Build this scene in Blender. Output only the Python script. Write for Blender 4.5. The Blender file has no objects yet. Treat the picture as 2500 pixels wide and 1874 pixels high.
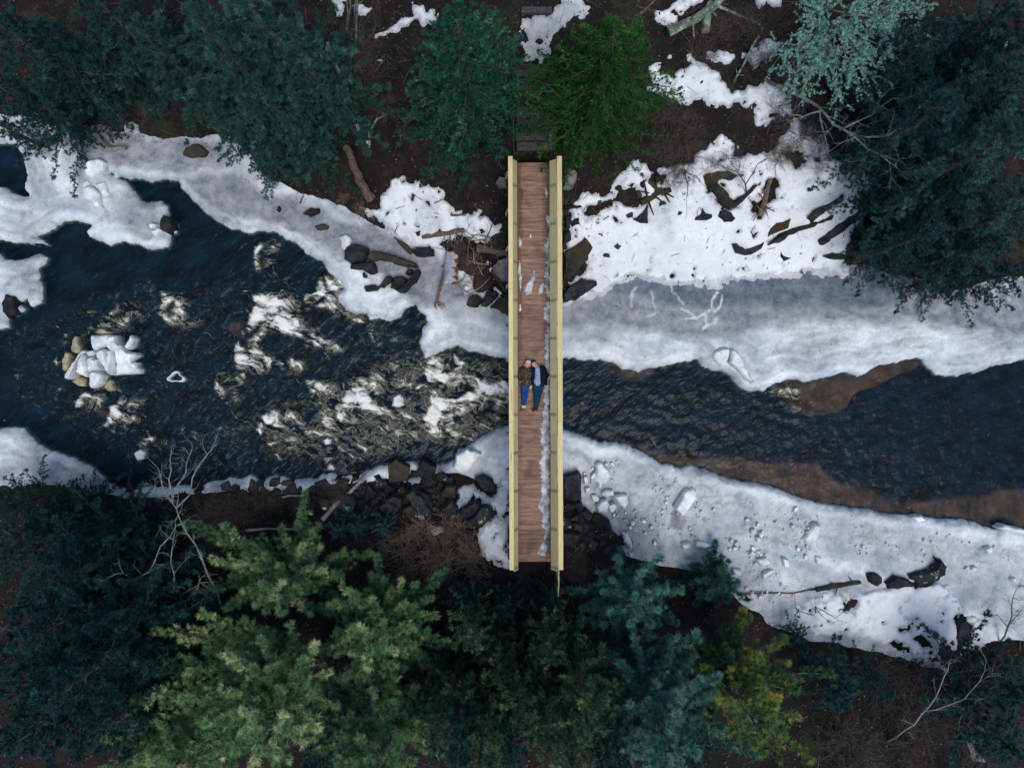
import bpy, bmesh, math, random
import numpy as np
from mathutils import Vector, Matrix

# ------------------------------------------------------------------ camera, sky, sun, exposure
SC = bpy.context.scene
COL = SC.collection
CAM_H = 29.3            # drone height above the river
F_PX = 2023.0           # focal length in photograph pixels (2500 wide)
CX, CY = 1250.0, 937.0

cam_d = bpy.data.cameras.new('camera')
cam_d.sensor_width = 36.0
cam_d.lens = 36.0 * F_PX / 2500.0
cam_d.clip_start = 0.1
cam_d.clip_end = 1000.0
cam = bpy.data.objects.new('camera', cam_d)
cam.location = (0, 0, CAM_H)
cam.rotation_euler = (0, 0, 0)
COL.objects.link(cam)
SC.camera = cam

SUN_EL, SUN_AZ = math.radians(68), math.radians(160)
world = bpy.data.worlds.new('World')
SC.world = world
world.use_nodes = True
wn = world.node_tree.nodes
sky = wn.new('ShaderNodeTexSky')
sky.sky_type = 'NISHITA'
sky.sun_disc = False
sky.sun_elevation = SUN_EL
sky.sun_rotation = SUN_AZ
sky.air_density = 1.2
sky.dust_density = 1.0
sky.ozone_density = 1.2
wn['Background'].inputs['Strength'].default_value = 0.09
world.node_tree.links.new(sky.outputs[0], wn['Background'].inputs['Color'])

sun_d = bpy.data.lights.new('sun', 'SUN')
sun_d.energy = 1.5
sun_d.angle = math.radians(25)
sun_d.color = (1.0, 0.95, 0.88)
sun = bpy.data.objects.new('sun', sun_d)
sdir = Vector((math.sin(SUN_AZ) * math.cos(SUN_EL), math.cos(SUN_AZ) * math.cos(SUN_EL), math.sin(SUN_EL)))
sun.rotation_euler = sdir.to_track_quat('Z', 'Y').to_euler()
sun.location = (0, 0, 40)
COL.objects.link(sun)

SC.view_settings.view_transform = 'Standard'
SC.view_settings.look = 'None'
SC.view_settings.exposure = 0.7
SC.view_settings.gamma = 1.0

# ------------------------------------------------------------------ helpers
RNG = np.random.default_rng(7)
random.seed(7)

def tag(o, label=None, cat=None, group=None, kind=None):
    if label: o['label'] = label
    if cat: o['category'] = cat
    if group: o['group'] = group
    if kind: o['kind'] = kind
    return o

def empty(name, loc=(0, 0, 0), rz=0.0):
    o = bpy.data.objects.new(name, None)
    o.location = loc
    o.rotation_euler = (0, 0, rz)
    o.empty_display_size = 0.2
    COL.objects.link(o)
    return o

def mesh_np(name, V, F, mat=None, smooth=False, attrs=None):
    """V (N,3) floats, F (M,k) ints, all faces with k corners."""
    V = np.ascontiguousarray(V, dtype=np.float32)
    F = np.ascontiguousarray(F, dtype=np.int32)
    me = bpy.data.meshes.new(name)
    k = F.shape[1]
    me.vertices.add(len(V)); me.vertices.foreach_set('co', V.ravel())
    me.loops.add(F.size); me.loops.foreach_set('vertex_index', F.ravel())
    me.polygons.add(len(F))
    me.polygons.foreach_set('loop_start', np.arange(0, F.size, k, dtype=np.int32))
    try:
        me.polygons.foreach_set('loop_total', np.full(len(F), k, dtype=np.int32))
    except Exception:
        pass
    me.update(calc_edges=True)
    if attrs:
        for an, av in attrs.items():
            a = me.attributes.new(an, 'FLOAT', 'POINT')
            a.data.foreach_set('value', np.ascontiguousarray(av, dtype=np.float32))
    if smooth:
        me.polygons.foreach_set('use_smooth', np.ones(len(F), dtype=bool))
    if mat: me.materials.append(mat)
    return me

def link(name, me, parent=None, loc=(0, 0, 0)):
    o = bpy.data.objects.new(name, me)
    o.location = loc
    COL.objects.link(o)
    if parent: o.parent = parent
    return o

class Buf:
    """Collects shapes as triangles/quads and links them as one mesh."""
    def __init__(self):
        self.v, self.f, self.n = [], [], 0
    def add(self, V, F):
        for f in F: self.f.append([i + self.n for i in f])
        self.v.extend([tuple(p) for p in V]); self.n += len(V)
    def box(self, c, s, rz=0.0, rx=0.0, ry=0.0, bev=0.0):
        m = Matrix.Rotation(rz, 3, 'Z') @ Matrix.Rotation(ry, 3, 'Y') @ Matrix.Rotation(rx, 3, 'X')
        x, y, z = s[0] / 2, s[1] / 2, s[2] / 2
        if bev <= 0:
            P = [(-x, -y, -z), (x, -y, -z), (x, y, -z), (-x, y, -z), (-x, -y, z), (x, -y, z), (x, y, z), (-x, y, z)]
            F = [(0, 3, 2, 1), (4, 5, 6, 7), (0, 1, 5, 4), (1, 2, 6, 5), (2, 3, 7, 6), (3, 0, 4, 7)]
        else:
            b = bev
            P = [(-x, -y, -z), (x, -y, -z), (x, y, -z), (-x, y, -z), (-x, -y, z - b), (x, -y, z - b), (x, y, z - b), (-x, y, z - b),
                 (-x + b, -y + b, z), (x - b, -y + b, z), (x - b, y - b, z), (-x + b, y - b, z)]
            F = [(0, 3, 2, 1), (0, 1, 5, 4), (1, 2, 6, 5), (2, 3, 7, 6), (3, 0, 4, 7),
                 (4, 5, 9, 8), (5, 6, 10, 9), (6, 7, 11, 10), (7, 4, 8, 11), (8, 9, 10, 11)]
        P = [m @ Vector(p) + Vector(c) for p in P]
        self.add(P, F)
    def tube(self, pts, rad, n=6, cap=True):
        pts = [Vector(p) for p in pts]
        if not hasattr(rad, '__len__'): rad = [rad] * len(pts)
        K = len(pts); V = []; F = []
        up = Vector((0.13, 0.31, 0.94))
        for i, p in enumerate(pts):
            d = (pts[min(i + 1, K - 1)] - pts[max(i - 1, 0)])
            if d.length < 1e-7: d = Vector((0, 0, 1))
            d.normalize()
            a = d.cross(up)
            if a.length < 1e-3: a = d.cross(Vector((1, 0, 0)))
            a.normalize(); b = d.cross(a)
            for j in range(n):
                t = 2 * math.pi * j / n
                V.append(p + (a * math.cos(t) + b * math.sin(t)) * rad[i])
        for i in range(K - 1):
            for j in range(n):
                j2 = (j + 1) % n
                F.append((i * n + j, i * n + j2, (i + 1) * n + j2, (i + 1) * n + j))
        if cap:
            F.append(tuple(range(n - 1, -1, -1)))
            F.append(tuple((K - 1) * n + j for j in range(n)))
        self.add(V, F)
    def build(self, name, mat, parent=None, smooth=False, loc=(0, 0, 0)):
        me = bpy.data.meshes.new(name)
        me.from_pydata(self.v, [], self.f)
        if smooth: me.polygons.foreach_set('use_smooth', [True] * len(me.polygons))
        if mat: me.materials.append(mat)
        me.update()
        return link(name, me, parent, loc)

# ------------------------------------------------------------------ noise and outlines (numpy)
def _hash(ix, iy, s):
    h = (ix.astype(np.int64) * 374761393 + iy.astype(np.int64) * 668265263 + s * 974634777) & 0xffffffff
    h = ((h ^ (h >> 13)) * 1274126177) & 0xffffffff
    return (h ^ (h >> 16)) & 0xffffffff

def perlin(x, y, s=0):
    ix, iy = np.floor(x), np.floor(y)
    fx, fy = x - ix, y - iy
    ux, uy = fx * fx * fx * (fx * (fx * 6 - 15) + 10), fy * fy * fy * (fy * (fy * 6 - 15) + 10)
    def g(dx, dy):
        a = _hash(ix + dx, iy + dy, s) * (2 * np.pi / 4294967296.0)
        return np.cos(a) * (fx - dx) + np.sin(a) * (fy - dy)
    a = g(0, 0) + ux * (g(1, 0) - g(0, 0))
    b = g(0, 1) + ux * (g(1, 1) - g(0, 1))
    return (a + uy * (b - a)) * 1.5

def fbm(x, y, scale, octs=4, s=0, gain=0.5):
    r = 0; a = 1.0; t = 0
    for o in range(octs):
        r = r + a * perlin(x * scale * 2 ** o + 17.3 * o, y * scale * 2 ** o - 9.1 * o, s + o * 13)
        t += a; a *= gain
    return r / t

def worley(x, y, scale, s=0):
    """distance to the nearest and second feature point and the id value of the nearest."""
    X, Y = x * scale, y * scale
    ix, iy = np.floor(X), np.floor(Y)
    d1 = np.full(X.shape, 9.0); d2 = np.full(X.shape, 9.0); cid = np.zeros(X.shape)
    for dx in (-1, 0, 1):
        for dy in (-1, 0, 1):
            h = _hash(ix + dx, iy + dy, s); h2 = _hash(ix + dx, iy + dy, s + 99)
            px = ix + dx + (h & 0xffff) / 65536.0; py = iy + dy + (h2 & 0xffff) / 65536.0
            d = np.hypot(X - px, Y - py)
            near = d < d1
            d2 = np.where(near, d1, np.minimum(d2, d)); cid = np.where(near, (h >> 16) / 65536.0, cid)
            d1 = np.where(near, d, d1)
    return d1 / scale, d2 / scale, cid

def sstep(a, b, x):
    t = np.clip((x - a) / (b - a), 0, 1)
    return t * t * (3 - 2 * t)

def sdf_poly(X, Y, poly, reach=3.0):
    """signed distance (inside positive) to a closed outline; exact within `reach` of it."""
    poly = np.asarray(poly, float)
    shp = X.shape
    x, y = X.ravel(), Y.ravel()
    out = np.full(x.shape, -reach)
    bb = (x > poly[:, 0].min() - reach) & (x < poly[:, 0].max() + reach) & (y > poly[:, 1].min() - reach) & (y < poly[:, 1].max() + reach)
    xs, ys = x[bb], y[bb]
    d = np.full(xs.shape, reach * reach); ins = np.zeros(xs.shape, bool)
    n = len(poly)
    for i in range(n):
        ax, ay = poly[i]; bx, by = poly[(i + 1) % n]
        ex, ey = bx - ax, by - ay
        L = ex * ex + ey * ey + 1e-12
        t = np.clip(((xs - ax) * ex + (ys - ay) * ey) / L, 0, 1)
        d = np.minimum(d, (xs - ax - t * ex) ** 2 + (ys - ay - t * ey) ** 2)
        if abs(ey) > 1e-12:
            c = ((ay > ys) != (by > ys)) & (xs < ex * (ys - ay) / ey + ax)
            ins ^= c
    d = np.sqrt(d)
    out[bb] = np.where(ins, d, -d)
    return out.reshape(shp)

# photograph pixel -> place on the level z (the drone looks straight down)
def at(px, py, z=0.0):
    k = (CAM_H - z) / F_PX
    return ((px - CX) * k, (CY - py) * k)

ZR = {'1': (0, 0, .377), '2': (600, 0, .377), '3': (1200, 0, .377), '4': (1800, 0, .377), '5': (0, 550, .377),
      '6': (600, 550, .377), '7': (1200, 550, .377), '8': (1800, 550, .377), 'b1': (0, 1150, .4367), 'b2': (600, 1150, .4367),
      'b3': (1200, 1150, .4367), 'b4': (1800, 1150, .4367), 'k1': (820, 560, .1944), 'k2': (140, 780, .1206),
      'k3': (1370, 1130, .1944), 'k4': (300, 1140, .4295), 'k5': (1370, 400, .2172), 'p': (1230, 860, .0965)}
def Q(k, *xy):
    """outline read off an enlargement -> photograph pixels"""
    ox, oy, s = ZR[k]
    return [(ox + xy[i] * s, oy + xy[i + 1] * s) for i in range(0, len(xy), 2)]
def W(pts, z=0.0):
    return [at(p[0], p[1], z) for p in pts]

# ------------------------------------------------------------------ materials
def nodes_of(m):
    m.use_nodes = True
    return m.node_tree.nodes, m.node_tree.links

def mat(name, c1, c2, scale=4.0, detail=6.0, rough=0.8, bump=0.3, bscale=None, c3=None, stretch=None, spec=0.3, lo=0.35, hi=0.65, rand=0.0, bdist=0.02, patch=None):
    m = bpy.data.materials.new(name)
    N, L = nodes_of(m)
    b = N['Principled BSDF']
    b.inputs['Roughness'].default_value = rough
    b.inputs['Specular IOR Level'].default_value = spec
    tc = N.new('ShaderNodeTexCoord')
    src = tc.outputs['Object']
    if stretch:
        mp = N.new('ShaderNodeMapping'); mp.inputs['Scale'].default_value = stretch
        L.new(src, mp.inputs['Vector']); src = mp.outputs['Vector']
    if rand > 0:
        oi = N.new('ShaderNodeObjectInfo')
        mul = N.new('ShaderNodeMath'); mul.operation = 'MULTIPLY'; mul.inputs[1].default_value = 57.0
        L.new(oi.outputs['Random'], mul.inputs[0])
        va = N.new('ShaderNodeVectorMath'); va.operation = 'ADD'
        L.new(src, va.inputs[0]); L.new(mul.outputs[0], va.inputs[1]); src = va.outputs[0]
    n = N.new('ShaderNodeTexNoise'); n.inputs['Scale'].default_value = scale; n.inputs['Detail'].default_value = min(detail, 4.5)
    n.inputs['Roughness'].default_value = 0.66
    L.new(src, n.inputs['Vector'])
    r = N.new('ShaderNodeValToRGB')
    e = r.color_ramp.elements
    e[0].position = lo; e[0].color = (*c1, 1); e[1].position = hi; e[1].color = (*c2, 1)
    if c3:
        x = e.new((lo + hi) / 2); x.color = (*c3, 1)
    L.new(n.outputs['Fac'], r.inputs['Fac'])
    col = r.outputs['Color']
    if patch:      # (colour, scale, threshold): blotches such as lichen, needles, rust
        n3 = N.new('ShaderNodeTexNoise'); n3.inputs['Scale'].default_value = patch[1]; n3.inputs['Detail'].default_value = 4
        n3.inputs['Roughness'].default_value = 0.7
        L.new(src, n3.inputs['Vector'])
        rr = N.new('ShaderNodeValToRGB'); rr.color_ramp.elements[0].position = patch[2]; rr.color_ramp.elements[1].position = patch[2] + 0.05
        L.new(n3.outputs['Fac'], rr.inputs['Fac'])
        mx = N.new('ShaderNodeMix'); mx.data_type = 'RGBA'
        L.new(rr.outputs['Color'], mx.inputs['Factor']); L.new(col, mx.inputs['A']); mx.inputs['B'].default_value = (*patch[0], 1)
        col = mx.outputs['Result']
    if rand > 0:
        hs = N.new('ShaderNodeHueSaturation')
        mr = N.new('ShaderNodeMapRange'); mr.inputs['To Min'].default_value = 1 - rand; mr.inputs['To Max'].default_value = 1 + rand
        L.new(oi.outputs['Random'], mr.inputs['Value']); L.new(mr.outputs[0], hs.inputs['Value'])
        L.new(col, hs.inputs['Color']); col = hs.outputs['Color']
    L.new(col, b.inputs['Base Color'])
    if bump > 0:
        n2 = N.new('ShaderNodeTexNoise'); n2.inputs['Scale'].default_value = bscale or scale * 3; n2.inputs['Detail'].default_value = 2.5
        L.new(src, n2.inputs['Vector'])
        bp = N.new('ShaderNodeBump'); bp.inputs['Strength'].default_value = bump; bp.inputs['Distance'].default_value = bdist
        L.new(n2.outputs['Fac'], bp.inputs['Height']); L.new(bp.outputs['Normal'], b.inputs['Normal'])
    return m

def leaf_mat(name, dark, light, extra=None):
    """needles: colour by the tuft's own tint (attribute), a little different for every tree."""
    m = bpy.data.materials.new(name)
    N, L = nodes_of(m)
    b = N['Principled BSDF']; b.inputs['Roughness'].default_value = 0.55; b.inputs['Specular IOR Level'].default_value = 0.25
    a = N.new('ShaderNodeAttribute'); a.attribute_name = 'tint'
    r = N.new('ShaderNodeValToRGB'); e = r.color_ramp.elements
    e[0].position = 0.0; e[0].color = (*dark, 1); e[1].position = 1.0; e[1].color = (*light, 1)
    if extra:
        e[1].position = 0.82
        x = e.new(1.0); x.color = (*extra, 1)
    L.new(a.outputs['Fac'], r.inputs['Fac'])
    oi = N.new('ShaderNodeObjectInfo')
    mr = N.new('ShaderNodeMapRange'); mr.inputs['To Min'].default_value = 0.8; mr.inputs['To Max'].default_value = 1.2
    hs = N.new('ShaderNodeHueSaturation'); hs.inputs['Saturation'].default_value = 1.18
    L.new(oi.outputs['Random'], mr.inputs['Value']); L.new(mr.outputs[0], hs.inputs['Value']); L.new(r.outputs['Color'], hs.inputs['Color'])
    L.new(hs.outputs['Color'], b.inputs['Base Color'])
    return m

MT = {}
SC.cycles.max_bounces = 4
SC.cycles.diffuse_bounces = 2
SC.cycles.glossy_bounces = 2
SC.cycles.transparent_max_bounces = 6
SC.cycles.caustics_reflective = False
SC.cycles.caustics_refractive = False
# ------------------------------------------------------------------ shorelines traced from the photograph
EDGE_LEFT_ICE = [(260, 420), (287, 434), (313, 443), (328, 464), (343, 486), (362, 494), (396, 490), (411, 505), (418, 528), (432, 550), (430, 566),
    (418, 573), (418, 596), (411, 607), (362, 609), (332, 596), (302, 590), (271, 598), (241, 588), (222, 577), (215, 566), (226, 552), (207, 543),
    (185, 539), (158, 543), (136, 556), (113, 569), (92, 577), (119, 598), (94, 598), (72, 596), (38, 593), (0, 587)]
EDGE_NORTH = [(264, 417), (287, 430), (324, 441), (347, 437), (369, 447), (407, 439), (434, 443), (441, 458), (475, 494), (505, 520), (535, 543),
    (566, 558), (607, 569), (633, 562), (652, 566), (672, 567), (698, 584), (728, 599), (751, 620), (770, 631), (790, 639), (796, 656), (815, 674),
    (830, 690), (838, 705), (822, 723), (830, 738), (845, 757), (871, 769), (894, 767), (902, 780), (928, 778), (954, 784), (977, 774), (986, 757),
    (1000, 750), (1015, 744), (1022, 761), (1039, 772), (1045, 787), (1033, 799), (1030, 814), (1024, 833), (1030, 855), (1037, 874), (1064, 867),
    (1086, 855), (1116, 844), (1135, 852), (1165, 859), (1188, 867), (1241, 878), (1373, 876), (1396, 876), (1426, 880), (1464, 878), (1494, 885),
    (1520, 901), (1551, 908), (1577, 901), (1615, 895), (1652, 884), (1701, 878), (1713, 893), (1735, 904), (1762, 906), (1781, 919), (1799, 942),
    (1826, 955), (1868, 950), (1898, 933), (1932, 927), (1966, 934), (2004, 923), (2064, 910), (2094, 919), (2120, 906), (2147, 891), (2188, 887),
    (2211, 878), (2249, 876), (2260, 897), (2283, 912), (2316, 917), (2347, 914), (2384, 908), (2433, 891), (2500, 880), (2900, 870)]
EDGE_SOUTH = [(2900, 1330), (2500, 1292), (2442, 1281), (2429, 1294), (2381, 1274), (2341, 1268), (2285, 1266), (2245, 1257), (2210, 1257), (2167, 1253),
    (2123, 1242), (2071, 1237), (2027, 1233), (1983, 1224), (1931, 1205), (1887, 1187), (1844, 1176), (1803, 1172), (1758, 1161), (1720, 1142),
    (1683, 1136), (1664, 1144), (1641, 1134), (1607, 1127), (1577, 1106), (1551, 1093), (1520, 1082), (1487, 1076), (1456, 1076), (1426, 1063),
    (1400, 1055), (1373, 1051), (1241, 1036), (1218, 1044), (1188, 1059), (1162, 1072), (1147, 1085), (1116, 1097), (1115, 1115), (1090, 1131),
    (1052, 1136), (1030, 1140), (1015, 1127), (992, 1125), (962, 1132), (932, 1134), (902, 1146), (864, 1157), (834, 1163), (811, 1153), (785, 1157),
    (777, 1168), (743, 1168), (713, 1174), (698, 1164), (672, 1157), (653, 1166), (634, 1170), (611, 1157), (590, 1167), (563, 1165), (548, 1172),
    (515, 1176), (489, 1185), (437, 1183), (376, 1187), (314, 1191), (271, 1183), (241, 1149), (204, 1127), (166, 1112), (128, 1100), (94, 1082),
    (75, 1063), (57, 1044), (23, 1040), (0, 1044), (-400, 1040)]
WATER_MAIN = W([(-400, 587)] + EDGE_LEFT_ICE[::-1] + EDGE_NORTH + EDGE_SOUTH)
WATER_POCKET = W([(-60, 354), (38, 352), (57, 381), (66, 415), (68, 430), (62, 449), (64, 467), (75, 479), (57, 479), (34, 471), (15, 458), (-60, 450)])
ICE_TONGUE = W([(-400, 622), (0, 622), (15, 633), (38, 635), (64, 629), (98, 618), (115, 629), (113, 642), (92, 654), (100, 671), (94, 682), (107, 693), (106, 716),
    (104, 739), (79, 748), (68, 727), (41, 739), (64, 754), (41, 769), (23, 780), (23, 799), (0, 804), (-400, 810)])

INLAND_N = np.array(W([(-1500, 280), (0, 285), (150, 288), (250, 320), (400, 335), (555, 330), (640, 430), (790, 500), (900, 540), (985, 590), (1050, 600), (1110, 620), (1160, 700), (1250, 750), (1373, 738),
    (1434, 716), (1490, 695), (1551, 672), (1675, 686), (1758, 686), (1900, 663), (2000, 650), (2128, 652), (2300, 690), (2500, 680), (4000, 670)], 0.3))
INLAND_S = np.array(W([(-1500, 1160), (130, 1180), (271, 1200), (550, 1190), (700, 1186), (800, 1178), (920, 1160), (1000, 1150), (1060, 1155), (1115, 1150), (1245, 1190), (1380, 1175), (1410, 1180), (1425, 1240),
    (1479, 1272), (1532, 1346), (1637, 1377), (1768, 1420), (1824, 1477), (1900, 1530), (2062, 1565), (2215, 1595), (2307, 1630), (2346, 1600), (2411, 1565), (2500, 1556), (4000, 1600)], 0.3))

BAR = W(Q('b4', 250, 860, 340, 740, 480, 690, 620, 690, 700, 650, 820, 630, 960, 600, 1120, 590, 1200, 650, 1290, 780, 1400, 870, 1390, 960, 1250, 1060, 1160, 1090, 1010, 1060, 900, 1030, 780, 950, 600, 930, 400, 910), 0.3)
def ground_z(x, y, fine=True):
    """height of the bare ground: river bed, two banks, wooded terraces above them."""
    x = np.asarray(x, float); y = np.asarray(y, float)
    wob = 0.25 * fbm(x, y, 0.6, 3, 5)
    dn = y - np.interp(x, INLAND_N[:, 0], INLAND_N[:, 1]) + wob
    ds = np.interp(x, INLAND_S[:, 0], INLAND_S[:, 1]) - y + wob
    # slope of the banks: steep by the bridge, gentler along the open snow field
    rn = 0.56
    rs = 0.45 + 0.75 * np.exp(-((x - 0.2) / 4.5) ** 2)
    zn = np.where(dn < 0, np.maximum(0.14 + 1.1 * dn, -1.1), 0.16 + 2.35 * (1 - np.exp(-np.maximum(dn, 0) * rn / 2.35 * 1.25)) + 0.10 * np.maximum(dn - 3.5, 0))
    zs = np.where(ds < 0, np.maximum(0.14 + 1.1 * ds, -1.1), 0.16 + 2.55 * (1 - np.exp(-np.maximum(ds, 0) * rs / 2.55 * 1.6)) + 0.03 * np.maximum(ds - 3, 0))
    z = np.maximum(zn, zs)
    z = np.maximum(z, 0.34 * sstep(-0.1, 0.25, sdf_poly(x, y, BAR, 1.0)) - 0.05 - 2.0 * (sdf_poly(x, y, BAR, 1.0) < -0.3))
    # stepped slope behind the far end of the bridge
    st = np.exp(-((x - 0.65) / 3.0) ** 2)
    z = z + st * 0.32 * np.maximum(0, np.minimum(y - 7.2, 3.6))
    land = sstep(-0.4, 0.8, np.maximum(dn, ds))
    if fine:
        z = z + land * (0.16 * fbm(x, y, 0.7, 4, 1) + 0.05 * fbm(x, y, 3.0, 3, 2)) + (1 - land) * 0.15 * fbm(x, y, 0.9, 3, 3)
    # keep the ground below the bridge deck
    under = np.exp(-(np.maximum(np.abs(x - 0.68) - 0.8, 0) / 0.5) ** 2) * ((y < 7.0) & (y > -5.7))
    z = np.where(under > 0, np.minimum(z, 2.62 * under + z * (1 - under)), z)
    return z
_GX, _GY = np.arange(-26, 26.01, 0.1), np.arange(-22, 22.01, 0.1)
_GZ = ground_z(*np.meshgrid(_GX, _GY))
def gz(x, y):
    fx, fy = min(max((x + 26) / 0.1, 0), 518.9), min(max((y + 22) / 0.1, 0), 438.9)
    i, j = int(fx), int(fy); u, v = fx - i, fy - j
    return float((_GZ[j, i] * (1 - u) + _GZ[j, i + 1] * u) * (1 - v) + (_GZ[j + 1, i] * (1 - u) + _GZ[j + 1, i + 1] * u) * v)
def on_ground(px, py, lift=0.0):
    z = 1.0
    for _ in range(6):
        x, y = at(px, py, z); z = max(gz(x, y), 0.28) + lift
    return (x, y, z)
def Wg(pts):
    return [on_ground(px, py)[:2] for px, py in pts]

# ------------------------------------------------------------------ ground: one sheet, fine in view, coarse towards the horizon
def axis(lo, hi, step, far):
    a = np.arange(lo, hi + 1e-6, step)
    g = [step * 1.5]
    while sum(g) < far: g.append(g[-1] * 1.35)
    g = np.cumsum(g)
    return np.concatenate([(lo - g)[::-1], a, hi + g])
def grid_mesh(xs, ys):
    X, Y = np.meshgrid(xs, ys)
    return X, Y
def grid_faces(nx, ny, keep=None):
    i = np.arange(nx * ny).reshape(ny, nx)
    F = np.stack([i[:-1, :-1], i[:-1, 1:], i[1:, 1:], i[1:, :-1]], -1).reshape(-1, 4)
    if keep is not None:
        k = keep.ravel()
        F = F[k[F].any(1)]
    return F
def compact(V, F, attrs):
    used = np.unique(F)
    remap = np.full(len(V), -1); remap[used] = np.arange(len(used))
    return V[used], remap[F], {k: a[used] for k, a in attrs.items()}

X, Y = grid_mesh(axis(-19.5, 19.5, 0.11, 220), axis(-15, 15, 0.11, 220))
Zg = ground_z(X, Y)

MT['ground'] = mat('ground_litter', (0.004, 0.0038, 0.004), (0.032, 0.019, 0.015), scale=1.6, detail=10, rough=0.95, bump=0.9, bscale=22, c3=(0.011, 0.0078, 0.0075), lo=0.32, hi=0.72, bdist=0.05,
                   patch=((0.016, 0.022, 0.009), 0.7, 0.58))
_N, _L = nodes_of(MT['ground']); _b = _N['Principled BSDF']; _prev = _b.inputs['Base Color'].links[0].from_socket
_g = _N.new('ShaderNodeNewGeometry'); _s = _N.new('ShaderNodeSeparateXYZ'); _L.new(_g.outputs['Position'], _s.inputs[0])
_m = _N.new('ShaderNodeMapRange'); _L.new(_s.outputs['Z'], _m.inputs['Value']); _m.inputs['From Min'].default_value = -0.25; _m.inputs['From Max'].default_value = -0.05
_x = _N.new('ShaderNodeMix'); _x.data_type = 'RGBA'; _L.new(_m.outputs[0], _x.inputs['Factor']); _x.inputs['A'].default_value = (0.004, 0.009, 0.013, 1); _L.new(_prev, _x.inputs['B'])
_L.new(_x.outputs['Result'], _b.inputs['Base Color'])          # river bed painted dark below the water line for light lost with depth
g = link('ground', mesh_np('ground', np.stack([X, Y, Zg], -1).reshape(-1, 3), grid_faces(X.shape[1], X.shape[0]), MT['ground'], smooth=True))
tag(g, 'dark leaf-littered forest floor and river bed', kind='structure')

# ------------------------------------------------------------------ ice sheets along both banks
ST = 0.052
xs = np.arange(-19.6, 19.6, ST); ys = np.arange(-10.6, 10.6, ST)
X, Y = grid_mesh(xs, ys)
sd_w = np.maximum(sdf_poly(X, Y, WATER_MAIN, 2.5), sdf_poly(X, Y, WATER_POCKET, 2.5))
sd_w = np.minimum(sd_w, -sdf_poly(X, Y, ICE_TONGUE, 2.5))
wobble = 0.07 * fbm(X, Y, 1.6, 3, 21) + 0.05 * fbm(X, Y, 5.0, 2, 22)
ice_sd = -sd_w + wobble                                       # > 0 on the ice
Zgr = ground_z(X, Y)

def soft(polys, w, z=0.3, warp=0.25, s=40):
    m = np.zeros(X.shape)
    wx, wy = X + warp * fbm(X, Y, 1.1, 3, s), Y + warp * fbm(X, Y, 1.1, 3, s + 1)
    for p in polys:
        m = np.maximum(m, sstep(-w, 0.25 * w, sdf_poly(wx, wy, W(p, z), 2.0)))
    return m
GREY_N = [(1373, 760), (1440, 722), (1500, 690), (1560, 672), (1675, 690), (1760, 690), (1900, 668), (2000, 655), (2128, 655), (2300, 690), (2500, 690), (2900, 690),
          (2900, 820), (2500, 805), (2330, 790), (2230, 765), (2150, 775), (2060, 770), (1960, 772), (1880, 775), (1820, 800), (1740, 815), (1640, 805), (1500, 780), (1373, 790)]
DARK_N = [(1490, 690), (1560, 676), (1675, 690), (1760, 690), (1900, 668), (2000, 655), (2140, 655), (2210, 700), (2160, 740), (2000, 735), (1880, 735), (1760, 745), (1660, 740), (1560, 715)]
GREY_L = [(455, 430), (560, 425), (640, 470), (740, 500), (840, 540), (930, 565), (1010, 610), (1090, 640), (1140, 730), (1080, 735), (1020, 735), (985, 700), (930, 660),
          (860, 620), (800, 600), (700, 545), (600, 520), (520, 500)]
GREY_L2 = [(0, 300), (200, 320), (400, 340), (550, 345), (560, 400), (440, 405), (330, 400), (280, 380)]
GREY_L3 = [(290, 470), (380, 500), (400, 560), (340, 570), (290, 520)]
GREY_L4 = [(-50, 1150), (100, 1125), (200, 1150), (260, 1185), (200, 1200), (0, 1180)]
GREY_B = [(1100, 735), (1250, 745), (1250, 800), (1180, 770), (1100, 760)]
GREY_S = [(1480, 1200), (1540, 1210), (1560, 1260), (1600, 1290), (1620, 1370), (1560, 1370), (1520, 1300)]
GREY_S2 = [(1980, 1330), (2200, 1330), (2330, 1360), (2420, 1420), (2500, 1470), (2500, 1540), (2420, 1520), (2340, 1430), (2250, 1370), (2050, 1350)]
GREY_S3 = [(1640, 1240), (1672, 1236), (1670, 1290), (1640, 1290)]
GREY_S4 = [(1180, 1230), (1246, 1170), (1246, 1370), (1190, 1370)]
GREY_S5 = [(1800, 1330), (1850, 1350), (1860, 1440), (1900, 1460), (1860, 1500), (1800, 1480), (1760, 1400)]
RUBG = [(1420, 1150), (1500, 1120), (1700, 1190), (1900, 1240), (2200, 1290), (2500, 1350), (2500, 1540), (2300, 1420), (2050, 1330), (1900, 1330), (1850, 1480), (1700, 1400), (1540, 1340), (1450, 1240)]
grey = np.maximum.reduce([soft([GREY_N], 0.55), 1.0 * soft([GREY_L], 0.4), 0.85 * soft([GREY_L2], 0.5), 0.75 * soft([GREY_L3], 0.4), 0.75 * soft([GREY_L4], 0.5),
                          0.6 * soft([GREY_B], 0.4), 0.75 * soft([GREY_S], 0.3), 0.5 * soft([GREY_S2], 0.5), 0.9 * soft([GREY_S3], 0.12), 0.7 * soft([GREY_S4], 0.3), 0.5 * soft([GREY_S5], 0.4), 0.42 * soft([RUBG], 0.5)])
deep = soft([DARK_N], 0.35)
lumpy = fbm(X, Y, 0.8, 3, 140)
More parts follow.
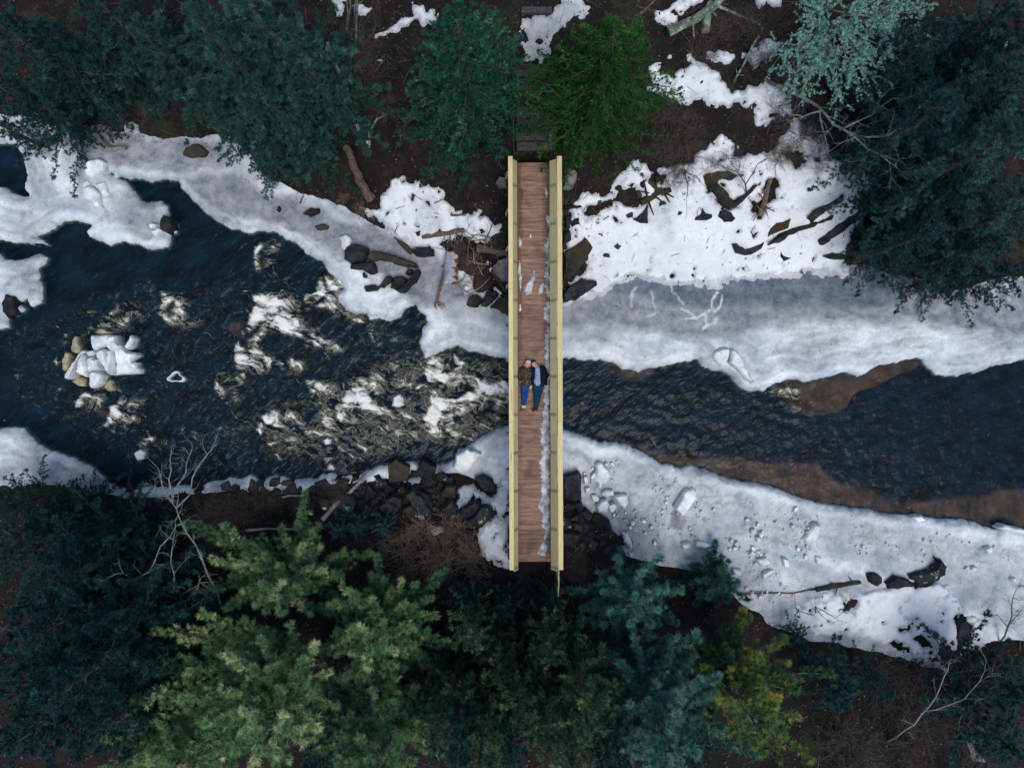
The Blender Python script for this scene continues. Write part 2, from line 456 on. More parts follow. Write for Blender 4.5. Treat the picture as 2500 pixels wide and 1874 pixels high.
# pale cracks refrozen across the grey sheet
CRACKS = [Q('7', 1470, 430, 1440, 470, 1430, 530, 1390, 570, 1330, 600, 1260, 600), Q('7', 1390, 570, 1400, 640, 1380, 680), Q('7', 1430, 530, 1460, 560, 1490, 510, 1495, 455),
          Q('7', 1400, 640, 1450, 640, 1460, 600), Q('7', 1045, 430, 1050, 500, 1070, 560, 1010, 590), Q('7', 940, 400, 910, 460, 900, 520), Q('7', 1170, 390, 1200, 460, 1240, 500), Q('7', 1240, 540, 1290, 570, 1330, 600),
          Q('8', 1650, 370, 1670, 430, 1690, 490), Q('8', 1750, 370, 1775, 430, 1780, 480), Q('8', 1500, 400, 1560, 420, 1620, 470)]
crack = np.zeros(X.shape)
cwx, cwy = X + 0.10 * fbm(X, Y, 3.5, 3, 61), Y + 0.10 * fbm(X, Y, 3.5, 3, 62)
ctear = 1 + fbm(X, Y, 6, 2, 63)
grey_thin = grey.copy()
for c in CRACKS:
    P = W(c, 0.3)
    for a, b in zip(P[:-1], P[1:]):
        ex, ey = b[0] - a[0], b[1] - a[1]
        t = np.clip(((cwx - a[0]) * ex + (cwy - a[1]) * ey) / (ex * ex + ey * ey), 0, 1)
        d = np.hypot(cwx - a[0] - t * ex, cwy - a[1] - t * ey)
        crack = np.maximum(crack, (1 - sstep(0.03, 0.10, d + 0.025 * ctear)) * 0.95)
band = fbm(np.clip(-sd_w, 0, 2.4) * 2.4 + 0.5 * lumpy, X * 0.22, 1.0, 4, 141)
grey = np.maximum(grey, np.clip(0.24 + 0.7 * fbm(X, Y, 0.45, 4, 131) + 0.75 * band, 0, 0.72))
grey = np.clip(grey * (1 - 0.85 * crack), 0, 1)
deep = deep * (1 - crack)

RUB = [(1420, 1150), (1480, 1120), (1580, 1140), (1700, 1190), (1860, 1220), (2000, 1270), (2180, 1290), (2330, 1310), (2500, 1350), (2500, 1460), (2400, 1400), (2250, 1350),
       (2050, 1330), (1900, 1330), (1850, 1440), (1760, 1400), (1650, 1350), (1540, 1330), (1450, 1240)]
RUB2 = [(1830, 850), (1960, 830), (2060, 820), (2170, 815), (2260, 845), (2260, 880), (2120, 895), (2000, 915), (1900, 925), (1840, 930)]
rub = np.maximum(soft([RUB], 0.35), 0.5 * soft([RUB2], 0.2)) * np.clip(0.55 + 1.2 * fbm(X, Y, 0.7, 3, 37), 0, 1)
d1, d2, cid = worley(X + 0.05 * fbm(X, Y, 4, 2, 81), Y + 0.05 * fbm(X, Y, 4, 2, 82), 2.6, 3)
e1, e2, eid = worley(X, Y, 7.0, 8)
chunk = np.minimum((d2 - d1) / 0.10, 1) * (0.35 + 0.65 * cid)
chunk2 = np.minimum((e2 - e1) / 0.05, 1) * eid
lump = fbm(X, Y, 1.3, 4, 31)
thick = 0.26 + 0.05 * lump - 0.09 * grey_thin
prof = np.where(ice_sd > 0, 1 - np.exp(-np.maximum(ice_sd, 0) / 0.10), 0) * thick
rim = 0.07 * np.exp(-((ice_sd - 0.28) / 0.16) ** 2) * (1 - 0.4 * grey)
rough = (1 - 0.75 * grey) * (0.05 * fbm(X, Y, 1.8, 4, 33) + 0.010 * fbm(X, Y, 12, 2, 34)) * sstep(0.0, 0.3, ice_sd)
Zi = np.where(ice_sd > 0, prof + rim + rough + 0.05 * band * sstep(0.1, 0.4, ice_sd) * (1 - 0.6 * grey_thin) + rub * (0.10 * (chunk - 0.4) + 0.05 * (chunk2 - 0.4)) * sstep(0.05, 0.3, ice_sd), np.maximum(6.0 * ice_sd, -0.16))
dirt = np.clip(rub * (1 - np.minimum((d2 - d1) / 0.06, 1)) * 0.6 + 0.35 * sstep(0.25, 0.6, fbm(X, Y, 0.8, 4, 35)) * (1 - grey), 0, 1)
inland = np.maximum(Y - np.interp(X, INLAND_N[:, 0], INLAND_N[:, 1]), np.interp(X, INLAND_S[:, 0], INLAND_S[:, 1]) - Y)
keep = (ice_sd > -0.02) & (inland < 0.9)

def ice_material(name, w_lo, w_hi):
    m = bpy.data.materials.new(name)
    N, L = nodes_of(m)
    b = N['Principled BSDF']
    tc = N.new('ShaderNodeTexCoord')
    def noise(scale, detail=4, rough=0.74):
        detail = min(detail, 4)
        n = N.new('ShaderNodeTexNoise'); n.inputs['Scale'].default_value = scale; n.inputs['Detail'].default_value = detail; n.inputs['Roughness'].default_value = rough
        L.new(tc.outputs['Object'], n.inputs['Vector']); return n.outputs['Fac']
    def ramp(src, a, ca, b_, cb):
        r = N.new('ShaderNodeValToRGB'); e = r.color_ramp.elements
        e[0].position = a; e[0].color = (*ca, 1); e[1].position = b_; e[1].color = (*cb, 1)
        L.new(src, r.inputs['Fac']); return r.outputs['Color']
    def mix(f, A, B):
        x = N.new('ShaderNodeMix'); x.data_type = 'RGBA'
        L.new(f, x.inputs['Factor'])
        for k, v in (('A', A), ('B', B)):
            if isinstance(v, tuple): x.inputs[k].default_value = (*v, 1)
            else: L.new(v, x.inputs[k])
        return x.outputs['Result']
    def math_(op, A, B):
        x = N.new('ShaderNodeMath'); x.operation = op; x.use_clamp = True
        for i, v in enumerate((A, B)):
            if isinstance(v, (int, float)): x.inputs[i].default_value = v
            else: L.new(v, x.inputs[i])
        return x.outputs[0]
    def attr(n):
        a = N.new('ShaderNodeAttribute'); a.attribute_name = n; return a.outputs['Fac']
    white = ramp(noise(0.9), 0.33, w_lo, 0.60, w_hi)
    grey_c = ramp(noise(2.2, 9), 0.36, (0.135, 0.155, 0.19), 0.64, (0.31, 0.315, 0.345))
    deep_c = ramp(noise(3.0, 9), 0.36, (0.055, 0.08, 0.115), 0.66, (0.155, 0.19, 0.235))
    gf = math_('ADD', attr('grey'), math_('MULTIPLY', math_('SUBTRACT', noise(2.4), 0.5), 1.8))
    gf = math_('MULTIPLY', gf, ramp(attr('grey'), 0.02, (0, 0, 0), 0.25, (1, 1, 1)))
    col = mix(gf, white, grey_c)
    col = mix(attr('deep'), col, deep_c)
    dn = ramp(noise(20, 4), 0.54, (0, 0, 0), 0.63, (1, 1, 1))
    dirtf = math_('ADD', attr('dirt'), math_('MULTIPLY', dn, math_('ADD', ramp(noise(0.9), 0.46, (0, 0, 0), 0.66, (1, 1, 1)), 0.03)))
    col = mix(math_('MULTIPLY', dirtf, 0.75), col, (0.24, 0.22, 0.22))
    bits = ramp(noise(9, 2, 0.5), 0.725, (0, 0, 0), 0.74, (1, 1, 1))
    col = mix(math_('MULTIPLY', bits, ramp(noise(0.6), 0.5, (0, 0, 0), 0.56, (1, 1, 1))), col, (0.05, 0.035, 0.03))
    col = mix(attr('wet'), col, (0.010, 0.030, 0.040))
    L.new(col, b.inputs['Base Color'])
    rr = N.new('ShaderNodeMapRange'); L.new(attr('grey'), rr.inputs['Value']); rr.inputs['To Min'].default_value = 0.75; rr.inputs['To Max'].default_value = 0.42
    L.new(rr.outputs[0], b.inputs['Roughness'])
    b.inputs['Specular IOR Level'].default_value = 0.25
    bp = N.new('ShaderNodeBump'); bp.inputs['Strength'].default_value = 0.6; bp.inputs['Distance'].default_value = 0.05
    L.new(noise(9, 10, 0.7), bp.inputs['Height']); L.new(bp.outputs['Normal'], b.inputs['Normal'])
    return m
MT['ice'] = ice_material('crusted_ice', (0.38, 0.44, 0.50), (0.74, 0.78, 0.81))
MT['snow'] = ice_material('old_snow', (0.60, 0.64, 0.69), (0.78, 0.80, 0.82))
V = np.stack([X, Y, Zi], -1).reshape(-1, 3)
Fc = grid_faces(X.shape[1], X.shape[0], keep)
wet = sstep(-0.004, -0.03, ice_sd) if False else np.clip(-ice_sd / 0.02, 0, 1)
at_all = {'wet': wet.ravel(), 'grey': grey.ravel(), 'deep': deep.ravel(), 'dirt': dirt.ravel()}
def ice_piece(sel, name, label):
    k = sel.ravel()
    F = Fc[k[Fc].all(1)]
    v, f, a = compact(V, F, at_all)
    o = link(name, mesh_np(name, v, f, MT['ice'], smooth=True, attrs=a))
    tag(o, label, kind='structure')
mid_y = 0.5 * (np.interp(X, [-20, -12, 0, 20], [3.5, 1.5, -0.2, -1.5]) * 2)
north_side = Y > np.interp(X, [-20, -16, -13, -5, 0, 5, 20], [1.0, 1.0, 1.0, 0.5, -0.2, -0.4, -2.2])
tongue = (sdf_poly(X, Y, ICE_TONGUE, 1.0) > -0.3)
ice_piece(north_side & ~tongue, 'ice_sheet', 'white and grey ice sheet along the bank with the steps')
ice_piece(~north_side & ~tongue, 'ice_sheet', 'rough snow-crusted ice along the bank without steps')
ice_piece(tongue, 'ice_sheet', 'lobed ice tongue reaching into the river')

# ------------------------------------------------------------------ snow lying on the banks
SNOW = [
    Q('2', 700, 1335, 760, 1345, 860, 1340, 870, 1280, 940, 1220, 940, 1165, 1010, 1150, 1100, 1180, 1140, 1230, 1240, 1215, 1300, 1260, 1340, 1330, 1420, 1390, 1510, 1380, 1570, 1420, 1640, 1500, 1620, 1550,
      1540, 1555, 1440, 1530, 1400, 1500, 1340, 1560, 1270, 1560, 1260, 1610, 1230, 1630, 1180, 1590, 1080, 1600, 1010, 1560, 960, 1500, 880, 1440, 800, 1390),
    Q('3', 470, 1640, 490, 1560, 520, 1500, 480, 1440, 500, 1360, 560, 1230, 640, 1220, 700, 1290, 740, 1300, 800, 1240, 850, 1250, 860, 1190, 800, 1190, 870, 1090, 900, 1060, 1000, 1070, 1060, 1110, 1190, 1080, 1330, 1000,
      1450, 950, 1550, 885, 1600, 960, 1570, 1010, 1640, 985, 1810, 960, 1857, 890)
      + Q('4', 220, 960, 240, 900, 330, 830, 370, 760, 450, 800, 560, 870, 570, 930, 620, 1000, 680, 1060, 760, 1090, 880, 1180, 840, 1220, 780, 1250, 790, 1340, 810, 1400, 760, 1500, 720, 1600)
      + [(2060, 670), (1900, 668), (1758, 692), (1675, 692), (1551, 676), (1500, 695), (1440, 722), (1380, 742), (1390, 690), (1440, 640), (1400, 610)],
    Q('3', 1010, 430, 1150, 350, 1300, 340, 1310, 400, 1500, 480, 1560, 590, 1700, 560, 1800, 540, 1857, 600) + Q('4', 200, 540, 260, 590, 330, 660, 360, 740, 250, 770, 140, 800, 100, 760)
      + Q('3', 1857, 740, 1740, 800, 1700, 720, 1620, 680, 1450, 680, 1350, 650, 1260, 690, 1200, 640, 1050, 580),
    Q('4', 60, 350, 130, 270, 220, 230, 260, 290, 180, 400, 100, 450, 80, 420),
    Q('3', 1410, 350, 1470, 345, 1550, 370, 1530, 410, 1440, 415),
    Q('3', 1060, 70, 1150, 90, 1220, 0, 1370, -60, 1350, 30, 1250, 70, 1180, 140, 1080, 150),
    Q('3', 180, 90, 400, 90, 420, 20, 590, -30, 620, 60, 500, 150, 390, 230, 380, 380, 330, 400, 210, 390, 180, 200),
    Q('2', 1100, 40, 1200, 60, 1260, 90, 1260, 180, 1120, 170), Q('2', 800, 240, 900, 200, 980, 130, 1060, 140, 960, 200, 830, 250), Q('2', 740, 50, 800, 60, 780, 90, 730, 80),
    Q('2', 560, 0, 620, 0, 620, 80, 590, 110), Q('2', 860, 390, 900, 390, 900, 420, 870, 420), Q('2', 690, 790, 740, 800, 750, 840, 710, 850), Q('2', 750, 905, 790, 905, 790, 935, 755, 930),
    Q('4', 1450, 460, 1570, 385, 1575, 410, 1490, 455), Q('4', 1680, 330, 1780, 275, 1790, 290, 1700, 345), Q('4', 150, 0, 290, 0, 250, 40),
    Q('b4', 1190, 1360, 1260, 1420, 1330, 1480, 1350, 1560, 1400, 1650, 1310, 1640, 1280, 1500, 1230, 1440),
    Q('b2', 870, 45, 990, 40, 900, 80, 870, 80), Q('b2', 850, 70, 875, 100, 845, 145, 825, 120), Q('b2', 870, 185, 940, 210, 1000, 260, 1020, 300, 950, 270, 900, 230),
    Q('b2', 1185, 90, 1270, 55, 1330, 120, 1370, 160, 1420, 120, 1400, 40, 1475, 20, 1476, 500, 1440, 540, 1340, 500, 1300, 420, 1290, 350, 1390, 240, 1380, 200, 1310, 150, 1240, 180, 1215, 250, 1195, 180),
    Q('b2', 410, 200, 470, 160, 480, 200, 440, 230), Q('b2', 1030, 300, 1110, 310, 1100, 335, 1040, 325), Q('b2', 1110, 25, 1145, 30, 1120, 60),
    Q('b1', 1215, 290, 1280, 295, 1270, 315, 1230, 310), Q('b1', 1390, 425, 1430, 430, 1420, 445, 1395, 442),
    Q('b4', 200, 870, 320, 730, 480, 680, 620, 690, 700, 640, 820, 640, 1000, 630, 1120, 600, 1200, 640, 1290, 780, 1400, 870, 1390, 960, 1250, 1000, 1240, 1080, 1170, 1040, 1160, 1105, 1010, 1060, 950, 1020, 830, 1010, 780, 950, 600, 930, 400, 910),
    Q('k1', 1640, 740, 1780, 740, 1860, 800, 1840, 860, 1760, 820), Q('k1', 1930, 740, 1990, 660, 2120, 780, 2040, 870, 1930, 960, 1960, 880, 1990, 820),
    Q('k1', 1590, 50, 1680, 10, 1740, 40, 1680, 90), Q('k1', 1840, 0, 1960, -20, 2050, 80, 1980, 130, 1880, 90), Q('k1', 1890, 400, 1960, 380, 2010, 440, 1960, 490), Q('k1', 1670, 560, 1740, 530, 1760, 570, 1690, 600),
    [(40, 300), (90, 285), (170, 285), (260, 318), (230, 330), (120, 330)],
]
HOLES = [Q('k5', 690, 380, 740, 250, 850, 230, 870, 330, 930, 380, 900, 430, 760, 430), Q('k5', 980, 190, 1100, 60, 1240, 140, 1180, 180, 1060, 280), Q('k5', 330, 480, 420, 400, 560, 390, 700, 320, 690, 350, 580, 470, 400, 560, 300, 540),
         Q('k5', 1640, 130, 1860, 100, 1940, 160, 1900, 190, 1760, 170, 1740, 230, 1840, 320, 1900, 440, 1980, 400, 1980, 500, 1900, 520, 1740, 380, 1640, 230),
         Q('4', 310, 990, 400, 970, 450, 1060, 370, 1080), Q('4', 180, 1190, 250, 1180, 250, 1280, 200, 1300), Q('4', 90, 1300, 150, 1290, 190, 1330, 150, 1400, 100, 1360),
         Q('3', 1090, 480, 1130, 400, 1250, 370, 1260, 410, 1180, 500), Q('b4', 440, 660, 500, 570, 560, 640, 700, 610, 720, 570, 800, 570, 800, 640, 620, 680, 520, 690),
         Q('b4', 890, 870, 960, 850, 950, 880, 910, 885), Q('b4', 970, 920, 1040, 900, 1100, 980, 1060, 990, 980, 950), Q('b4', 840, 960, 970, 960, 960, 1000, 860, 990), Q('b4', 1120, 990, 1190, 980, 1170, 1080, 1130, 1060),
         Q('b4', 1210, 820, 1280, 810, 1300, 960, 1250, 980), Q('b4', 600, 710, 660, 730, 650, 790, 610, 750)]
xs2 = np.arange(-18.2, 18.2, ST); ys2 = np.arange(-12.6, 13.4, ST)
X2, Y2 = grid_mesh(xs2, ys2)
w2 = 0.30 * fbm(X2, Y2, 1.1, 3, 51) + 0.20 * fbm(X2, Y2, 4.0, 3, 52)
snow_sd = np.full(X2.shape, -1.0)
for p in SNOW:
    snow_sd = np.maximum(snow_sd, sdf_poly(X2, Y2, Wg(p), 1.0))
for p in HOLES:
    snow_sd = np.minimum(snow_sd, -sdf_poly(X2, Y2, Wg(p), 1.0))
snow_sd = snow_sd + w2
# melt holes round twigs and leaves
pit = fbm(X2, Y2, 2.6, 4, 55)
snow_sd = np.minimum(snow_sd, (0.40 - pit) * 0.9 + 0.25 * sstep(0.6, 1.0, snow_sd))
Zs_base = np.maximum(ground_z(X2, Y2), 0.24)
Zs = Zs_base + np.where(snow_sd > 0, 0.11 * (1 - np.exp(-np.maximum(snow_sd, 0) / 0.10)), 0.8 * snow_sd) + 0.012 * fbm(X2, Y2, 5, 3, 57) * (snow_sd > 0)
keep2 = snow_sd > -0.14
patchy = sstep(0.1, 0.5, fbm(X2, Y2, 0.5, 3, 59)) * 0.25
g2 = np.clip(patchy, 0, 1)
PATH = W(Q('3', 170, -60, 420, -60, 620, 20, 420, 240, 380, 400, 200, 400), 3.8)
g2 = np.maximum(g2, 0.6 * sstep(-0.2, 0.3, sdf_poly(X2, Y2, PATH, 1.0)))
g2 = np.maximum(g2, 0.55 * sstep(-0.1, 0.4, sdf_poly(X2, Y2, Wg(Q('4', 420, 850, 700, 1060, 860, 1180, 700, 1260, 480, 1260, 440, 1000)), 1.0)) * sstep(-0.1, 0.3, fbm(X2, Y2, 3.0, 3, 77)))
g2 = np.maximum(g2, 0.50 * (1 - sstep(0.0, 0.20, snow_sd)))
V2 = np.stack([X2, Y2, Zs], -1).reshape(-1, 3)
v, f, a = compact(V2, grid_faces(X2.shape[1], X2.shape[0], keep2), {'grey': g2.ravel(), 'deep': np.zeros(g2.size), 'dirt': np.zeros(g2.size)})
o = link('snow', mesh_np('snow', v, f, MT['snow'], smooth=True, attrs=a))
tag(o, 'white melting snow lying in patches on both banks', kind='stuff')

# ------------------------------------------------------------------ river: dark water with broken white water on the rapids
STW = 0.075
xs3 = np.concatenate([-np.geomspace(20.5, 120, 12)[::-1], np.arange(-20, 20, STW), np.geomspace(20.5, 120, 12)])
ys3 = np.arange(-8.0, 9.6, STW)
X3, Y3 = grid_mesh(xs3, ys3)
sdw3 = np.maximum(sdf_poly(X3, Y3, WATER_MAIN, 1.5), sdf_poly(X3, Y3, WATER_POCKET, 1.5))
sdw3 = np.where(np.abs(X3) > 20.2, np.where((Y3 > -4.5) & (Y3 < 3.5), 1.0, -1.0), sdw3)
FOAM = [ # (outline, weight)
 (Q('6', 45, 150, 90, 90, 140, 100, 100, 170, 80, 230, 110, 300, 60, 300, 25, 240), .9),
 (Q('6', 40, 430, 100, 480, 180, 430, 260, 470, 210, 560, 330, 660, 420, 730, 540, 760, 520, 800, 400, 780, 300, 720, 180, 680, 60, 640, 0, 660, 0, 600, 60, 560), 1.0),
 (Q('6', 350, 470, 430, 420, 480, 330, 520, 300, 600, 380, 540, 420, 500, 480, 620, 570, 720, 580, 600, 600, 500, 540, 420, 500, 370, 510), .95),
 (Q('6', 0, 850, 80, 850, 250, 880, 300, 910, 150, 930, 0, 930), .8), (Q('6', 380, 1000, 450, 980, 520, 1040, 560, 1100, 480, 1100, 410, 1090), .9),
 (Q('6', 640, 1060, 720, 960, 800, 1000, 780, 1080, 850, 1150, 960, 1170, 830, 1220, 700, 1200, 640, 1260, 590, 1280, 560, 1180, 620, 1130), .95),
 (Q('6', 465, 1250, 560, 1220, 620, 1290, 560, 1330, 520, 1390, 500, 1300), .9), (Q('6', 850, 1300, 920, 1270, 960, 1330, 890, 1360), .8),
 (Q('6', 1150, 990, 1120, 960, 1180, 880, 1200, 850, 1260, 840, 1330, 900, 1280, 960, 1400, 950, 1500, 1010, 1440, 1050, 1320, 1000, 1250, 1040, 1170, 1020), 1.0),
 (Q('6', 1190, 1110, 1300, 1100, 1420, 1090, 1460, 1040, 1560, 1020, 1700, 1000, 1700, 1080, 1560, 1120, 1480, 1150, 1360, 1180, 1270, 1230, 1240, 1290, 1300, 1340, 1260, 1390, 1180, 1340, 1140, 1290, 1160, 1200), 1.05),
 (Q('6', 950, 1060, 1000, 1020, 1080, 1010, 1100, 1040, 1000, 1050, 960, 1110), .8), (Q('6', 100, 1190, 200, 1190, 280, 1210, 200, 1280, 120, 1320, 70, 1390, 80, 1280), .95),
 (Q('6', 190, 1360, 250, 1300, 300, 1340, 220, 1400), .75), (Q('6', 540, 1450, 600, 1460, 620, 1500, 560, 1510), .8), (Q('6', 780, 650, 850, 690, 900, 720, 1000, 730, 880, 735, 800, 690), .8),
 (Q('6', 725, 590, 740, 590, 750, 710, 840, 830, 825, 830, 730, 720), .8), (Q('6', 350, 1290, 420, 1230, 430, 1240, 360, 1310), .7), (Q('6', 700, 1180, 860, 1200, 840, 1240, 780, 1230), .8),
 (Q('6', 1390, 850, 1420, 850, 1440, 920, 1480, 970, 1440, 970), .7), (Q('6', 1400, 1350, 1480, 1330, 1560, 1310, 1690, 1290, 1690, 1310, 1500, 1370), .7), (Q('6', 500, 1540, 560, 1520, 640, 1590, 520, 1600), .7),
 (Q('6', 560, 1180, 600, 1120, 660, 1100, 640, 1180, 600, 1240), .9), (Q('6', 980, 1440, 1040, 1450, 1000, 1490), .6), (Q('6', 1100, 640, 1180, 600, 1170, 640), .7),
 (Q('5', 1040, 430, 1090, 440, 1130, 480, 1080, 540, 1120, 610, 1210, 620, 1110, 645, 1010, 580, 1030, 500), .95), (Q('5', 730, 490, 800, 520, 870, 570, 780, 570, 700, 610, 670, 600, 730, 540), .85),
 (Q('5', 850, 370, 890, 380, 890, 470, 950, 530, 900, 520, 870, 440), .75), (Q('5', 570, 540, 610, 580, 600, 610, 570, 580), .7), (Q('5', 470, 1120, 540, 1060, 610, 1090, 560, 1130, 530, 1190, 480, 1190), .9),
 (Q('5', 660, 1290, 700, 1200, 760, 1110, 840, 1120, 780, 1180, 800, 1250, 720, 1300, 620, 1330), .95), (Q('5', 320, 880, 360, 840, 395, 880, 360, 920), .8),
 (Q('5', 1640, 450, 1640, 590, 1520, 740, 1510, 880, 1530, 930, 1600, 930, 1700, 900, 1857, 920, 1857, 870, 1700, 870, 1600, 820, 1560, 740, 1650, 640, 1857, 680, 1857, 600, 1750, 430), 1.0),
 (Q('5', 1390, 960, 1480, 940, 1500, 1000, 1440, 1040, 1480, 1110, 1430, 1140, 1380, 1060), .85), (Q('5', 820, 1450, 960, 1370, 1040, 1340, 1000, 1400, 900, 1450), .75), (Q('5', 1340, 1350, 1420, 1290, 1510, 1280, 1430, 1340), .8),
 (Q('5', 1130, 1350, 1200, 1320, 1210, 1350, 1150, 1370), .75), (Q('5', 520, 690, 640, 630, 740, 590, 750, 650, 600, 690), .85), (Q('5', 400, 700, 460, 690, 430, 800, 410, 820), .7), (Q('5', 870, 1470, 940, 1460, 920, 1530, 880, 1510), .7),
 (Q('5', 600, 415, 660, 420, 650, 440, 610, 430), .6), (Q('5', 140, 640, 200, 640, 190, 690, 150, 720), .6), (Q('5', 160, 850, 200, 840, 230, 880, 180, 880), .55), (Q('5', 1590, 1500, 1640, 1490, 1650, 1560), .6), (Q('5', 1420, 1550, 1480, 1560, 1470, 1600), .6),
 (Q('5', 560, 1040, 680, 1040, 740, 1110, 640, 1100), .75), (Q('5', 420, 1010, 440, 1000, 450, 1060, 430, 1090), .6),
 (Q('7', 470, 1130, 520, 1120, 500, 1200, 530, 1260, 480, 1190), .62), (Q('7', 540, 1270, 600, 1290, 620, 1320, 560, 1300), .6), (Q('7', 900, 1390, 960, 1340, 990, 1310, 980, 1370, 920, 1410), .62),
 (Q('7', 1050, 1210, 1130, 1200, 1150, 1215, 1070, 1225), .55), (Q('7', 830, 1320, 880, 1330, 870, 1345), .55), (Q('7', 660, 1380, 740, 1370, 760, 1395, 680, 1400), .6),
 (Q('8', 345, 1190, 400, 1200, 410, 1225, 370, 1220), .8), (Q('8', 180, 1065, 310, 1060, 300, 1100, 310, 1160, 290, 1150, 280, 1100, 210, 1095), 1.1), (Q('7', 1200, 1400, 1260, 1420, 1250, 1450), .5),
]
wx, wy = X3 + 0.16 * fbm(X3, Y3, 1.7, 3, 71), Y3 + 0.16 * fbm(X3, Y3, 1.7, 3, 72)
foam = np.zeros(X3.shape); calm = np.zeros(X3.shape)
for p, w in FOAM:
    P = W(p, 0.05)
    s = sdf_poly(wx, wy, P, 1.2)
    foam = np.maximum(foam, w * sstep(-0.16, 0.16, s))
    # the white water trails away on the side the current leaves it (towards the upper end of the rapids)
    P2 = [(q[0] + 0.50, q[1] - 0.08) for q in P]
    foam = np.maximum(foam, 0.80 * w * sstep(-0.55, 0.2, sdf_poly(wx, wy, P2, 1.2)))
    calm = np.maximum(calm, sstep(-1.2, 0.3, s))
RAPID = W([(600, 1000), (740, 960), (900, 880), (1030, 850), (1250, 870), (1250, 1060), (1100, 1100), (980, 1120), (800, 1140), (640, 1110)])
RAPID2 = W([(0, 800), (200, 720), (420, 700), (620, 660), (800, 680), (860, 780), (1000, 800), (1000, 900), (700, 1000), (600, 1150), (350, 1150), (0, 980)])
rap = np.maximum(sstep(-0.8, 0.6, sdf_poly(X3, Y3, RAPID, 1.5)), 0.62 * sstep(-0.8, 0.6, sdf_poly(X3, Y3, RAPID2, 1.5)))
foam = np.maximum(foam, 0.62 * rap)
shore = np.exp(-np.maximum(sdw3, 0) / 0.06) * (sdw3 > -0.3) * 0.25
amp = 0.012 + 0.05 * np.maximum(rap, calm * 0.8)
flow = fbm(X3 * 0.8 + 0.4 * Y3, Y3 * 1.2, 1.5, 4, 91)
Z3 = amp * (1.2 * flow + 0.8 * fbm(X3, Y3, 4.5, 3, 92)) + 0.05 * sstep(0.5, 1.0, foam)
keep3 = sdw3 > -0.22

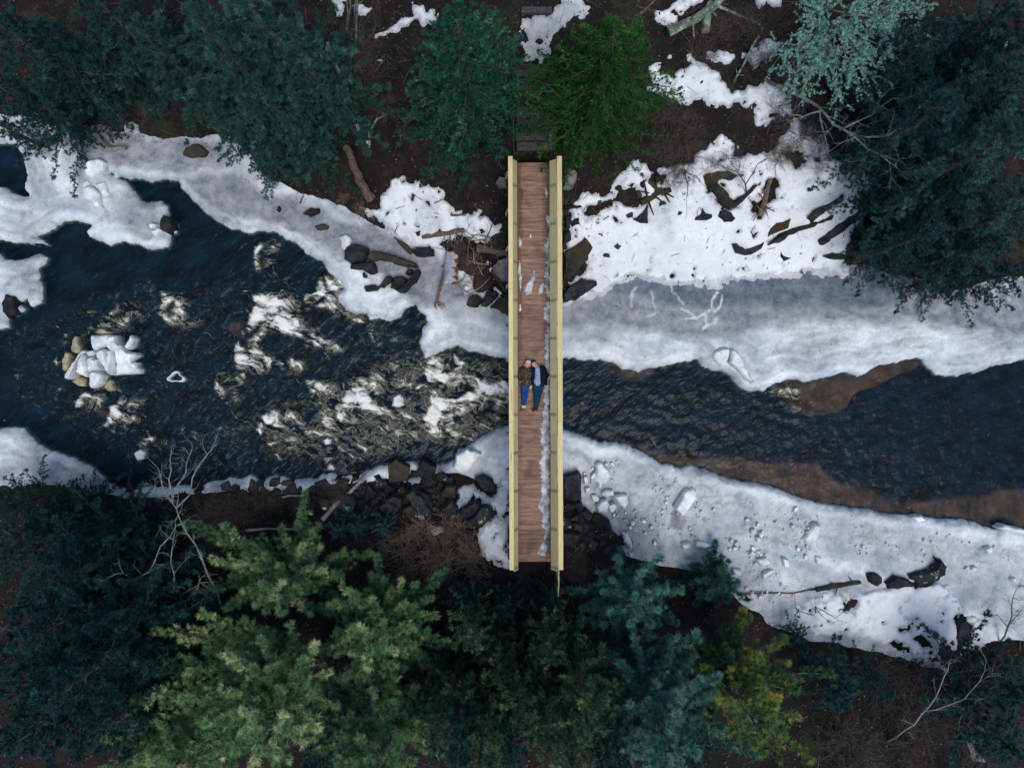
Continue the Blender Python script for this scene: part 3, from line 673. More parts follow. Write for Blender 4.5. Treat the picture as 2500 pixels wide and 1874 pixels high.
def water_material():
    m = bpy.data.materials.new('river_water')
    N, L = nodes_of(m)
    out = N['Material Output']; b = N['Principled BSDF']
    tc = N.new('ShaderNodeTexCoord')
    def mapped(scale, rot=0.0):
        mp = N.new('ShaderNodeMapping'); mp.inputs['Scale'].default_value = scale; mp.inputs['Rotation'].default_value = (0, 0, rot)
        L.new(tc.outputs['Object'], mp.inputs['Vector']); return mp.outputs['Vector']
    def noise(src, scale, detail=4, rough=0.62, dist=0.0):
        detail = min(detail, 4)
        n = N.new('ShaderNodeTexNoise'); n.inputs['Scale'].default_value = scale; n.inputs['Detail'].default_value = detail
        n.inputs['Roughness'].default_value = rough; n.inputs['Distortion'].default_value = dist
        L.new(src, n.inputs['Vector']); return n.outputs['Fac']
    def math_(op, A, B, clamp=False):
        x = N.new('ShaderNodeMath'); x.operation = op; x.use_clamp = clamp
        for i, v in enumerate((A, B)):
            if isinstance(v, (int, float)): x.inputs[i].default_value = v
            else: L.new(v, x.inputs[i])
        return x.outputs[0]
    def mrange(v, a, b_, c=0.0, d=1.0):
        r = N.new('ShaderNodeMapRange'); r.interpolation_type = 'SMOOTHSTEP'
        L.new(v, r.inputs['Value'])
        r.inputs['From Min'].default_value = a; r.inputs['From Max'].default_value = b_; r.inputs['To Min'].default_value = c; r.inputs['To Max'].default_value = d
        return r.outputs[0]
    at_ = N.new('ShaderNodeAttribute'); at_.attribute_name = 'foam'; fo = at_.outputs['Fac']
    # white water drawn out along the current, torn into finer and finer streaks
    wn_ = N.new('ShaderNodeTexNoise'); wn_.inputs['Scale'].default_value = 1.1; wn_.inputs['Detail'].default_value = 2
    L.new(tc.outputs['Object'], wn_.inputs['Vector'])
    wv = N.new('ShaderNodeVectorMath'); wv.operation = 'MULTIPLY_ADD'; L.new(wn_.outputs['Color'], wv.inputs[0]); wv.inputs[1].default_value = (0.9, 0.9, 0); L.new(tc.outputs['Object'], wv.inputs[2])
    def along(scale, rot, src=None):
        mp = N.new('ShaderNodeMapping'); mp.vector_type = 'TEXTURE'; mp.inputs['Scale'].default_value = scale; mp.inputs['Rotation'].default_value = (0, 0, rot)
        L.new(src or wv.outputs[0], mp.inputs['Vector']); return mp.outputs['Vector']
    nA = math_('SUBTRACT', noise(along((2.1, 0.85, 1), -0.42), 2.6, 4, 0.68), 0.5)
    nB = math_('SUBTRACT', noise(along((1.7, 0.75, 1), -0.15), 7.0, 4, 0.70), 0.5)
    base = math_('ADD', math_('SUBTRACT', math_('MULTIPLY', fo, 1.30), 0.65), math_('ADD', math_('MULTIPLY', nA, 2.7), math_('MULTIPLY', nB, 1.2)))
    f = mrange(base, -0.02, 1.0)
    rid1 = math_('SUBTRACT', 1.0, math_('MULTIPLY', math_('ABSOLUTE', math_('ADD', nA, math_('MULTIPLY', nB, 0.35)), 0), 22.0), True)
    f = math_('MAXIMUM', f, math_('MULTIPLY', rid1, math_('MULTIPLY', mrange(math_('ADD', fo, nB), 0.25, 0.75), 0.5)))
    f = math_('MULTIPLY', f, mrange(fo, 0.05, 0.35), True)
    # bubbles drifting on the quiet reach
    bub = mrange(noise(mapped((1, 1, 1)), 7.5, 2, 0.5), 0.765, 0.80)
    f = math_('MAXIMUM', f, math_('MULTIPLY', bub, 0.55))
    foam_bsdf = N.new('ShaderNodeBsdfDiffuse')
    fr = N.new('ShaderNodeValToRGB'); e = fr.color_ramp.elements
    e[0].position = 0.0; e[0].color = (0.05, 0.075, 0.06, 1); e[1].position = 0.8; e[1].color = (0.78, 0.79, 0.76, 1)
    x = e.new(0.22); x.color = (0.17, 0.165, 0.10, 1); x = e.new(0.5); x.color = (0.52, 0.51, 0.42, 1)
    L.new(f, fr.inputs['Fac']); L.new(fr.outputs['Color'], foam_bsdf.inputs['Color'])
    # the water itself
    b.inputs['Roughness'].default_value = 0.30
    b.inputs['IOR'].default_value = 1.33
    b.inputs['Specular IOR Level'].default_value = 0.4
    wr = N.new('ShaderNodeValToRGB'); e = wr.color_ramp.elements
    e[0].position = 0.34; e[0].color = (0.001, 0.007, 0.015, 1); e[1].position = 0.68; e[1].color = (0.004, 0.036, 0.072, 1)
    L.new(noise(along((1.7, 0.8, 1), 0.5, tc.outputs['Object']), 1.5, 3, 0.60), wr.inputs['Fac']); L.new(wr.outputs['Color'], b.inputs['Base Color'])  # light and dark ripple shading painted into the base colour
    hsum = noise(along((1.5, 0.8, 1), 0.7, tc.outputs['Object']), 2.6, 2, 0.6)
    bp = N.new('ShaderNodeBump'); bp.inputs['Strength'].default_value = 0.55; bp.inputs['Distance'].default_value = 0.12
    L.new(hsum, bp.inputs['Height']); L.new(bp.outputs['Normal'], b.inputs['Normal']); L.new(bp.outputs['Normal'], foam_bsdf.inputs['Normal'])
    tr = N.new('ShaderNodeBsdfTransparent'); tr.inputs['Color'].default_value = (0.86, 0.82, 0.74, 1)
    m1 = N.new('ShaderNodeMixShader'); m1.inputs['Fac'].default_value = 0.62
    L.new(b.outputs[0], m1.inputs[1]); L.new(tr.outputs[0], m1.inputs[2])
    m2 = N.new('ShaderNodeMixShader')
    L.new(f, m2.inputs['Fac']); L.new(m1.outputs[0], m2.inputs[1]); L.new(foam_bsdf.outputs[0], m2.inputs[2])
    L.new(m2.outputs[0], out.inputs['Surface'])
    return m
MT['water'] = water_material()
V3 = np.stack([X3, Y3, Z3], -1).reshape(-1, 3)
v, f, a = compact(V3, grid_faces(X3.shape[1], X3.shape[0], keep3), {'foam': foam.ravel()})
o = link('river', mesh_np('river', v, f, MT['water'], smooth=True, attrs=a))
tag(o, 'dark blue river breaking white over the rapids', kind='structure')

# brown ledges of frozen sand just under the surface
MT['shelf'] = mat('submerged_ledge', (0.05, 0.034, 0.024), (0.235, 0.145, 0.085), scale=1.3, detail=9, rough=0.9, bump=0.4)
SHELVES = [[(1480, 1070), (1577, 1094), (1650, 1112), (1710, 1120), (1800, 1118), (1870, 1130), (2000, 1132), (2020, 1158), (2060, 1185), (2120, 1190), (2150, 1212), (2200, 1228), (2270, 1222),
            (2330, 1214), (2400, 1212), (2440, 1195), (2500, 1194), (2620, 1200), (2620, 1320), (2440, 1310), (2200, 1290), (1980, 1260), (1800, 1210), (1650, 1170), (1560, 1130)],
           [(1895, 920), (1940, 960), (1975, 985), (1995, 1000), (2030, 1000), (2070, 993), (2085, 965), (2110, 945), (2170, 925), (2230, 895), (2255, 885), (2240, 865), (2100, 880), (1980, 900)],
           [(1480, 878), (1520, 905), (1551, 916), (1580, 906), (1600, 890), (1540, 880)]]
for i, p in enumerate(SHELVES):
    P = W(p, -0.1)
    bx = np.array(P)
    xs4 = np.arange(bx[:, 0].min() - .3, bx[:, 0].max() + .3, 0.08); ys4 = np.arange(bx[:, 1].min() - .3, bx[:, 1].max() + .3, 0.08)
    X4, Y4 = grid_mesh(xs4, ys4)
    s4 = sdf_poly(X4, Y4, P, 1.0) + 0.05 * fbm(X4, Y4, 2.5, 3, 95)
    Z4 = -0.13 + np.where(s4 > 0, 0.03 * fbm(X4, Y4, 2, 3, 96), 4.0 * s4) - 0.02
    v, f, a = compact(np.stack([X4, Y4, Z4], -1).reshape(-1, 3), grid_faces(X4.shape[1], X4.shape[0], s4 > -0.2), {})
    o = link('river_ledge', mesh_np('river_ledge', v, f, MT['shelf'], smooth=True))
    tag(o, 'brown ledge under the clear water along the ice', kind='structure')
# ------------------------------------------------------------------ footbridge
def rail_wood(name, c1, c2, post_shade):
    m = mat(name, c1, c2, scale=3.0, detail=7, rough=0.7, bump=0.15, stretch=(14, 0.8, 14), spec=0.25, rand=0.12, patch=((0.30, 0.22, 0.10), 1.1, 0.64))
    if post_shade:  # shade at the posts painted as dark bands across the boards
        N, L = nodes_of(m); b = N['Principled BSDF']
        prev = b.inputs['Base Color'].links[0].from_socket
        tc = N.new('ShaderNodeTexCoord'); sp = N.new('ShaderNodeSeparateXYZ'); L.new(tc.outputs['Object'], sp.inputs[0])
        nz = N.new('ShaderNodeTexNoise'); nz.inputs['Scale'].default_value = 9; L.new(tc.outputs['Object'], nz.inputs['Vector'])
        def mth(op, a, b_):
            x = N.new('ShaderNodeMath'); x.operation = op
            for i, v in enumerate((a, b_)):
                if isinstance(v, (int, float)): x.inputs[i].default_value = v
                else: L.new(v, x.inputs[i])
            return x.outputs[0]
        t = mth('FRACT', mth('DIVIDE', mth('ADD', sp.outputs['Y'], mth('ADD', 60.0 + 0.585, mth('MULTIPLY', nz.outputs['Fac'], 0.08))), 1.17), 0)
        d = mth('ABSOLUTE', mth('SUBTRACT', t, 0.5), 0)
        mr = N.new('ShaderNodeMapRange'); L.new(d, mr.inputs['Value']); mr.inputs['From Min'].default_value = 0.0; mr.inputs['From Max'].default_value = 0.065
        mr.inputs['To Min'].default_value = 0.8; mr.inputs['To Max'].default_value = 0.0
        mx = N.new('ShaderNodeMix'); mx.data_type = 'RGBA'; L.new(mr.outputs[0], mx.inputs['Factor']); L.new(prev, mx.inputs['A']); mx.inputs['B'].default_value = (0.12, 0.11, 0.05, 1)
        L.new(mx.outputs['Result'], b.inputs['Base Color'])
    return m
MT['cap'] = rail_wood('pale_treated_timber', (0.50, 0.41, 0.19), (0.66, 0.55, 0.30), False)
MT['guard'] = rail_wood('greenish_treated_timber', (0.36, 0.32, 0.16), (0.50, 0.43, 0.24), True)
MT['post'] = mat('post_timber', (0.36, 0.32, 0.17), (0.52, 0.46, 0.27), scale=4, stretch=(10, 10, 1), rough=0.75, rand=0.1)
def plank_mat():
    m = mat('weathered_deck_plank', (0.115, 0.068, 0.048), (0.33, 0.205, 0.150), scale=2.2, detail=9, rough=0.8, bump=0.35, bscale=14, stretch=(1.2, 9, 9), c3=(0.235, 0.143, 0.105), rand=0.16, lo=0.30, hi=0.70)
    N, L = nodes_of(m); b = N['Principled BSDF']
    prev = b.inputs['Base Color'].links[0].from_socket
    g = N.new('ShaderNodeNewGeometry'); sp = N.new('ShaderNodeSeparateXYZ'); L.new(g.outputs['Position'], sp.inputs[0])
    nz = N.new('ShaderNodeTexNoise'); nz.inputs['Scale'].default_value = 2.2; nz.inputs['Detail'].default_value = 5; L.new(g.outputs['Position'], nz.inputs['Vector'])
    # rust-brown needles gathered against the kerb on one side, damp dark stains near both ends
    a = N.new('ShaderNodeMath'); a.operation = 'MULTIPLY_ADD'; L.new(nz.outputs['Fac'], a.inputs[0]); a.inputs[1].default_value = -0.45; L.new(sp.outputs['X'], a.inputs[2])
    mr = N.new('ShaderNodeMapRange'); L.new(a.outputs[0], mr.inputs['Value']); mr.inputs['From Min'].default_value = 0.02; mr.inputs['From Max'].default_value = 0.10; mr.inputs['To Min'].default_value = 0.8; mr.inputs['To Max'].default_value = 0.0
    my = N.new('ShaderNodeMapRange'); L.new(sp.outputs['Y'], my.inputs['Value']); my.inputs['From Min'].default_value = -2.0; my.inputs['From Max'].default_value = 4.5; my.inputs['To Min'].default_value = 0.35
    mm = N.new('ShaderNodeMath'); mm.operation = 'MULTIPLY'; L.new(mr.outputs[0], mm.inputs[0]); L.new(my.outputs[0], mm.inputs[1])
    mx = N.new('ShaderNodeMix'); mx.data_type = 'RGBA'; L.new(mm.outputs[0], mx.inputs['Factor']); L.new(prev, mx.inputs['A']); mx.inputs['B'].default_value = (0.11, 0.042, 0.020, 1)
    n2 = N.new('ShaderNodeTexNoise'); n2.inputs['Scale'].default_value = 1.5; n2.inputs['Detail'].default_value = 7; L.new(g.outputs['Position'], n2.inputs['Vector'])
    r2 = N.new('ShaderNodeMapRange'); L.new(n2.outputs['Fac'], r2.inputs['Value']); r2.inputs['From Min'].default_value = 0.52; r2.inputs['From Max'].default_value = 0.7; r2.inputs['To Max'].default_value = 0.75
    mx2 = N.new('ShaderNodeMix'); mx2.data_type = 'RGBA'; L.new(r2.outputs[0], mx2.inputs['Factor']); L.new(mx.outputs['Result'], mx2.inputs['A']); mx2.inputs['B'].default_value = (0.085, 0.052, 0.042, 1)
    L.new(mx2.outputs['Result'], b.inputs['Base Color'])
    return m
MT['plank'] = plank_mat()
MT['beam'] = mat('dark_beam', (0.02, 0.016, 0.013), (0.06, 0.045, 0.035), scale=4, rough=0.85)

DECK = 3.0
bridge = tag(empty('footbridge', (0.68, 0.6, 0), 0.0033), 'wooden footbridge with pale timber railings crossing the icy river', 'bridge')
BX, BY = 0.68, 0.6
def bxy(x, y): return (x - BX, y - BY)
pb = Buf(); pb.box((0, 0, 0), (1.30, 0.1418, 0.045), bev=0.004)
me_plank = None
y0, y1 = 7.02, -5.67
n_pl = int(round((y0 - y1) / 0.1455))
for i in range(n_pl):
    if me_plank is None:
        p = pb.build('deck_plank', MT['plank'], bridge); me_plank = p.data
    else:
        p = link('deck_plank', me_plank, bridge)
    x, y = bxy(0.70, y0 - 0.1455 * (i + 0.5))
    p.location = (x + random.uniform(-.006, .006), y, DECK - 0.0225 + random.uniform(-0.004, 0.004))
    p.rotation_euler = (0, random.uniform(-.002, .002), random.uniform(-.003, .003))
for xx in (0.22, 0.70, 1.18):
    b_ = Buf(); b_.box((0, 0, 0), (0.12, y0 - y1 - 0.1, 0.32)); b_.build('stringer', MT['beam'], bridge, loc=(xx - BX, (y0 + y1) / 2 - BY, DECK - 0.045 - 0.165))

def side(xlow, xhigh, xcap, capw, sgn):
    # wide sloping inner rail board under the cap, two upright boards below it
    zl, zh = DECK + 0.78, DECK + 1.0
    ang = math.atan2(xhigh - xlow, zh - zl)
    ls = math.hypot(xhigh - xlow, zh - zl)
    ends = [6.86, 2.75, -1.55, -5.72]
    for j in range(3):
        ya, yb = ends[j], ends[j + 1]
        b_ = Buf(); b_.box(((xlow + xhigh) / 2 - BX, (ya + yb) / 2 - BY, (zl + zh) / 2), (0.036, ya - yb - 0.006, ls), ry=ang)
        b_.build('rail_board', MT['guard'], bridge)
        for zz in (0.22, 0.52):
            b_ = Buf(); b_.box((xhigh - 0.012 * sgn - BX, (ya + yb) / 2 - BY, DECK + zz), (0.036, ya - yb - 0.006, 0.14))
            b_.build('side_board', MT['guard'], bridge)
    for j, (ya, yb) in enumerate(zip([6.93, 2.9, -1.15], [2.9, -1.15, -5.66])):
        b_ = Buf(); b_.box((xcap - BX, (ya + yb) / 2 - BY, DECK + 1.08), (capw, ya - yb - 0.005, 0.042), bev=0.006)
        b_.build('rail_cap', MT['cap'], bridge)
    y = 6.6
    while y > -5.7:
        b_ = Buf(); b_.box((xcap + sgn * 0.012 - BX, y - BY, DECK + 0.36), (0.088, 0.088, 1.40)); post = b_.build('rail_post', MT['post'], bridge)
        # knee brace outside the post, standing on an outrigger under the deck
        xo = xcap + sgn * 0.115
        b_ = Buf(); b_.box((xo - BX, y - BY, DECK + 0.10), (0.045, 0.09, 0.62), ry=-sgn * 0.10); b_.build('knee_brace', MT['post'], post)
        y -= 1.17
side(0.158, 0.040, -0.030, 0.136, -1)
side(1.190, 1.366, 1.463, 0.150, 1)
y = 6.6
while y > -5.7:
    b_ = Buf(); b_.box((0.70 - BX, y - BY, DECK - 0.45), (1.80, 0.10, 0.12)); b_.build('outrigger', MT['beam'], bridge)
    y -= 1.17
# thin rail strip set on the inner edge of the wide side
b_ = Buf(); b_.box((1.366 - BX, 0.55 - BY, DECK + 1.02), (0.014, 12.3, 0.05)); b_.build('rail_strip', MT['post'], bridge)
# stone abutments
MT['rock'] = mat('dark_rock', (0.005, 0.0065, 0.009), (0.029, 0.032, 0.037), scale=3.2, detail=9, rough=0.85, bump=0.7, bscale=9, c3=(0.013, 0.0155, 0.019), rand=0.25, bdist=0.08, patch=((0.075, 0.035, 0.018), 4.5, 0.63))
for (yy, zz) in ((6.75, 2.1), (-5.4, 2.1)):
    b_ = Buf(); b_.box((0.70 - BX, yy - BY, 1.55), (1.7, 0.55, 1.9)); b_.build('abutment', MT['rock'], bridge)

# slender railing continuing down the trail past the bridge end
rail2 = tag(empty('trail_handrail', (1.42, -5.72, 3.3)), 'thin yellow pole handrail leading off the end of the bridge', 'handrail')
b_ = Buf(); b_.tube([(0.0, 0.05, 0.75), (0.01, -0.35, 0.68), (0.0, -0.78, 0.6)], 0.020, 6); b_.build('rail', MT['cap'], rail2)
b_ = Buf(); b_.tube([(0.0, -0.72, -0.75), (0.0, -0.72, 0.6)], 0.022, 6); b_.build('post', MT['cap'], rail2)
b_ = Buf(); b_.tube([(0.005, -0.30, -0.75), (0.005, -0.30, 0.68)], 0.022, 6); b_.build('post', MT['cap'], rail2)

# ------------------------------------------------------------------ snow and ice left on the deck
xsd = np.arange(0.14, 1.27, 0.018); ysd = np.arange(-5.6, 7.0, 0.022)
XD, YD = grid_mesh(xsd, ysd)
STRIP = [(1.215, 5.35), (1.15, 5.30), (1.14, 5.0), (1.17, 4.7), (1.11, 4.5), (1.05, 4.3), (1.08, 4.05), (1.10, 3.7), (1.04, 3.5), (1.12, 3.0), (1.13, 2.6), (1.05, 2.4), (1.02, 2.2), (1.08, 2.0), (1.10, 1.6), (1.03, 1.2),
         (1.08, 0.8), (1.07, 0.3), (1.0, 0.0), (1.06, -0.4), (0.99, -0.9), (0.94, -1.3), (0.90, -1.7), (0.97, -2.0), (0.93, -2.5), (0.95, -3.0), (0.93, -3.4), (0.86, -3.8), (0.92, -4.1), (1.00, -4.5), (1.05, -4.9), (1.16, -4.8),
         (1.18, -4.2), (1.185, -3.0), (1.19, -1.0), (1.195, 1.0), (1.20, 3.0)]
PATCH = [[(0.24, 3.9), (0.20, 3.6), (0.24, 3.2), (0.27, 2.95), (0.31, 3.3), (0.27, 3.7)], [(0.50, 3.2), (0.40, 3.0), (0.45, 2.8), (0.62, 2.9), (0.66, 3.1), (0.75, 3.6), (0.68, 3.6), (0.6, 3.3)],
         [(0.24, 4.7), (0.20, 4.6), (0.25, 4.3), (0.30, 4.5)], [(0.26, 2.5), (0.23, 2.3), (0.29, 2.3)], [(0.60, 4.75), (0.56, 4.65), (0.62, 4.62)], [(0.88, 3.1), (0.85, 2.85), (0.97, 2.9), (1.0, 3.2)],
         [(1.06, 6.2), (1.10, 5.9), (1.13, 6.1)], [(0.9, -5.15), (0.8, -5.4), (1.05, -5.45), (1.15, -5.1), (1.0, -5.0)]]
def deck_snow(polys, name, label, amp):
    s = np.full(XD.shape, -0.4)
    for p in polys: s = np.maximum(s, sdf_poly(XD, YD, p, 0.4))
    s = s + amp * (fbm(XD, YD, 5, 3, 111) + 0.8 * fbm(XD, YD, 14, 3, 112))
    z = DECK + 0.004 + np.where(s > 0, 0.035 * (1 - np.exp(-np.maximum(s, 0) / 0.03)), 0.7 * s) + 0.008 * fbm(XD, YD, 16, 2, 113) * (s > 0)
    gr = np.clip(0.45 + 1.2 * fbm(XD, YD, 4, 4, 114), 0, 0.95)
    v, f, a = compact(np.stack([XD, YD, z], -1).reshape(-1, 3), grid_faces(XD.shape[1], XD.shape[0], s > -0.03), {'grey': gr.ravel(), 'deep': np.zeros(gr.size), 'dirt': np.zeros(gr.size)})
    o = link(name, mesh_np(name, v, f, MT['snow'], smooth=True, attrs=a))
    tag(o, label, 'snow', kind='stuff')
deck_snow([STRIP], 'snow_strip', 'ragged strip of old snow along one side of the bridge deck', 0.11)
deck_snow(PATCH, 'ice_patch', 'thin scraps of ice frozen to the bridge deck', 0.03)

# ------------------------------------------------------------------ steps up the far bank
MT['step'] = mat('damp_step_timber', (0.018, 0.016, 0.020), (0.075, 0.062, 0.066), scale=3, detail=8, rough=0.85, stretch=(2, 8, 8), rand=0.2)
MT['iron'] = mat('black_iron', (0.006, 0.007, 0.009), (0.018, 0.02, 0.024), scale=8, rough=0.5, bump=0.05)
MT['soil'] = mat('packed_soil', (0.014, 0.010, 0.009), (0.05, 0.032, 0.026), scale=6, rough=0.95, bump=0.6)
stairs = tag(empty('staircase', (0.72, 7.35, 2.6)), 'dark timber steps climbing from the end of the bridge between two conifers', 'stairs')
rows = [368, 342, 312, 282, 252, 222, 192]
for i, py in enumerate(rows):
    z = 2.86 + 0.19 * i
    x, y = at(1306, py, z)
    b_ = Buf(); b_.box((x - 0.72, y + 0.14 - 7.35, z - 2.6 - 0.03), (1.16 + random.uniform(-.04, .04), 0.27, 0.07), rz=random.uniform(-.015, .015), bev=0.01); stp = b_.build('step', MT['step'], stairs)
    b_ = Buf(); b_.box((x - 0.72, y + 0.30 - 7.35, z - 2.6 - 0.22), (1.20, 0.34, 0.36)); b_.build('earth_fill', MT['soil'], stp)
z = 4.30
x, y = at(1310, 22, z)
z = gz(x, y) + 0.14
b_ = Buf(); b_.box((x - 0.72, y - 7.35, z - 2.6), (0.92, 0.20, 0.16), bev=0.015); b_.build('step', MT['step'], stairs)
for sx, pts in ((-1, [(1255, 386, 3.75), (1253, 330, 4.0), (1254, 250, 4.4), (1254, 180, 4.8), (1258, 96, 5.05)]), (1, [(1354, 386, 3.75), (1356, 330, 4.0), (1356, 250, 4.4), (1357, 190, 4.7)])):
    hr = tag(empty('iron_handrail', (*at(*pts[0][:2], pts[0][2]), 2.8)), 'black iron handrail beside the steps, on the side of the %s conifer' % ('bluish' if sx < 0 else 'bright green'), 'handrail')
    P = [Vector((*at(a_, b__, c_), c_)) - hr.location for a_, b__, c_ in pts]
    b_ = Buf(); b_.tube(P, 0.028, 8); b_.build('rail', MT['iron'], hr, smooth=True)
    for q in P[::2]:
        b_ = Buf(); b_.tube([(q.x, q.y, q.z), (q.x, q.y, q.z - 1.0)], 0.022, 8); b_.build('post', MT['iron'], hr, smooth=True)
    if sx < 0:
        b_ = Buf(); q = P[-1]; b_.tube([(q.x, q.y, q.z - 0.03), (q.x, q.y, q.z + 0.05)], [0.055, 0.045], 8); b_.build('cap', MT['iron'], hr, smooth=True)

# ------------------------------------------------------------------ two people lying on the deck
_b = bmesh.new(); bmesh.ops.create_icosphere(_b, subdivisions=2, radius=1.0)
_b.verts.ensure_lookup_table(); _b.verts.index_update()
ICO_V = np.array([v_.co[:] for v_ in _b.verts]); ICO_F = np.array([[v_.index for v_ in f_.verts] for f_ in _b.faces]); _b.free()
def remesh(bm_fn, voxel, smooth_it=2):
    parts = []; bm_fn(parts)
    V_ = np.vstack(parts); F_ = np.vstack([ICO_F + i * len(ICO_V) for i in range(len(parts))])
    me = mesh_np('tmp', V_, F_)
    o = bpy.data.objects.new('tmp', me); COL.objects.link(o)
    r = o.modifiers.new('r', 'REMESH'); r.mode = 'VOXEL'; r.voxel_size = voxel; r.use_smooth_shade = True
    s = o.modifiers.new('s', 'SMOOTH'); s.iterations = smooth_it; s.factor = 0.5
    dg = bpy.context.evaluated_depsgraph_get()
    out = bpy.data.meshes.new_from_object(o.evaluated_get(dg))
    bpy.data.objects.remove(o); bpy.data.meshes.remove(me)
    out.materials.clear()
    return out
def ball(bm, c, r, sx=1, sy=1, sz=1, rz=0.0):
    v_ = ICO_V * np.array([r * sx, r * sy, r * sz])
    if rz:
        cr, sr = math.cos(rz), math.sin(rz)
        v_ = np.stack([v_[:, 0] * cr - v_[:, 1] * sr, v_[:, 0] * sr + v_[:, 1] * cr, v_[:, 2]], 1)
    bm.append(v_ + np.array(c[:]))
def chain(bm, pts, rad, flat=1.0):
    pts = [Vector(p) for p in pts]
    for i in range(len(pts) - 1):
        L_ = (pts[i + 1] - pts[i]).length
        n = max(2, int(L_ / (0.45 * min(rad[i], rad[i + 1]))) + 1)
        for k in range(n + (1 if i == len(pts) - 2 else 0)):
            t = k / n
            r = rad[i] * (1 - t) + rad[i + 1] * t
            ball(bm, pts[i].lerp(pts[i + 1], t), r, sz=flat)
KP = (CAM_H - 3.1) / F_PX
def P3(X_, Y_, z):
    px, py = 1230 + X_ * .0965, 860 + Y_ * .0965
    k = (CAM_H - DECK - z) / F_PX
    return ((px - CX) * k, (CY - py) * k, DECK + 0.004 + z)
def put(name, fn, m, root, voxel=0.014, it=3, under=None):
    me = remesh(fn, voxel, it)
    me.materials.append(m)
    o = link(name, me, under or root)
    if not under: o.location = -root.location
    return o
def cloth(name, cols, scale, rough=0.9, hard=0.05):
    m = bpy.data.materials.new(name); N, L = nodes_of(m); b = N['Principled BSDF']; b.inputs['Roughness'].default_value = rough; b.inputs['Specular IOR Level'].default_value = 0.15
    g = N.new('ShaderNodeTexCoord')
    n = N.new('ShaderNodeTexNoise'); n.inputs['Scale'].default_value = scale; n.inputs['Detail'].default_value = 3; L.new(g.outputs['Object'], n.inputs['Vector'])
    r = N.new('ShaderNodeValToRGB'); r.color_ramp.interpolation = 'LINEAR'
    e = r.color_ramp.elements
    while len(e) > 1: e.remove(e[-1])
    k = len(cols)
    e[0].position = 0.3; e[0].color = (*cols[0], 1)
    for i in range(1, k):
        x = e.new(0.3 + 0.4 * i / (k - 1)); x.color = (*cols[i], 1)
    L.new(n.outputs['Fac'], r.inputs['Fac']); L.new(r.outputs['Color'], b.inputs['Base Color'])
    return m
MT['skin'] = mat('skin', (0.46, 0.24, 0.17), (0.56, 0.32, 0.24), scale=12, rough=0.55, bump=0)
MT['knit'] = cloth('cream_knit', [(0.42, 0.39, 0.35), (0.62, 0.58, 0.53)], 45)
MT['camo'] = cloth('dark_camouflage', [(0.004, 0.005, 0.005), (0.05, 0.042, 0.03), (0.008, 0.011, 0.008), (0.16, 0.125, 0.09), (0.008, 0.007, 0.006)], 20)
MT['fur'] = cloth('black_collar', [(0.004, 0.005, 0.006), (0.015, 0.016, 0.018)], 60)
MT['jeans'] = cloth('bright_blue_denim', [(0.006, 0.028, 0.12), (0.014, 0.062, 0.24)], 14)
MT['tan'] = cloth('tan_leather', [(0.24, 0.11, 0.045), (0.40, 0.21, 0.10)], 20, 0.6)
MT['sock'] = cloth('cream_sock', [(0.5, 0.45, 0.38), (0.66, 0.6, 0.52)], 50)
MT['navy'] = cloth('navy_wool', [(0.0035, 0.005, 0.011), (0.008, 0.011, 0.022)], 18)
MT['shirt'] = cloth('blue_floral_shirt', [(0.04, 0.07, 0.15), (0.32, 0.40, 0.55), (0.10, 0.16, 0.30), (0.62, 0.68, 0.78)], 24)
MT['teal'] = cloth('dark_teal_trousers', [(0.004, 0.022, 0.042), (0.010, 0.046, 0.080)], 12)
MT['brown_shoe'] = cloth('red_brown_leather', [(0.085, 0.022, 0.012), (0.19, 0.055, 0.028)], 22, 0.45)
MT['hair'] = cloth('dark_brown_hair', [(0.008, 0.006, 0.005), (0.028, 0.018, 0.013)], 60)
MT['blond'] = cloth('fair_hair', [(0.25, 0.16, 0.09), (0.40, 0.28, 0.17)], 60)
MT['lip'] = mat('lips', (0.40, 0.12, 0.11), (0.45, 0.15, 0.13), bump=0)
MT['lash'] = mat('lashes', (0.02, 0.014, 0.012), (0.03, 0.02, 0.018), bump=0)
MT['red'] = mat('red_trim', (0.14, 0.03, 0.02), (0.2, 0.05, 0.03), bump=0)

def hand(bm, wrist, tip_dir, thumb_side, curl=0.3, s=1.0):
    """palm, four fingers of different lengths with a knuckle bend, a thumb from the side of the palm."""
    w = Vector(wrist); d = Vector(tip_dir).normalized(); side_ = Vector((0, 0, 1)).cross(d).normalized() * thumb_side
    palm = w + d * 0.05 * s
    chain(bm, [w, palm + d * 0.03 * s], [0.026 * s, 0.034 * s], 0.55)
    ball(bm, palm + side_ * 0.012 * s, 0.036 * s, sz=0.5)
    for k, ln in enumerate((0.066, 0.078, 0.072, 0.056)):
        base = palm + d * 0.032 * s + side_ * (0.028 - 0.0195 * k) * s
        dd = (d + side_ * (0.12 - 0.09 * k)).normalized()
        mid = base + dd * ln * 0.5 * s
        end = mid + (dd * math.cos(curl) - Vector((0, 0, 1)) * math.sin(curl)) * ln * 0.5 * s
        chain(bm, [base, mid, end], [0.0095 * s, 0.0085 * s, 0.007 * s])
    tb = palm - d * 0.012 * s + side_ * 0.03 * s
    chain(bm, [tb, tb + (d * 0.6 + side_ * 0.8) * 0.035 * s, tb + (d * 0.9 + side_ * 0.6) * 0.062 * s], [0.012 * s, 0.010 * s, 0.008 * s])

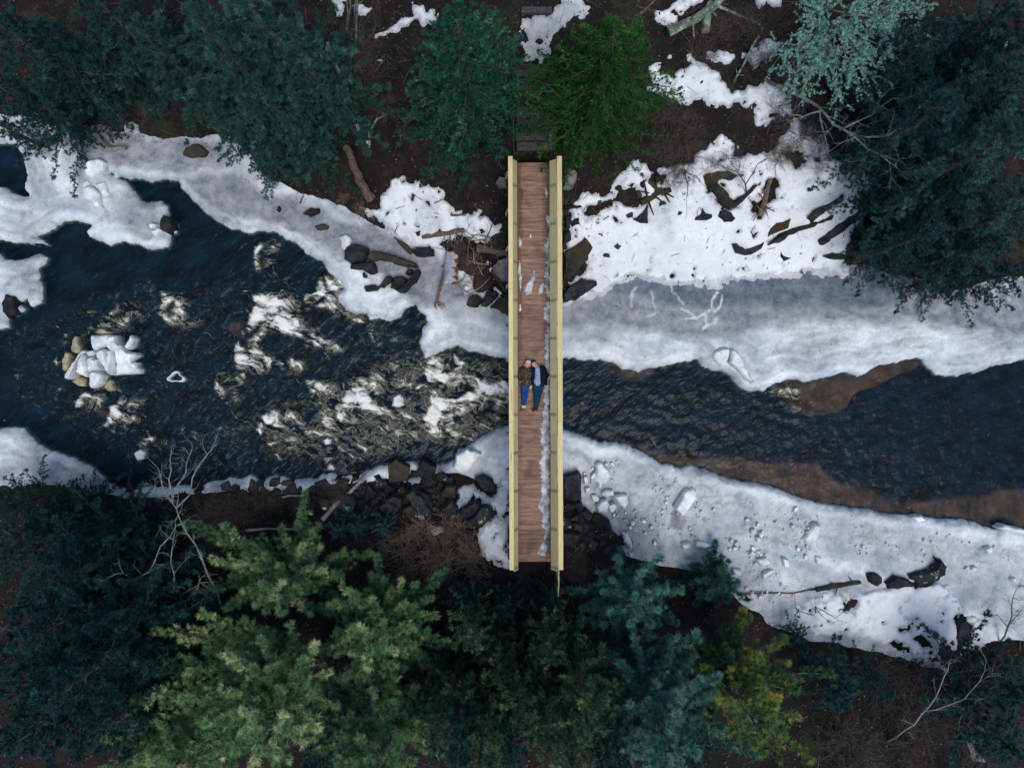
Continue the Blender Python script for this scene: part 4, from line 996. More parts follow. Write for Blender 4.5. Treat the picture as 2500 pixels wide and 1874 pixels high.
def head_shape(bm, top, chin, z, width):
    """head lying face up: cranium, jaw, nose, brow, cheeks, ears (top and chin in deck-plan points)."""
    t, c = Vector(P3(*top, z)), Vector(P3(*chin, z))
    ax = (t - c).normalized(); L_ = (t - c).length; sd = Vector((ax.y, -ax.x, 0))
    rz = math.atan2(ax.y, ax.x) - math.pi / 2
    up = Vector((0, 0, 1))
    ball(bm, c + ax * L_ * 0.60, L_ * 0.42, width, 0.98, 0.98, rz)
    ball(bm, c + ax * L_ * 0.30 + up * 0.012, L_ * 0.30, width * 1.02, 1.0, 0.95, rz)
    ball(bm, c + ax * L_ * 0.10 + up * 0.022, L_ * 0.13, 1.15, 0.9, 0.9, rz)
    ball(bm, c + ax * L_ * 0.42 + up * (L_ * 0.40), L_ * 0.055, 0.8, 1.7, 1.2, rz)           # nose
    ball(bm, c + ax * L_ * 0.36 + up * (L_ * 0.42), L_ * 0.055, 1.2, 0.9, 1.0, rz)
    for s_ in (-1, 1):
        ball(bm, c + ax * L_ * 0.56 + sd * s_ * L_ * 0.15 + up * (L_ * 0.335), L_ * 0.075, 1.5, 0.55, 0.6, rz)   # brow
        ball(bm, c + ax * L_ * 0.38 + sd * s_ * L_ * 0.19 + up * (L_ * 0.26), L_ * 0.10, rz=rz)                   # cheek
        ball(bm, c + ax * L_ * 0.45 + sd * s_ * L_ * 0.36 - up * 0.005, L_ * 0.09, 0.45, 1.1, 0.7, rz)            # ear
    ball(bm, c + ax * L_ * 0.21 + up * (L_ * 0.355), L_ * 0.06, 1.7, 0.5, 0.55, rz)             # lips
    return c, ax, sd, L_

def face_bits(root, c, ax, sd, L_, rz, body):
    up = Vector((0, 0, 1))
    for s_ in (-1, 1):
        bm = lambda b, s_=s_: ball(b, c + ax * L_ * 0.49 + sd * s_ * L_ * 0.16 + up * (L_ * 0.36), L_ * 0.05, 1.3, 0.4, 0.4, rz)
        put('eyelash', bm, MT['lash'], root, 0.004, 1, under=body)
    put('mouth', lambda b: ball(b, c + ax * L_ * 0.205 + up * (L_ * 0.375), L_ * 0.055, 1.6, 0.45, 0.45, rz), MT['lip'], root, 0.004, 1, under=body)

# person in the camouflage parka
p1_ = tag(empty('person', P3(550, 860, 0.0)), 'person in cream knit hat, dark camouflage parka and blue jeans lying on the bridge deck', 'person')
hinfo = {}
def body1(bm):
    hinfo['a'] = head_shape(bm, (632, 196), (572, 398), 0.115, 0.84)
    chain(bm, [P3(585, 360, 0.11), P3(560, 440, 0.10)], [0.05, 0.056])
    chain(bm, [P3(550, 470, 0.10), P3(545, 620, 0.10), P3(540, 820, 0.095)], [0.11, 0.10, 0.105], 0.8)
    for a_ in ([(450, 430, .09), (402, 620, .08), (425, 715, .10)], [(645, 440, .09), (690, 640, .085), (682, 810, .075)]):
        chain(bm, [P3(*q) for q in a_], [0.05, 0.04, 0.028])
    hand(bm, P3(676, 815, .075), (-0.02, -1, 0.02), 1, 0.5)
    hand(bm, P3(428, 705, .13), (0.35, -1, 0.0), -1, 0.6, 0.85)
    for a_ in ([(492, 840, .09), (488, 1090, .11), (488, 1340, .075), (472, 1440, .06)], [(588, 840, .09), (560, 1100, .115), (522, 1350, .08), (520, 1430, .06)]):
        chain(bm, [P3(*q) for q in a_], [0.075, 0.05, 0.036, 0.036])
body = put('body', body1, MT['skin'], p1_, 0.011, 2)
c, ax, sd, L_ = hinfo['a']; rz = math.atan2(ax.y, ax.x) - math.pi / 2
face_bits(p1_, c, ax, sd, L_, rz, body)
def hat(bm):
    ball(bm, c + ax * L_ * 0.72 - Vector((0, 0, .004)), L_ * 0.42, 0.92, 0.86, 1.0, rz)
    ball(bm, c + ax * L_ * 0.60 - Vector((0, 0, .02)), L_ * 0.43, 0.9, 0.55, 1.0, rz)
put('knit_hat', hat, MT['knit'], p1_, 0.008)
put('hair', lambda b: (chain(b, [P3(532, 290, .10), P3(520, 340, .10), P3(535, 400, .12)], [0.03, 0.034, 0.022]), chain(b, [P3(650, 330, .07), P3(640, 380, .06)], [0.02, 0.02])), MT['blond'], p1_, 0.008)
def parka(bm):
    chain(bm, [P3(470, 430, .10), P3(550, 420, .09), P3(635, 430, .10)], [0.085, 0.085, 0.085], 0.95)
    chain(bm, [P3(550, 450, .10), P3(548, 640, .105), P3(545, 800, .10)], [0.135, 0.13, 0.135], 0.82)
    for xx in (455, 510, 570, 630):
        chain(bm, [P3(xx, 700, .09), P3(xx + (xx - 545) * 0.03, 832, .08)], [0.075, 0.062], 1.0)
    chain(bm, [P3(450, 430, .10), P3(402, 620, .085), P3(412, 700, .095)], [0.072, 0.060, 0.048])
    chain(bm, [P3(650, 440, .10), P3(690, 640, .085), P3(683, 800, .075)], [0.070, 0.058, 0.046])
pk = put('parka', parka, MT['camo'], p1_)
def strip_(X0, X1, Y0, z, r):
    return lambda b: chain(b, [P3(X0, Y0, z), P3((X0 + X1) / 2, Y0, z + .012), P3(X1, Y0, z)], [r, r, r])
o = put('waist_pouch', lambda b: [chain(b, [P3(465, yy, .185), P3(520, yy, .198), P3(575, yy, .185)], [0.022] * 3) for yy in (715, 745, 775)], MT['camo'], p1_, 0.008, under=pk)
put('pouch_zip', strip_(455, 582, 692, .193, 0.011), MT['red'], p1_, 0.005, under=pk)
put('collar', lambda b: (chain(b, [P3(505, 360, .12), P3(520, 430, .16), P3(548, 470, .185)], [0.030, 0.034, 0.02]), chain(b, [P3(655, 390, .11), P3(615, 420, .16), P3(570, 465, .185)], [0.022, 0.024, 0.018])), MT['fur'], p1_, 0.008, under=pk)
def jeans(bm):
    chain(bm, [P3(492, 810, .09), P3(488, 1090, .105), P3(487, 1335, .075)], [0.092, 0.064, 0.046])
    chain(bm, [P3(588, 810, .09), P3(562, 1090, .110), P3(522, 1345, .078)], [0.092, 0.064, 0.046])
put('jeans', jeans, MT['jeans'], p1_)
for pts in ([(486, 1345, .07), (478, 1385, .065)], [(525, 1350, .075), (522, 1390, .07)]):
    put('sock', lambda b, pts=pts: chain(b, [P3(*q) for q in pts], [0.048, 0.044]), MT['sock'], p1_, 0.008)
for pts in ([(478, 1395, .060), (470, 1440, .085), (466, 1475, .15), (462, 1505, .20)], [(520, 1400, .060), (512, 1440, .085), (506, 1465, .13), (500, 1490, .17)]):
    put('boot', lambda b, pts=pts: (chain(b, [P3(*q) for q in pts], [0.046, 0.044, 0.040, 0.030]), chain(b, [P3(pts[0][0], pts[0][1] + 40, .045), P3(pts[0][0], pts[0][1] + 55, .05)], [0.036, 0.036])), MT['tan'], p1_, 0.008)

# person in the navy jacket
p2_ = tag(empty('person', P3(870, 860, 0.0)), 'dark-haired person in navy jacket, blue floral shirt and teal trousers lying on the bridge deck', 'person')
def body2(bm):
    hinfo['b'] = head_shape(bm, (712, 232), (838, 378), 0.12, 0.86)
    chain(bm, [P3(820, 345, .11), P3(862, 420, .10)], [0.058, 0.064])
    chain(bm, [P3(868, 460, .11), P3(865, 620, .11), P3(862, 840, .10)], [0.13, 0.12, 0.115], 0.8)
    for a_ in ([(745, 430, .09), (705, 630, .085), (692, 800, .075)], [(1000, 400, .09), (1095, 580, .085), (1040, 700, .11)]):
        chain(bm, [P3(*q) for q in a_], [0.055, 0.045, 0.032])
    hand(bm, P3(694, 800, .072), (-0.2, -1, 0.0), -1, 0.6, 1.05)
    hand(bm, P3(1040, 700, .12), (-1, -0.4, 0.0), 1, 0.5, 1.0)
    for a_ in ([(800, 860, .10), (806, 1110, .115), (800, 1400, .08)], [(935, 860, .10), (885, 1110, .12), (822, 1400, .085)]):
        chain(bm, [P3(*q) for q in a_], [0.085, 0.058, 0.042])
body = put('body', body2, MT['skin'], p2_, 0.011, 2)
c, ax, sd, L_ = hinfo['b']; rz = math.atan2(ax.y, ax.x) - math.pi / 2
face_bits(p2_, c, ax, sd, L_, rz, body)
def hair2(bm):
    ball(bm, c + ax * L_ * 0.70 - Vector((0, 0, .030)), L_ * 0.44, 0.90, 0.84, 0.92, rz)
    ball(bm, c + ax * L_ * 0.88 + Vector((0, 0, .03)), L_ * 0.25, 1.2, 0.6, 0.9, rz)
    for s_ in (-1, 1): ball(bm, c + ax * L_ * 0.62 + sd * s_ * L_ * 0.34 + Vector((0, 0, .0)), L_ * 0.12, 0.6, 1.3, 1.2, rz)
put('hair', hair2, MT['hair'], p2_, 0.008)
def shirt(bm):
    chain(bm, [P3(862, 430, .11), P3(862, 620, .115), P3(852, 790, .11)], [0.125, 0.125, 0.125], 0.9)
    for xx in (800, 850, 900): chain(bm, [P3(xx, 700, .14), P3(xx, 792, .13)], [0.06, 0.055])
sh_ = put('shirt', shirt, MT['shirt'], p2_)
put('shirt_collar', lambda b: (chain(b, [P3(868, 330, .14), P3(882, 400, .18), P3(872, 450, .20)], [0.018, 0.02, 0.014]), chain(b, [P3(800, 395, .15), P3(840, 420, .185), P3(860, 445, .20)], [0.016, 0.018, 0.013])), MT['shirt'], p2_, 0.007, under=sh_)
def jacket(bm):
    chain(bm, [P3(745, 430, .10), P3(790, 420, .10)], [0.085, 0.08])
    chain(bm, [P3(1005, 405, .10), P3(930, 400, .10)], [0.085, 0.08])
    # far panel, closed along the shirt, and the near panel that falls open
    for X0, X1, Ya, Yb, zz in ((735, 745, 430, 850, .11), (780, 770, 420, 830, .13), (960, 960, 420, 850, .13), (1000, 1030, 420, 800, .115), (1030, 1075, 600, 800, .06), (925, 940, 400, 830, .15), (960, 985, 700, 850, .09)):
        chain(bm, [P3(X0, Ya, zz), P3((X0 + X1) / 2, (Ya + Yb) / 2, zz), P3(X1, Yb, zz - .02)], [0.066, 0.066, 0.045], 0.95)
    chain(bm, [P3(745, 430, .10), P3(708, 630, .09), P3(698, 780, .078)], [0.075, 0.066, 0.052])
    chain(bm, [P3(1005, 405, .10), P3(1096, 585, .09), P3(1048, 690, .11)], [0.078, 0.068, 0.056])
put('jacket', jacket, MT['navy'], p2_)
def trousers(bm):
    chain(bm, [P3(862, 810, .10), P3(862, 870, .10)], [0.12, 0.115], 0.85)
    chain(bm, [P3(800, 830, .10), P3(806, 1110, .110), P3(800, 1395, .08)], [0.105, 0.078, 0.060])
    chain(bm, [P3(935, 830, .10), P3(888, 1110, .115), P3(822, 1395, .085)], [0.105, 0.078, 0.060])
put('trousers', trousers, MT['teal'], p2_)
for pts in ([(785, 1415, .06), (765, 1445, .09), (745, 1470, .15), (730, 1480, .20)], [(825, 1410, .06), (828, 1440, .09), (830, 1455, .15), (826, 1460, .20)]):
    put('shoe', lambda b, pts=pts: (chain(b, [P3(*q) for q in pts], [0.048, 0.048, 0.046, 0.036]), chain(b, [P3(pts[0][0], pts[0][1] + 20, .045), P3(pts[0][0], pts[0][1] + 35, .05)], [0.038, 0.038])), MT['brown_shoe'], p2_, 0.008)
# ------------------------------------------------------------------ rocks, ice blocks, driftwood
MT['rock_lichen'] = mat('rock_with_lichen', (0.008, 0.010, 0.012), (0.034, 0.037, 0.041), scale=2.2, detail=9, rough=0.9, bump=0.7, bscale=9, rand=0.2, bdist=0.05, patch=((0.26, 0.34, 0.25), 5.0, 0.60))
MT['rock_moss'] = mat('rock_with_moss', (0.014, 0.014, 0.013), (0.05, 0.048, 0.042), scale=2.2, detail=9, rough=0.95, bump=0.8, bscale=9, rand=0.2, bdist=0.05, patch=((0.055, 0.034, 0.014), 2.4, 0.52))
MT['rock_pale'] = mat('pale_boulder', (0.10, 0.09, 0.09), (0.24, 0.22, 0.22), scale=3, detail=9, rough=0.9, bump=0.5, rand=0.1, patch=((0.05, 0.03, 0.018), 1.8, 0.58))
MT['block'] = mat('ice_block', (0.46, 0.50, 0.53), (0.80, 0.83, 0.84), scale=2.2, detail=8, rough=0.55, bump=0.4, bscale=7, rand=0.08, c3=(0.66, 0.69, 0.71), patch=((0.34, 0.27, 0.25), 6.0, 0.66))
MT['block_y'] = mat('amber_wet_ice', (0.16, 0.125, 0.045), (0.50, 0.46, 0.33), scale=2.6, detail=6, rough=0.35, bump=0.3)
MT['wood'] = mat('grey_driftwood', (0.05, 0.034, 0.028), (0.18, 0.125, 0.10), scale=3, detail=8, rough=0.85, bump=0.6, bscale=20, stretch=(5, 5, 5), rand=0.2)
MT['wood_pale'] = mat('bleached_wood', (0.16, 0.14, 0.125), (0.36, 0.31, 0.27), scale=4, detail=8, rough=0.8, bump=0.5, rand=0.2)
MT['wood_lichen'] = mat('lichened_log', (0.05, 0.055, 0.045), (0.17, 0.22, 0.17), scale=4, detail=8, rough=0.9, bump=0.5, patch=((0.28, 0.36, 0.28), 6, 0.56))
MT['cut'] = mat('cut_wood', (0.30, 0.13, 0.05), (0.42, 0.2, 0.09), scale=6, bump=0.1)

def resample(P, n):
    """keeps the corners and splits the long edges"""
    P = np.asarray(P, float); out = []
    per = sum(np.linalg.norm(P[(i + 1) % len(P)] - P[i]) for i in range(len(P)))
    for i in range(len(P)):
        a, b = P[i], P[(i + 1) % len(P)]
        k = max(1, int(round(np.linalg.norm(b - a) / (per / n))))
        for t in range(k): out.append(a + (b - a) * t / k)
    return np.array(out)
def area(P):
    return 0.5 * sum(P[i][0] * P[(i + 1) % len(P)][1] - P[(i + 1) % len(P)][0] * P[i][1] for i in range(len(P)))
def slab(name, P, zb, h, m, label, cat, group=None, n=None, tilt=0.25, inset=0.05, jit=0.02, sink=0.35, seed=0, dome=0.0):
    """an angular stone or ice block with this outline (plan points), bevelled top and its own tilt."""
    rg = np.random.default_rng(int(abs(P[0][0]) * 1000 + abs(P[0][1]) * 77 + seed))
    P = [tuple(p) for p in P]
    if area(P) < 0: P = P[::-1]
    per = sum(math.dist(P[i], P[(i + 1) % len(P)]) for i in range(len(P)))
    n = n or int(min(28, max(9, per / 0.14)))
    O = np.vstack([resample(P, n)])
    n = len(O)
    O = O + rg.normal(0, min(jit, 0.03 * per / 4), O.shape)
    c = O.mean(0)
    T = np.roll(O, -1, 0) - np.roll(O, 1, 0); T /= np.linalg.norm(T, axis=1)[:, None] + 1e-9
    inw = np.stack([-T[:, 1], T[:, 0]], 1)
    size = math.sqrt(abs(area([tuple(p) for p in O])))
    ins = min(inset, 0.16 * size)
    td = rg.uniform(0, 2 * math.pi); tv = np.array([math.cos(td), math.sin(td)]) * tilt
    def lvl(pts, base, k): return base + k * ((pts - c) @ tv) + rg.normal(0, 0.05 * h, len(pts))
    r0 = O - inw * 0.02; z0 = np.full(n, zb - sink)
    r1 = O; z1 = lvl(O, zb + h * 0.55, 0.7)
    r2 = O + inw * ins; z2 = lvl(r2, zb + h, 1.0)
    V = [(*p, z) for p, z in zip(r0, z0)] + [(*p, z) for p, z in zip(r1, z1)] + [(*p, z) for p, z in zip(r2, z2)]
    F = []
    for a_ in range(2):
        for i in range(n):
            j = (i + 1) % n
            F.append((a_ * n + i, a_ * n + j, (a_ + 1) * n + j, (a_ + 1) * n + i))
    bm = bmesh.new()
    vs = [bm.verts.new((p[0] - c[0], p[1] - c[1], p[2] - zb)) for p in V]
    for f_ in F: bm.faces.new([vs[i] for i in f_])
    top = bm.faces.new([vs[2 * n + i] for i in range(n)])
    bmesh.ops.triangulate(bm, faces=[top])
    if dome > 0:
        r = bmesh.ops.subdivide_edges(bm, edges=[e for e in bm.edges if all(v.index >= 2 * n or v.index < 0 for v in e.verts)], cuts=1, use_grid_fill=True)
    bm.normal_update()
    me = bpy.data.meshes.new(name); bm.to_mesh(me); bm.free()
    me.materials.append(m)
    o = link(name, me, None, (c[0], c[1], zb))
    return tag(o, label, cat, group)
def lie(pts):
    """plan outline of a thing lying on the bank where the photograph shows it, and the height it lies at"""
    a = np.array(pts, float); cx, cy = a.mean(0)
    x, y, z = on_ground(cx, cy)
    return W(pts, z), z

# stones in the snow field beside the far end of the bridge
R = 'rock'
NR = [(Q('k5', 800, 635, 930, 540, 940, 480, 965, 470, 975, 660, 930, 672), 0.24, 'rock', 'wedge-shaped dark rock standing in the snow under a torn root log'),
      (Q('k5', 1490, 640, 1500, 600, 1540, 570, 1575, 515, 1620, 570, 1690, 585, 1690, 610, 1640, 635), 0.22, 'rock', 'arrowhead-shaped dark rock in the open snow field'),
      (Q('k5', 1765, 600, 1780, 540, 1840, 525, 1900, 560, 1945, 620, 1910, 655, 1830, 660), 0.22, 'rock', 'rounded dark rock in the open snow beside an arrowhead-shaped one'),
      (Q('k5', 1300, 585, 1300, 525, 1360, 550, 1340, 580), 0.14, 'rock', 'small square dark stone poking from the open snow'),
      (Q('k5', 720, 585, 790, 540, 815, 560, 800, 605, 740, 615), 0.16, 'rock_lichen', 'small lichened stone beside a wedge-shaped rock in the snow'),
      (Q('k5', 245, 740, 280, 712, 305, 755), 0.10, 'rock', 'small triangular stone in the snow close to the bridge'),
      (Q('k5', 1580, 735, 1600, 705, 1645, 715, 1620, 750), 0.10, 'rock', 'pebble-sized dark stone below an arrowhead-shaped rock in the snow'),
      (Q('k5', 1800, 770, 1860, 805, 1825, 815), 0.08, 'rock', 'thin dark stone sliver in the open snow'),
      (Q('k5', 605, 720, 640, 665, 740, 640, 745, 655, 640, 715), 0.10, 'wood', None),
      (Q('7', 1550, 125, 1570, 115, 1600, 140, 1640, 155, 1700, 135, 1770, 90, 1782, 110, 1740, 160, 1680, 190, 1640, 198, 1600, 190, 1565, 165), 0.22, 'rock', 'long crescent-shaped dark rock at the edge of the snow field'),
      (Q('4', 450, 1410, 480, 1370, 610, 1300, 710, 1260, 700, 1300, 630, 1330, 530, 1390, 480, 1440), 0.25, 'rock_moss', 'long narrow rock ledge nearest the dark pines, upper of the parallel ledges'),
      (Q('4', 200, 1500, 210, 1450, 330, 1425, 320, 1480, 270, 1500, 200, 1535), 0.22, 'rock_moss', 'blocky rock at the end of the parallel snow-covered ledges'),
      (Q('4', 270, 1510, 450, 1450, 560, 1390, 620, 1400, 600, 1425, 460, 1485, 330, 1525, 300, 1550, 210, 1585, 220, 1565), 0.22, 'rock', 'long narrow rock ledge, middle of the parallel ledges'),
      (Q('4', 525, 1555, 560, 1520, 680, 1430, 780, 1370, 765, 1430, 680, 1500, 570, 1580, 540, 1585), 0.28, 'rock', 'smooth dark rock ledge nearest the river, lower of the parallel ledges'),
      (Q('4', 700, 1590, 740, 1550, 830, 1560, 870, 1640, 720, 1640), 0.3, 'rock', 'dark boulder on the shore under the overhanging pine boughs'),
      (Q('8', 545, 205, 600, 180, 700, 190, 720, 220, 600, 225), 0.25, 'rock', 'low dark rock half buried in the grey shore ice'),
      (Q('8', 265, 175, 300, 200, 345, 215, 300, 235, 275, 205), 0.15, 'rock', 'small broken stone at the melting edge of the snow field'),
      (Q('7', 465, 190, 520, 165, 560, 125, 600, 90, 650, 150, 620, 220, 560, 290, 500, 345, 465, 335), 0.5, 'rock_moss', 'big slanting rock with brown moss against the bridge side'),
      (Q('7', 465, 430, 520, 390, 580, 352, 670, 365, 675, 392, 610, 440, 540, 480, 465, 497), 0.4, 'rock', 'smooth dark boulder beside the bridge at the edge of the grey ice'),
      (Q('7', 462, 45, 510, 55, 515, 100, 465, 125), 0.3, 'rock', 'dark stone tucked against the bridge rail in the snow'),
      (Q('3', 465, 1230, 470, 1150, 520, 1100, 555, 1140, 530, 1210), 0.35, 'rock_pale', 'pale boulder beside the bridge end under the bright green conifer'),
      (Q('3', 465, 1340, 580, 1325, 590, 1340, 540, 1355, 470, 1358), 0.15, 'rock', 'thin flat stone edge in the snow beside the bridge'),
      (Q('3', 470, 1410, 515, 1405, 520, 1450, 480, 1480), 0.25, 'rock', 'squat dark stone in the snow between the bridge and the footprints'),
      (Q('k5', 580, 850, 640, 825, 680, 870, 650, 905, 680, 930, 640, 965, 590, 935, 620, 905), 0.10, 'rock_moss', 'clump of dark leaves and stone in the snow near the slanting rock'),
      (Q('k5', 350, 1000, 400, 950, 470, 990, 540, 1010, 550, 1060, 480, 1040, 400, 1060), 0.08, 'rock_moss', 'low mossy stone showing through the snow near the slanting rock'),
      ]
for P, h, mk, lb in NR:
    if lb is None: continue
    w_, z = lie(P)
    slab(R, w_, z, h, MT[mk], lb, 'rock')
# the kinked stone wall of the ruined terrace (V-shaped)
for seg, lb in ((Q('k5', 1590, 150, 1700, 120, 1860, 100, 1945, 150, 1900, 190, 1760, 172, 1740, 230, 1690, 250, 1620, 210), 'mossy upper arm of the V-shaped rock outcrop in the snow'),
                (Q('k5', 1640, 215, 1745, 225, 1840, 320, 1900, 430, 1930, 500, 1880, 510, 1760, 390), 'long mossy middle arm of the V-shaped rock outcrop in the snow'),
                (Q('3', 1545, 1330, 1570, 1345, 1690, 1250, 1705, 1210, 1680, 1215, 1600, 1290), 'short mossy lower arm of the V-shaped rock outcrop in the snow')):
    w_, z = lie(seg)
    slab(R, w_, z, 0.32, MT['rock_moss'], lb, 'rock')
# rock island and ledges in the ice near the driftwood
IR = [(Q('k1', 110, 270, 150, 230, 280, 200, 340, 230, 420, 260, 400, 340, 330, 420, 200, 440, 110, 380), 0.35, 'rock', 'broad cracked rock at the head of the ice-bound outcrop'),
      (Q('k1', 430, 300, 560, 290, 720, 340, 860, 380, 1010, 440, 1030, 480, 900, 470, 780, 440, 700, 400, 560, 390, 480, 400, 400, 380), 0.35, 'rock_moss', 'long ridge of the ice-bound rock outcrop'),
      (Q('k1', 200, 450, 330, 430, 480, 400, 520, 460, 530, 540, 440, 560, 330, 510, 200, 500), 0.30, 'rock', 'middle slab of the ice-bound outcrop beside a mound of snow'),
      (Q('k1', 335, 560, 360, 545, 400, 590, 380, 612, 345, 600), 0.15, 'rock', 'pebble-like stone lying on the white ice below the outcrop'),
      (Q('k1', 355, 720, 500, 700, 545, 730, 520, 775, 380, 780), 0.22, 'rock', 'short dark rock bar on the white ice below the outcrop'),
      (Q('k1', 545, 720, 640, 600, 700, 600, 730, 640, 640, 700, 600, 740), 0.25, 'rock_moss', 'rusty rock between two dark bars on the white ice'),
      (Q('k1', 700, 690, 740, 610, 840, 590, 900, 640, 870, 720, 780, 770, 700, 740), 0.28, 'rock', 'broad dark rock beside a leaning slab on the ice'),
      (Q('k1', 780, 770, 900, 650, 960, 570, 1040, 515, 1070, 540, 1040, 620, 940, 720, 870, 805, 810, 800), 0.42, 'rock', 'long leaning dark slab pointing out of the grey ice'),
      (Q('k1', 875, 560, 910, 505, 965, 510, 960, 550, 900, 580), 0.2, 'rock', 'small square rock above the leaning slab'),
      (Q('k1', 965, 290, 1020, 230, 1100, 240, 1180, 220, 1240, 270, 1230, 340, 1100, 345, 1020, 330), 0.3, 'rock', 'dark rock ledge under the snow beside the driftwood pile'),
      (Q('k1', 740, 100, 800, 130, 900, 200, 960, 260, 940, 310, 870, 260, 790, 180), 0.15, 'rock_moss', 'narrow earthy ledge between grey ice and snow'),
      (Q('k1', 1650, 950, 1680, 860, 1780, 830, 1840, 880, 1790, 970, 1680, 975), 0.35, 'rock', 'smooth dark boulder on the ice beside the bridge'),
      (Q('k1', 1850, 900, 1900, 780, 2010, 780, 2045, 820, 1980, 900, 1900, 975, 1830, 950), 0.3, 'rock', 'knobbly dark rock beside the smooth boulder near the bridge'),
      (Q('k1', 1940, 980, 2060, 890, 2160, 800, 2175, 1080, 2080, 1050, 2040, 1000), 0.4, 'rock_moss', 'large cracked rock against the bridge over the ice'),
      (Q('k1', 1960, 480, 2040, 410, 2170, 350, 2180, 640, 2080, 640, 2000, 560), 0.5, 'rock_pale', 'pale flat boulder between driftwood and the bridge'),
      (Q('2', 1620, 1190, 1640, 1150, 1700, 1160, 1690, 1220, 1640, 1215), 0.3, 'rock_pale', 'pale boulder at the foot of the bluish conifer'),
      (Q('1', 450, 870, 480, 850, 550, 850, 570, 880, 530, 905, 460, 900), 0.2, 'rock_moss', 'dark stone at the top of the bank ice below the twiggy slope'),
      (Q('1', 1200, 960, 1280, 930, 1350, 980, 1330, 1015, 1250, 1020, 1190, 1005), 0.15, 'rock_moss', 'low dark rock bulging through the mauve shore ice'),
      (Q('1', 1050, 1440, 1070, 1400, 1120, 1420, 1130, 1480, 1090, 1510, 1050, 1490), 0.22, 'rock', 'round dark boulder held in the tip of the big ice lobe'),
      (Q('5', 15, 500, 50, 450, 100, 470, 110, 550, 50, 600, 20, 560), 0.12, 'rock', 'square dark stone frozen into the ice tongue'),
      (Q('2', 380, 1385, 420, 1350, 480, 1355, 480, 1380, 420, 1400), 0.12, 'rock', 'flat oval stone lying on the grey shore ice'),
      (Q('2', 450, 1470, 500, 1450, 540, 1465, 520, 1485, 460, 1485), 0.12, 'rock_moss', 'mossy stone lying on the grey shore ice'),
      (Q('2', 200, 1365, 215, 1335, 225, 1350, 215, 1372), 0.08, 'rock', 'tiny dark pebble on the grey shore ice'),
      ]
for P, h, mk, lb in IR:
    w_, z = lie(P)
    slab(R, w_, z, h, MT[mk], lb, 'rock')
# big flat slab and rocky shore on the near side of the bridge
SR = [(Q('k3', 20, 155, 210, 100, 245, 170, 245, 500, 130, 520, 20, 480), 0.45, 'rock', 'large flat slate slab against the bridge beside broken ice'),
      (Q('b4', 720, 570, 770, 565, 805, 590, 800, 620, 770, 640, 730, 615), 0.22, 'rock', 'small dark rock at the end of the chain in the snow bar'),
      (Q('b4', 820, 620, 870, 580, 910, 590, 960, 610, 970, 635, 900, 650, 840, 655), 0.28, 'rock', 'wedge-shaped dark rock in the middle of the chain in the snow bar'),
      (Q('b4', 945, 580, 1060, 545, 1110, 500, 1100, 475, 1140, 515, 1140, 560, 1100, 600, 1050, 640, 1010, 655, 990, 610), 0.32, 'rock_lichen', 'long curved dark rock with green lichen on the snow bar'),
      (Q('b4', 1225, 830, 1250, 805, 1285, 850, 1290, 920, 1280, 975, 1240, 975, 1215, 920), 0.25, 'rock_lichen', 'lichened rock standing at the end of the snow bar'),
      (Q('b4', 1260, 990, 1320, 1000, 1330, 1060, 1270, 1060), 0.2, 'rock', 'dark rock among the shrubs below the snow bar'),
      (Q('b2', 1190, 230, 1240, 180, 1290, 160, 1310, 190, 1290, 230, 1230, 260), 0.3, 'rock', 'dark rock splitting the snow tongue beside the bridge'),
      (Q('b2', 1290, 230, 1340, 190, 1390, 220, 1380, 260, 1310, 310, 1250, 320, 1240, 270), 0.32, 'rock_lichen', 'lichened rock between the dry grass and the snow tongue'),
      (Q('b2', 1280, 40, 1320, 10, 1380, 40, 1400, 110, 1370, 140, 1320, 100), 0.35, 'rock', 'black rock between two snow patches beside the bridge'),
      (Q('b2', 890, 140, 940, 100, 1000, 150, 1040, 210, 1050, 260, 990, 240, 930, 190), 0.3, 'rock_lichen', 'rock crusted with pale green lichen above a snow streak'),
      (Q('b2', 1090, 200, 1160, 160, 1190, 200, 1180, 260, 1110, 280), 0.25, 'rock_lichen', 'low lichened rock between the crusted rock and the snow tongue'),
      (Q('b2', 745, 190, 800, 165, 850, 190, 840, 235, 770, 240), 0.25, 'rock_lichen', 'low lichened rock beside the long driftwood pole')]
for P, h, mk, lb in SR:
    w_, z = lie(P)
    slab(R, w_, z, h, MT[mk], lb, 'rock')
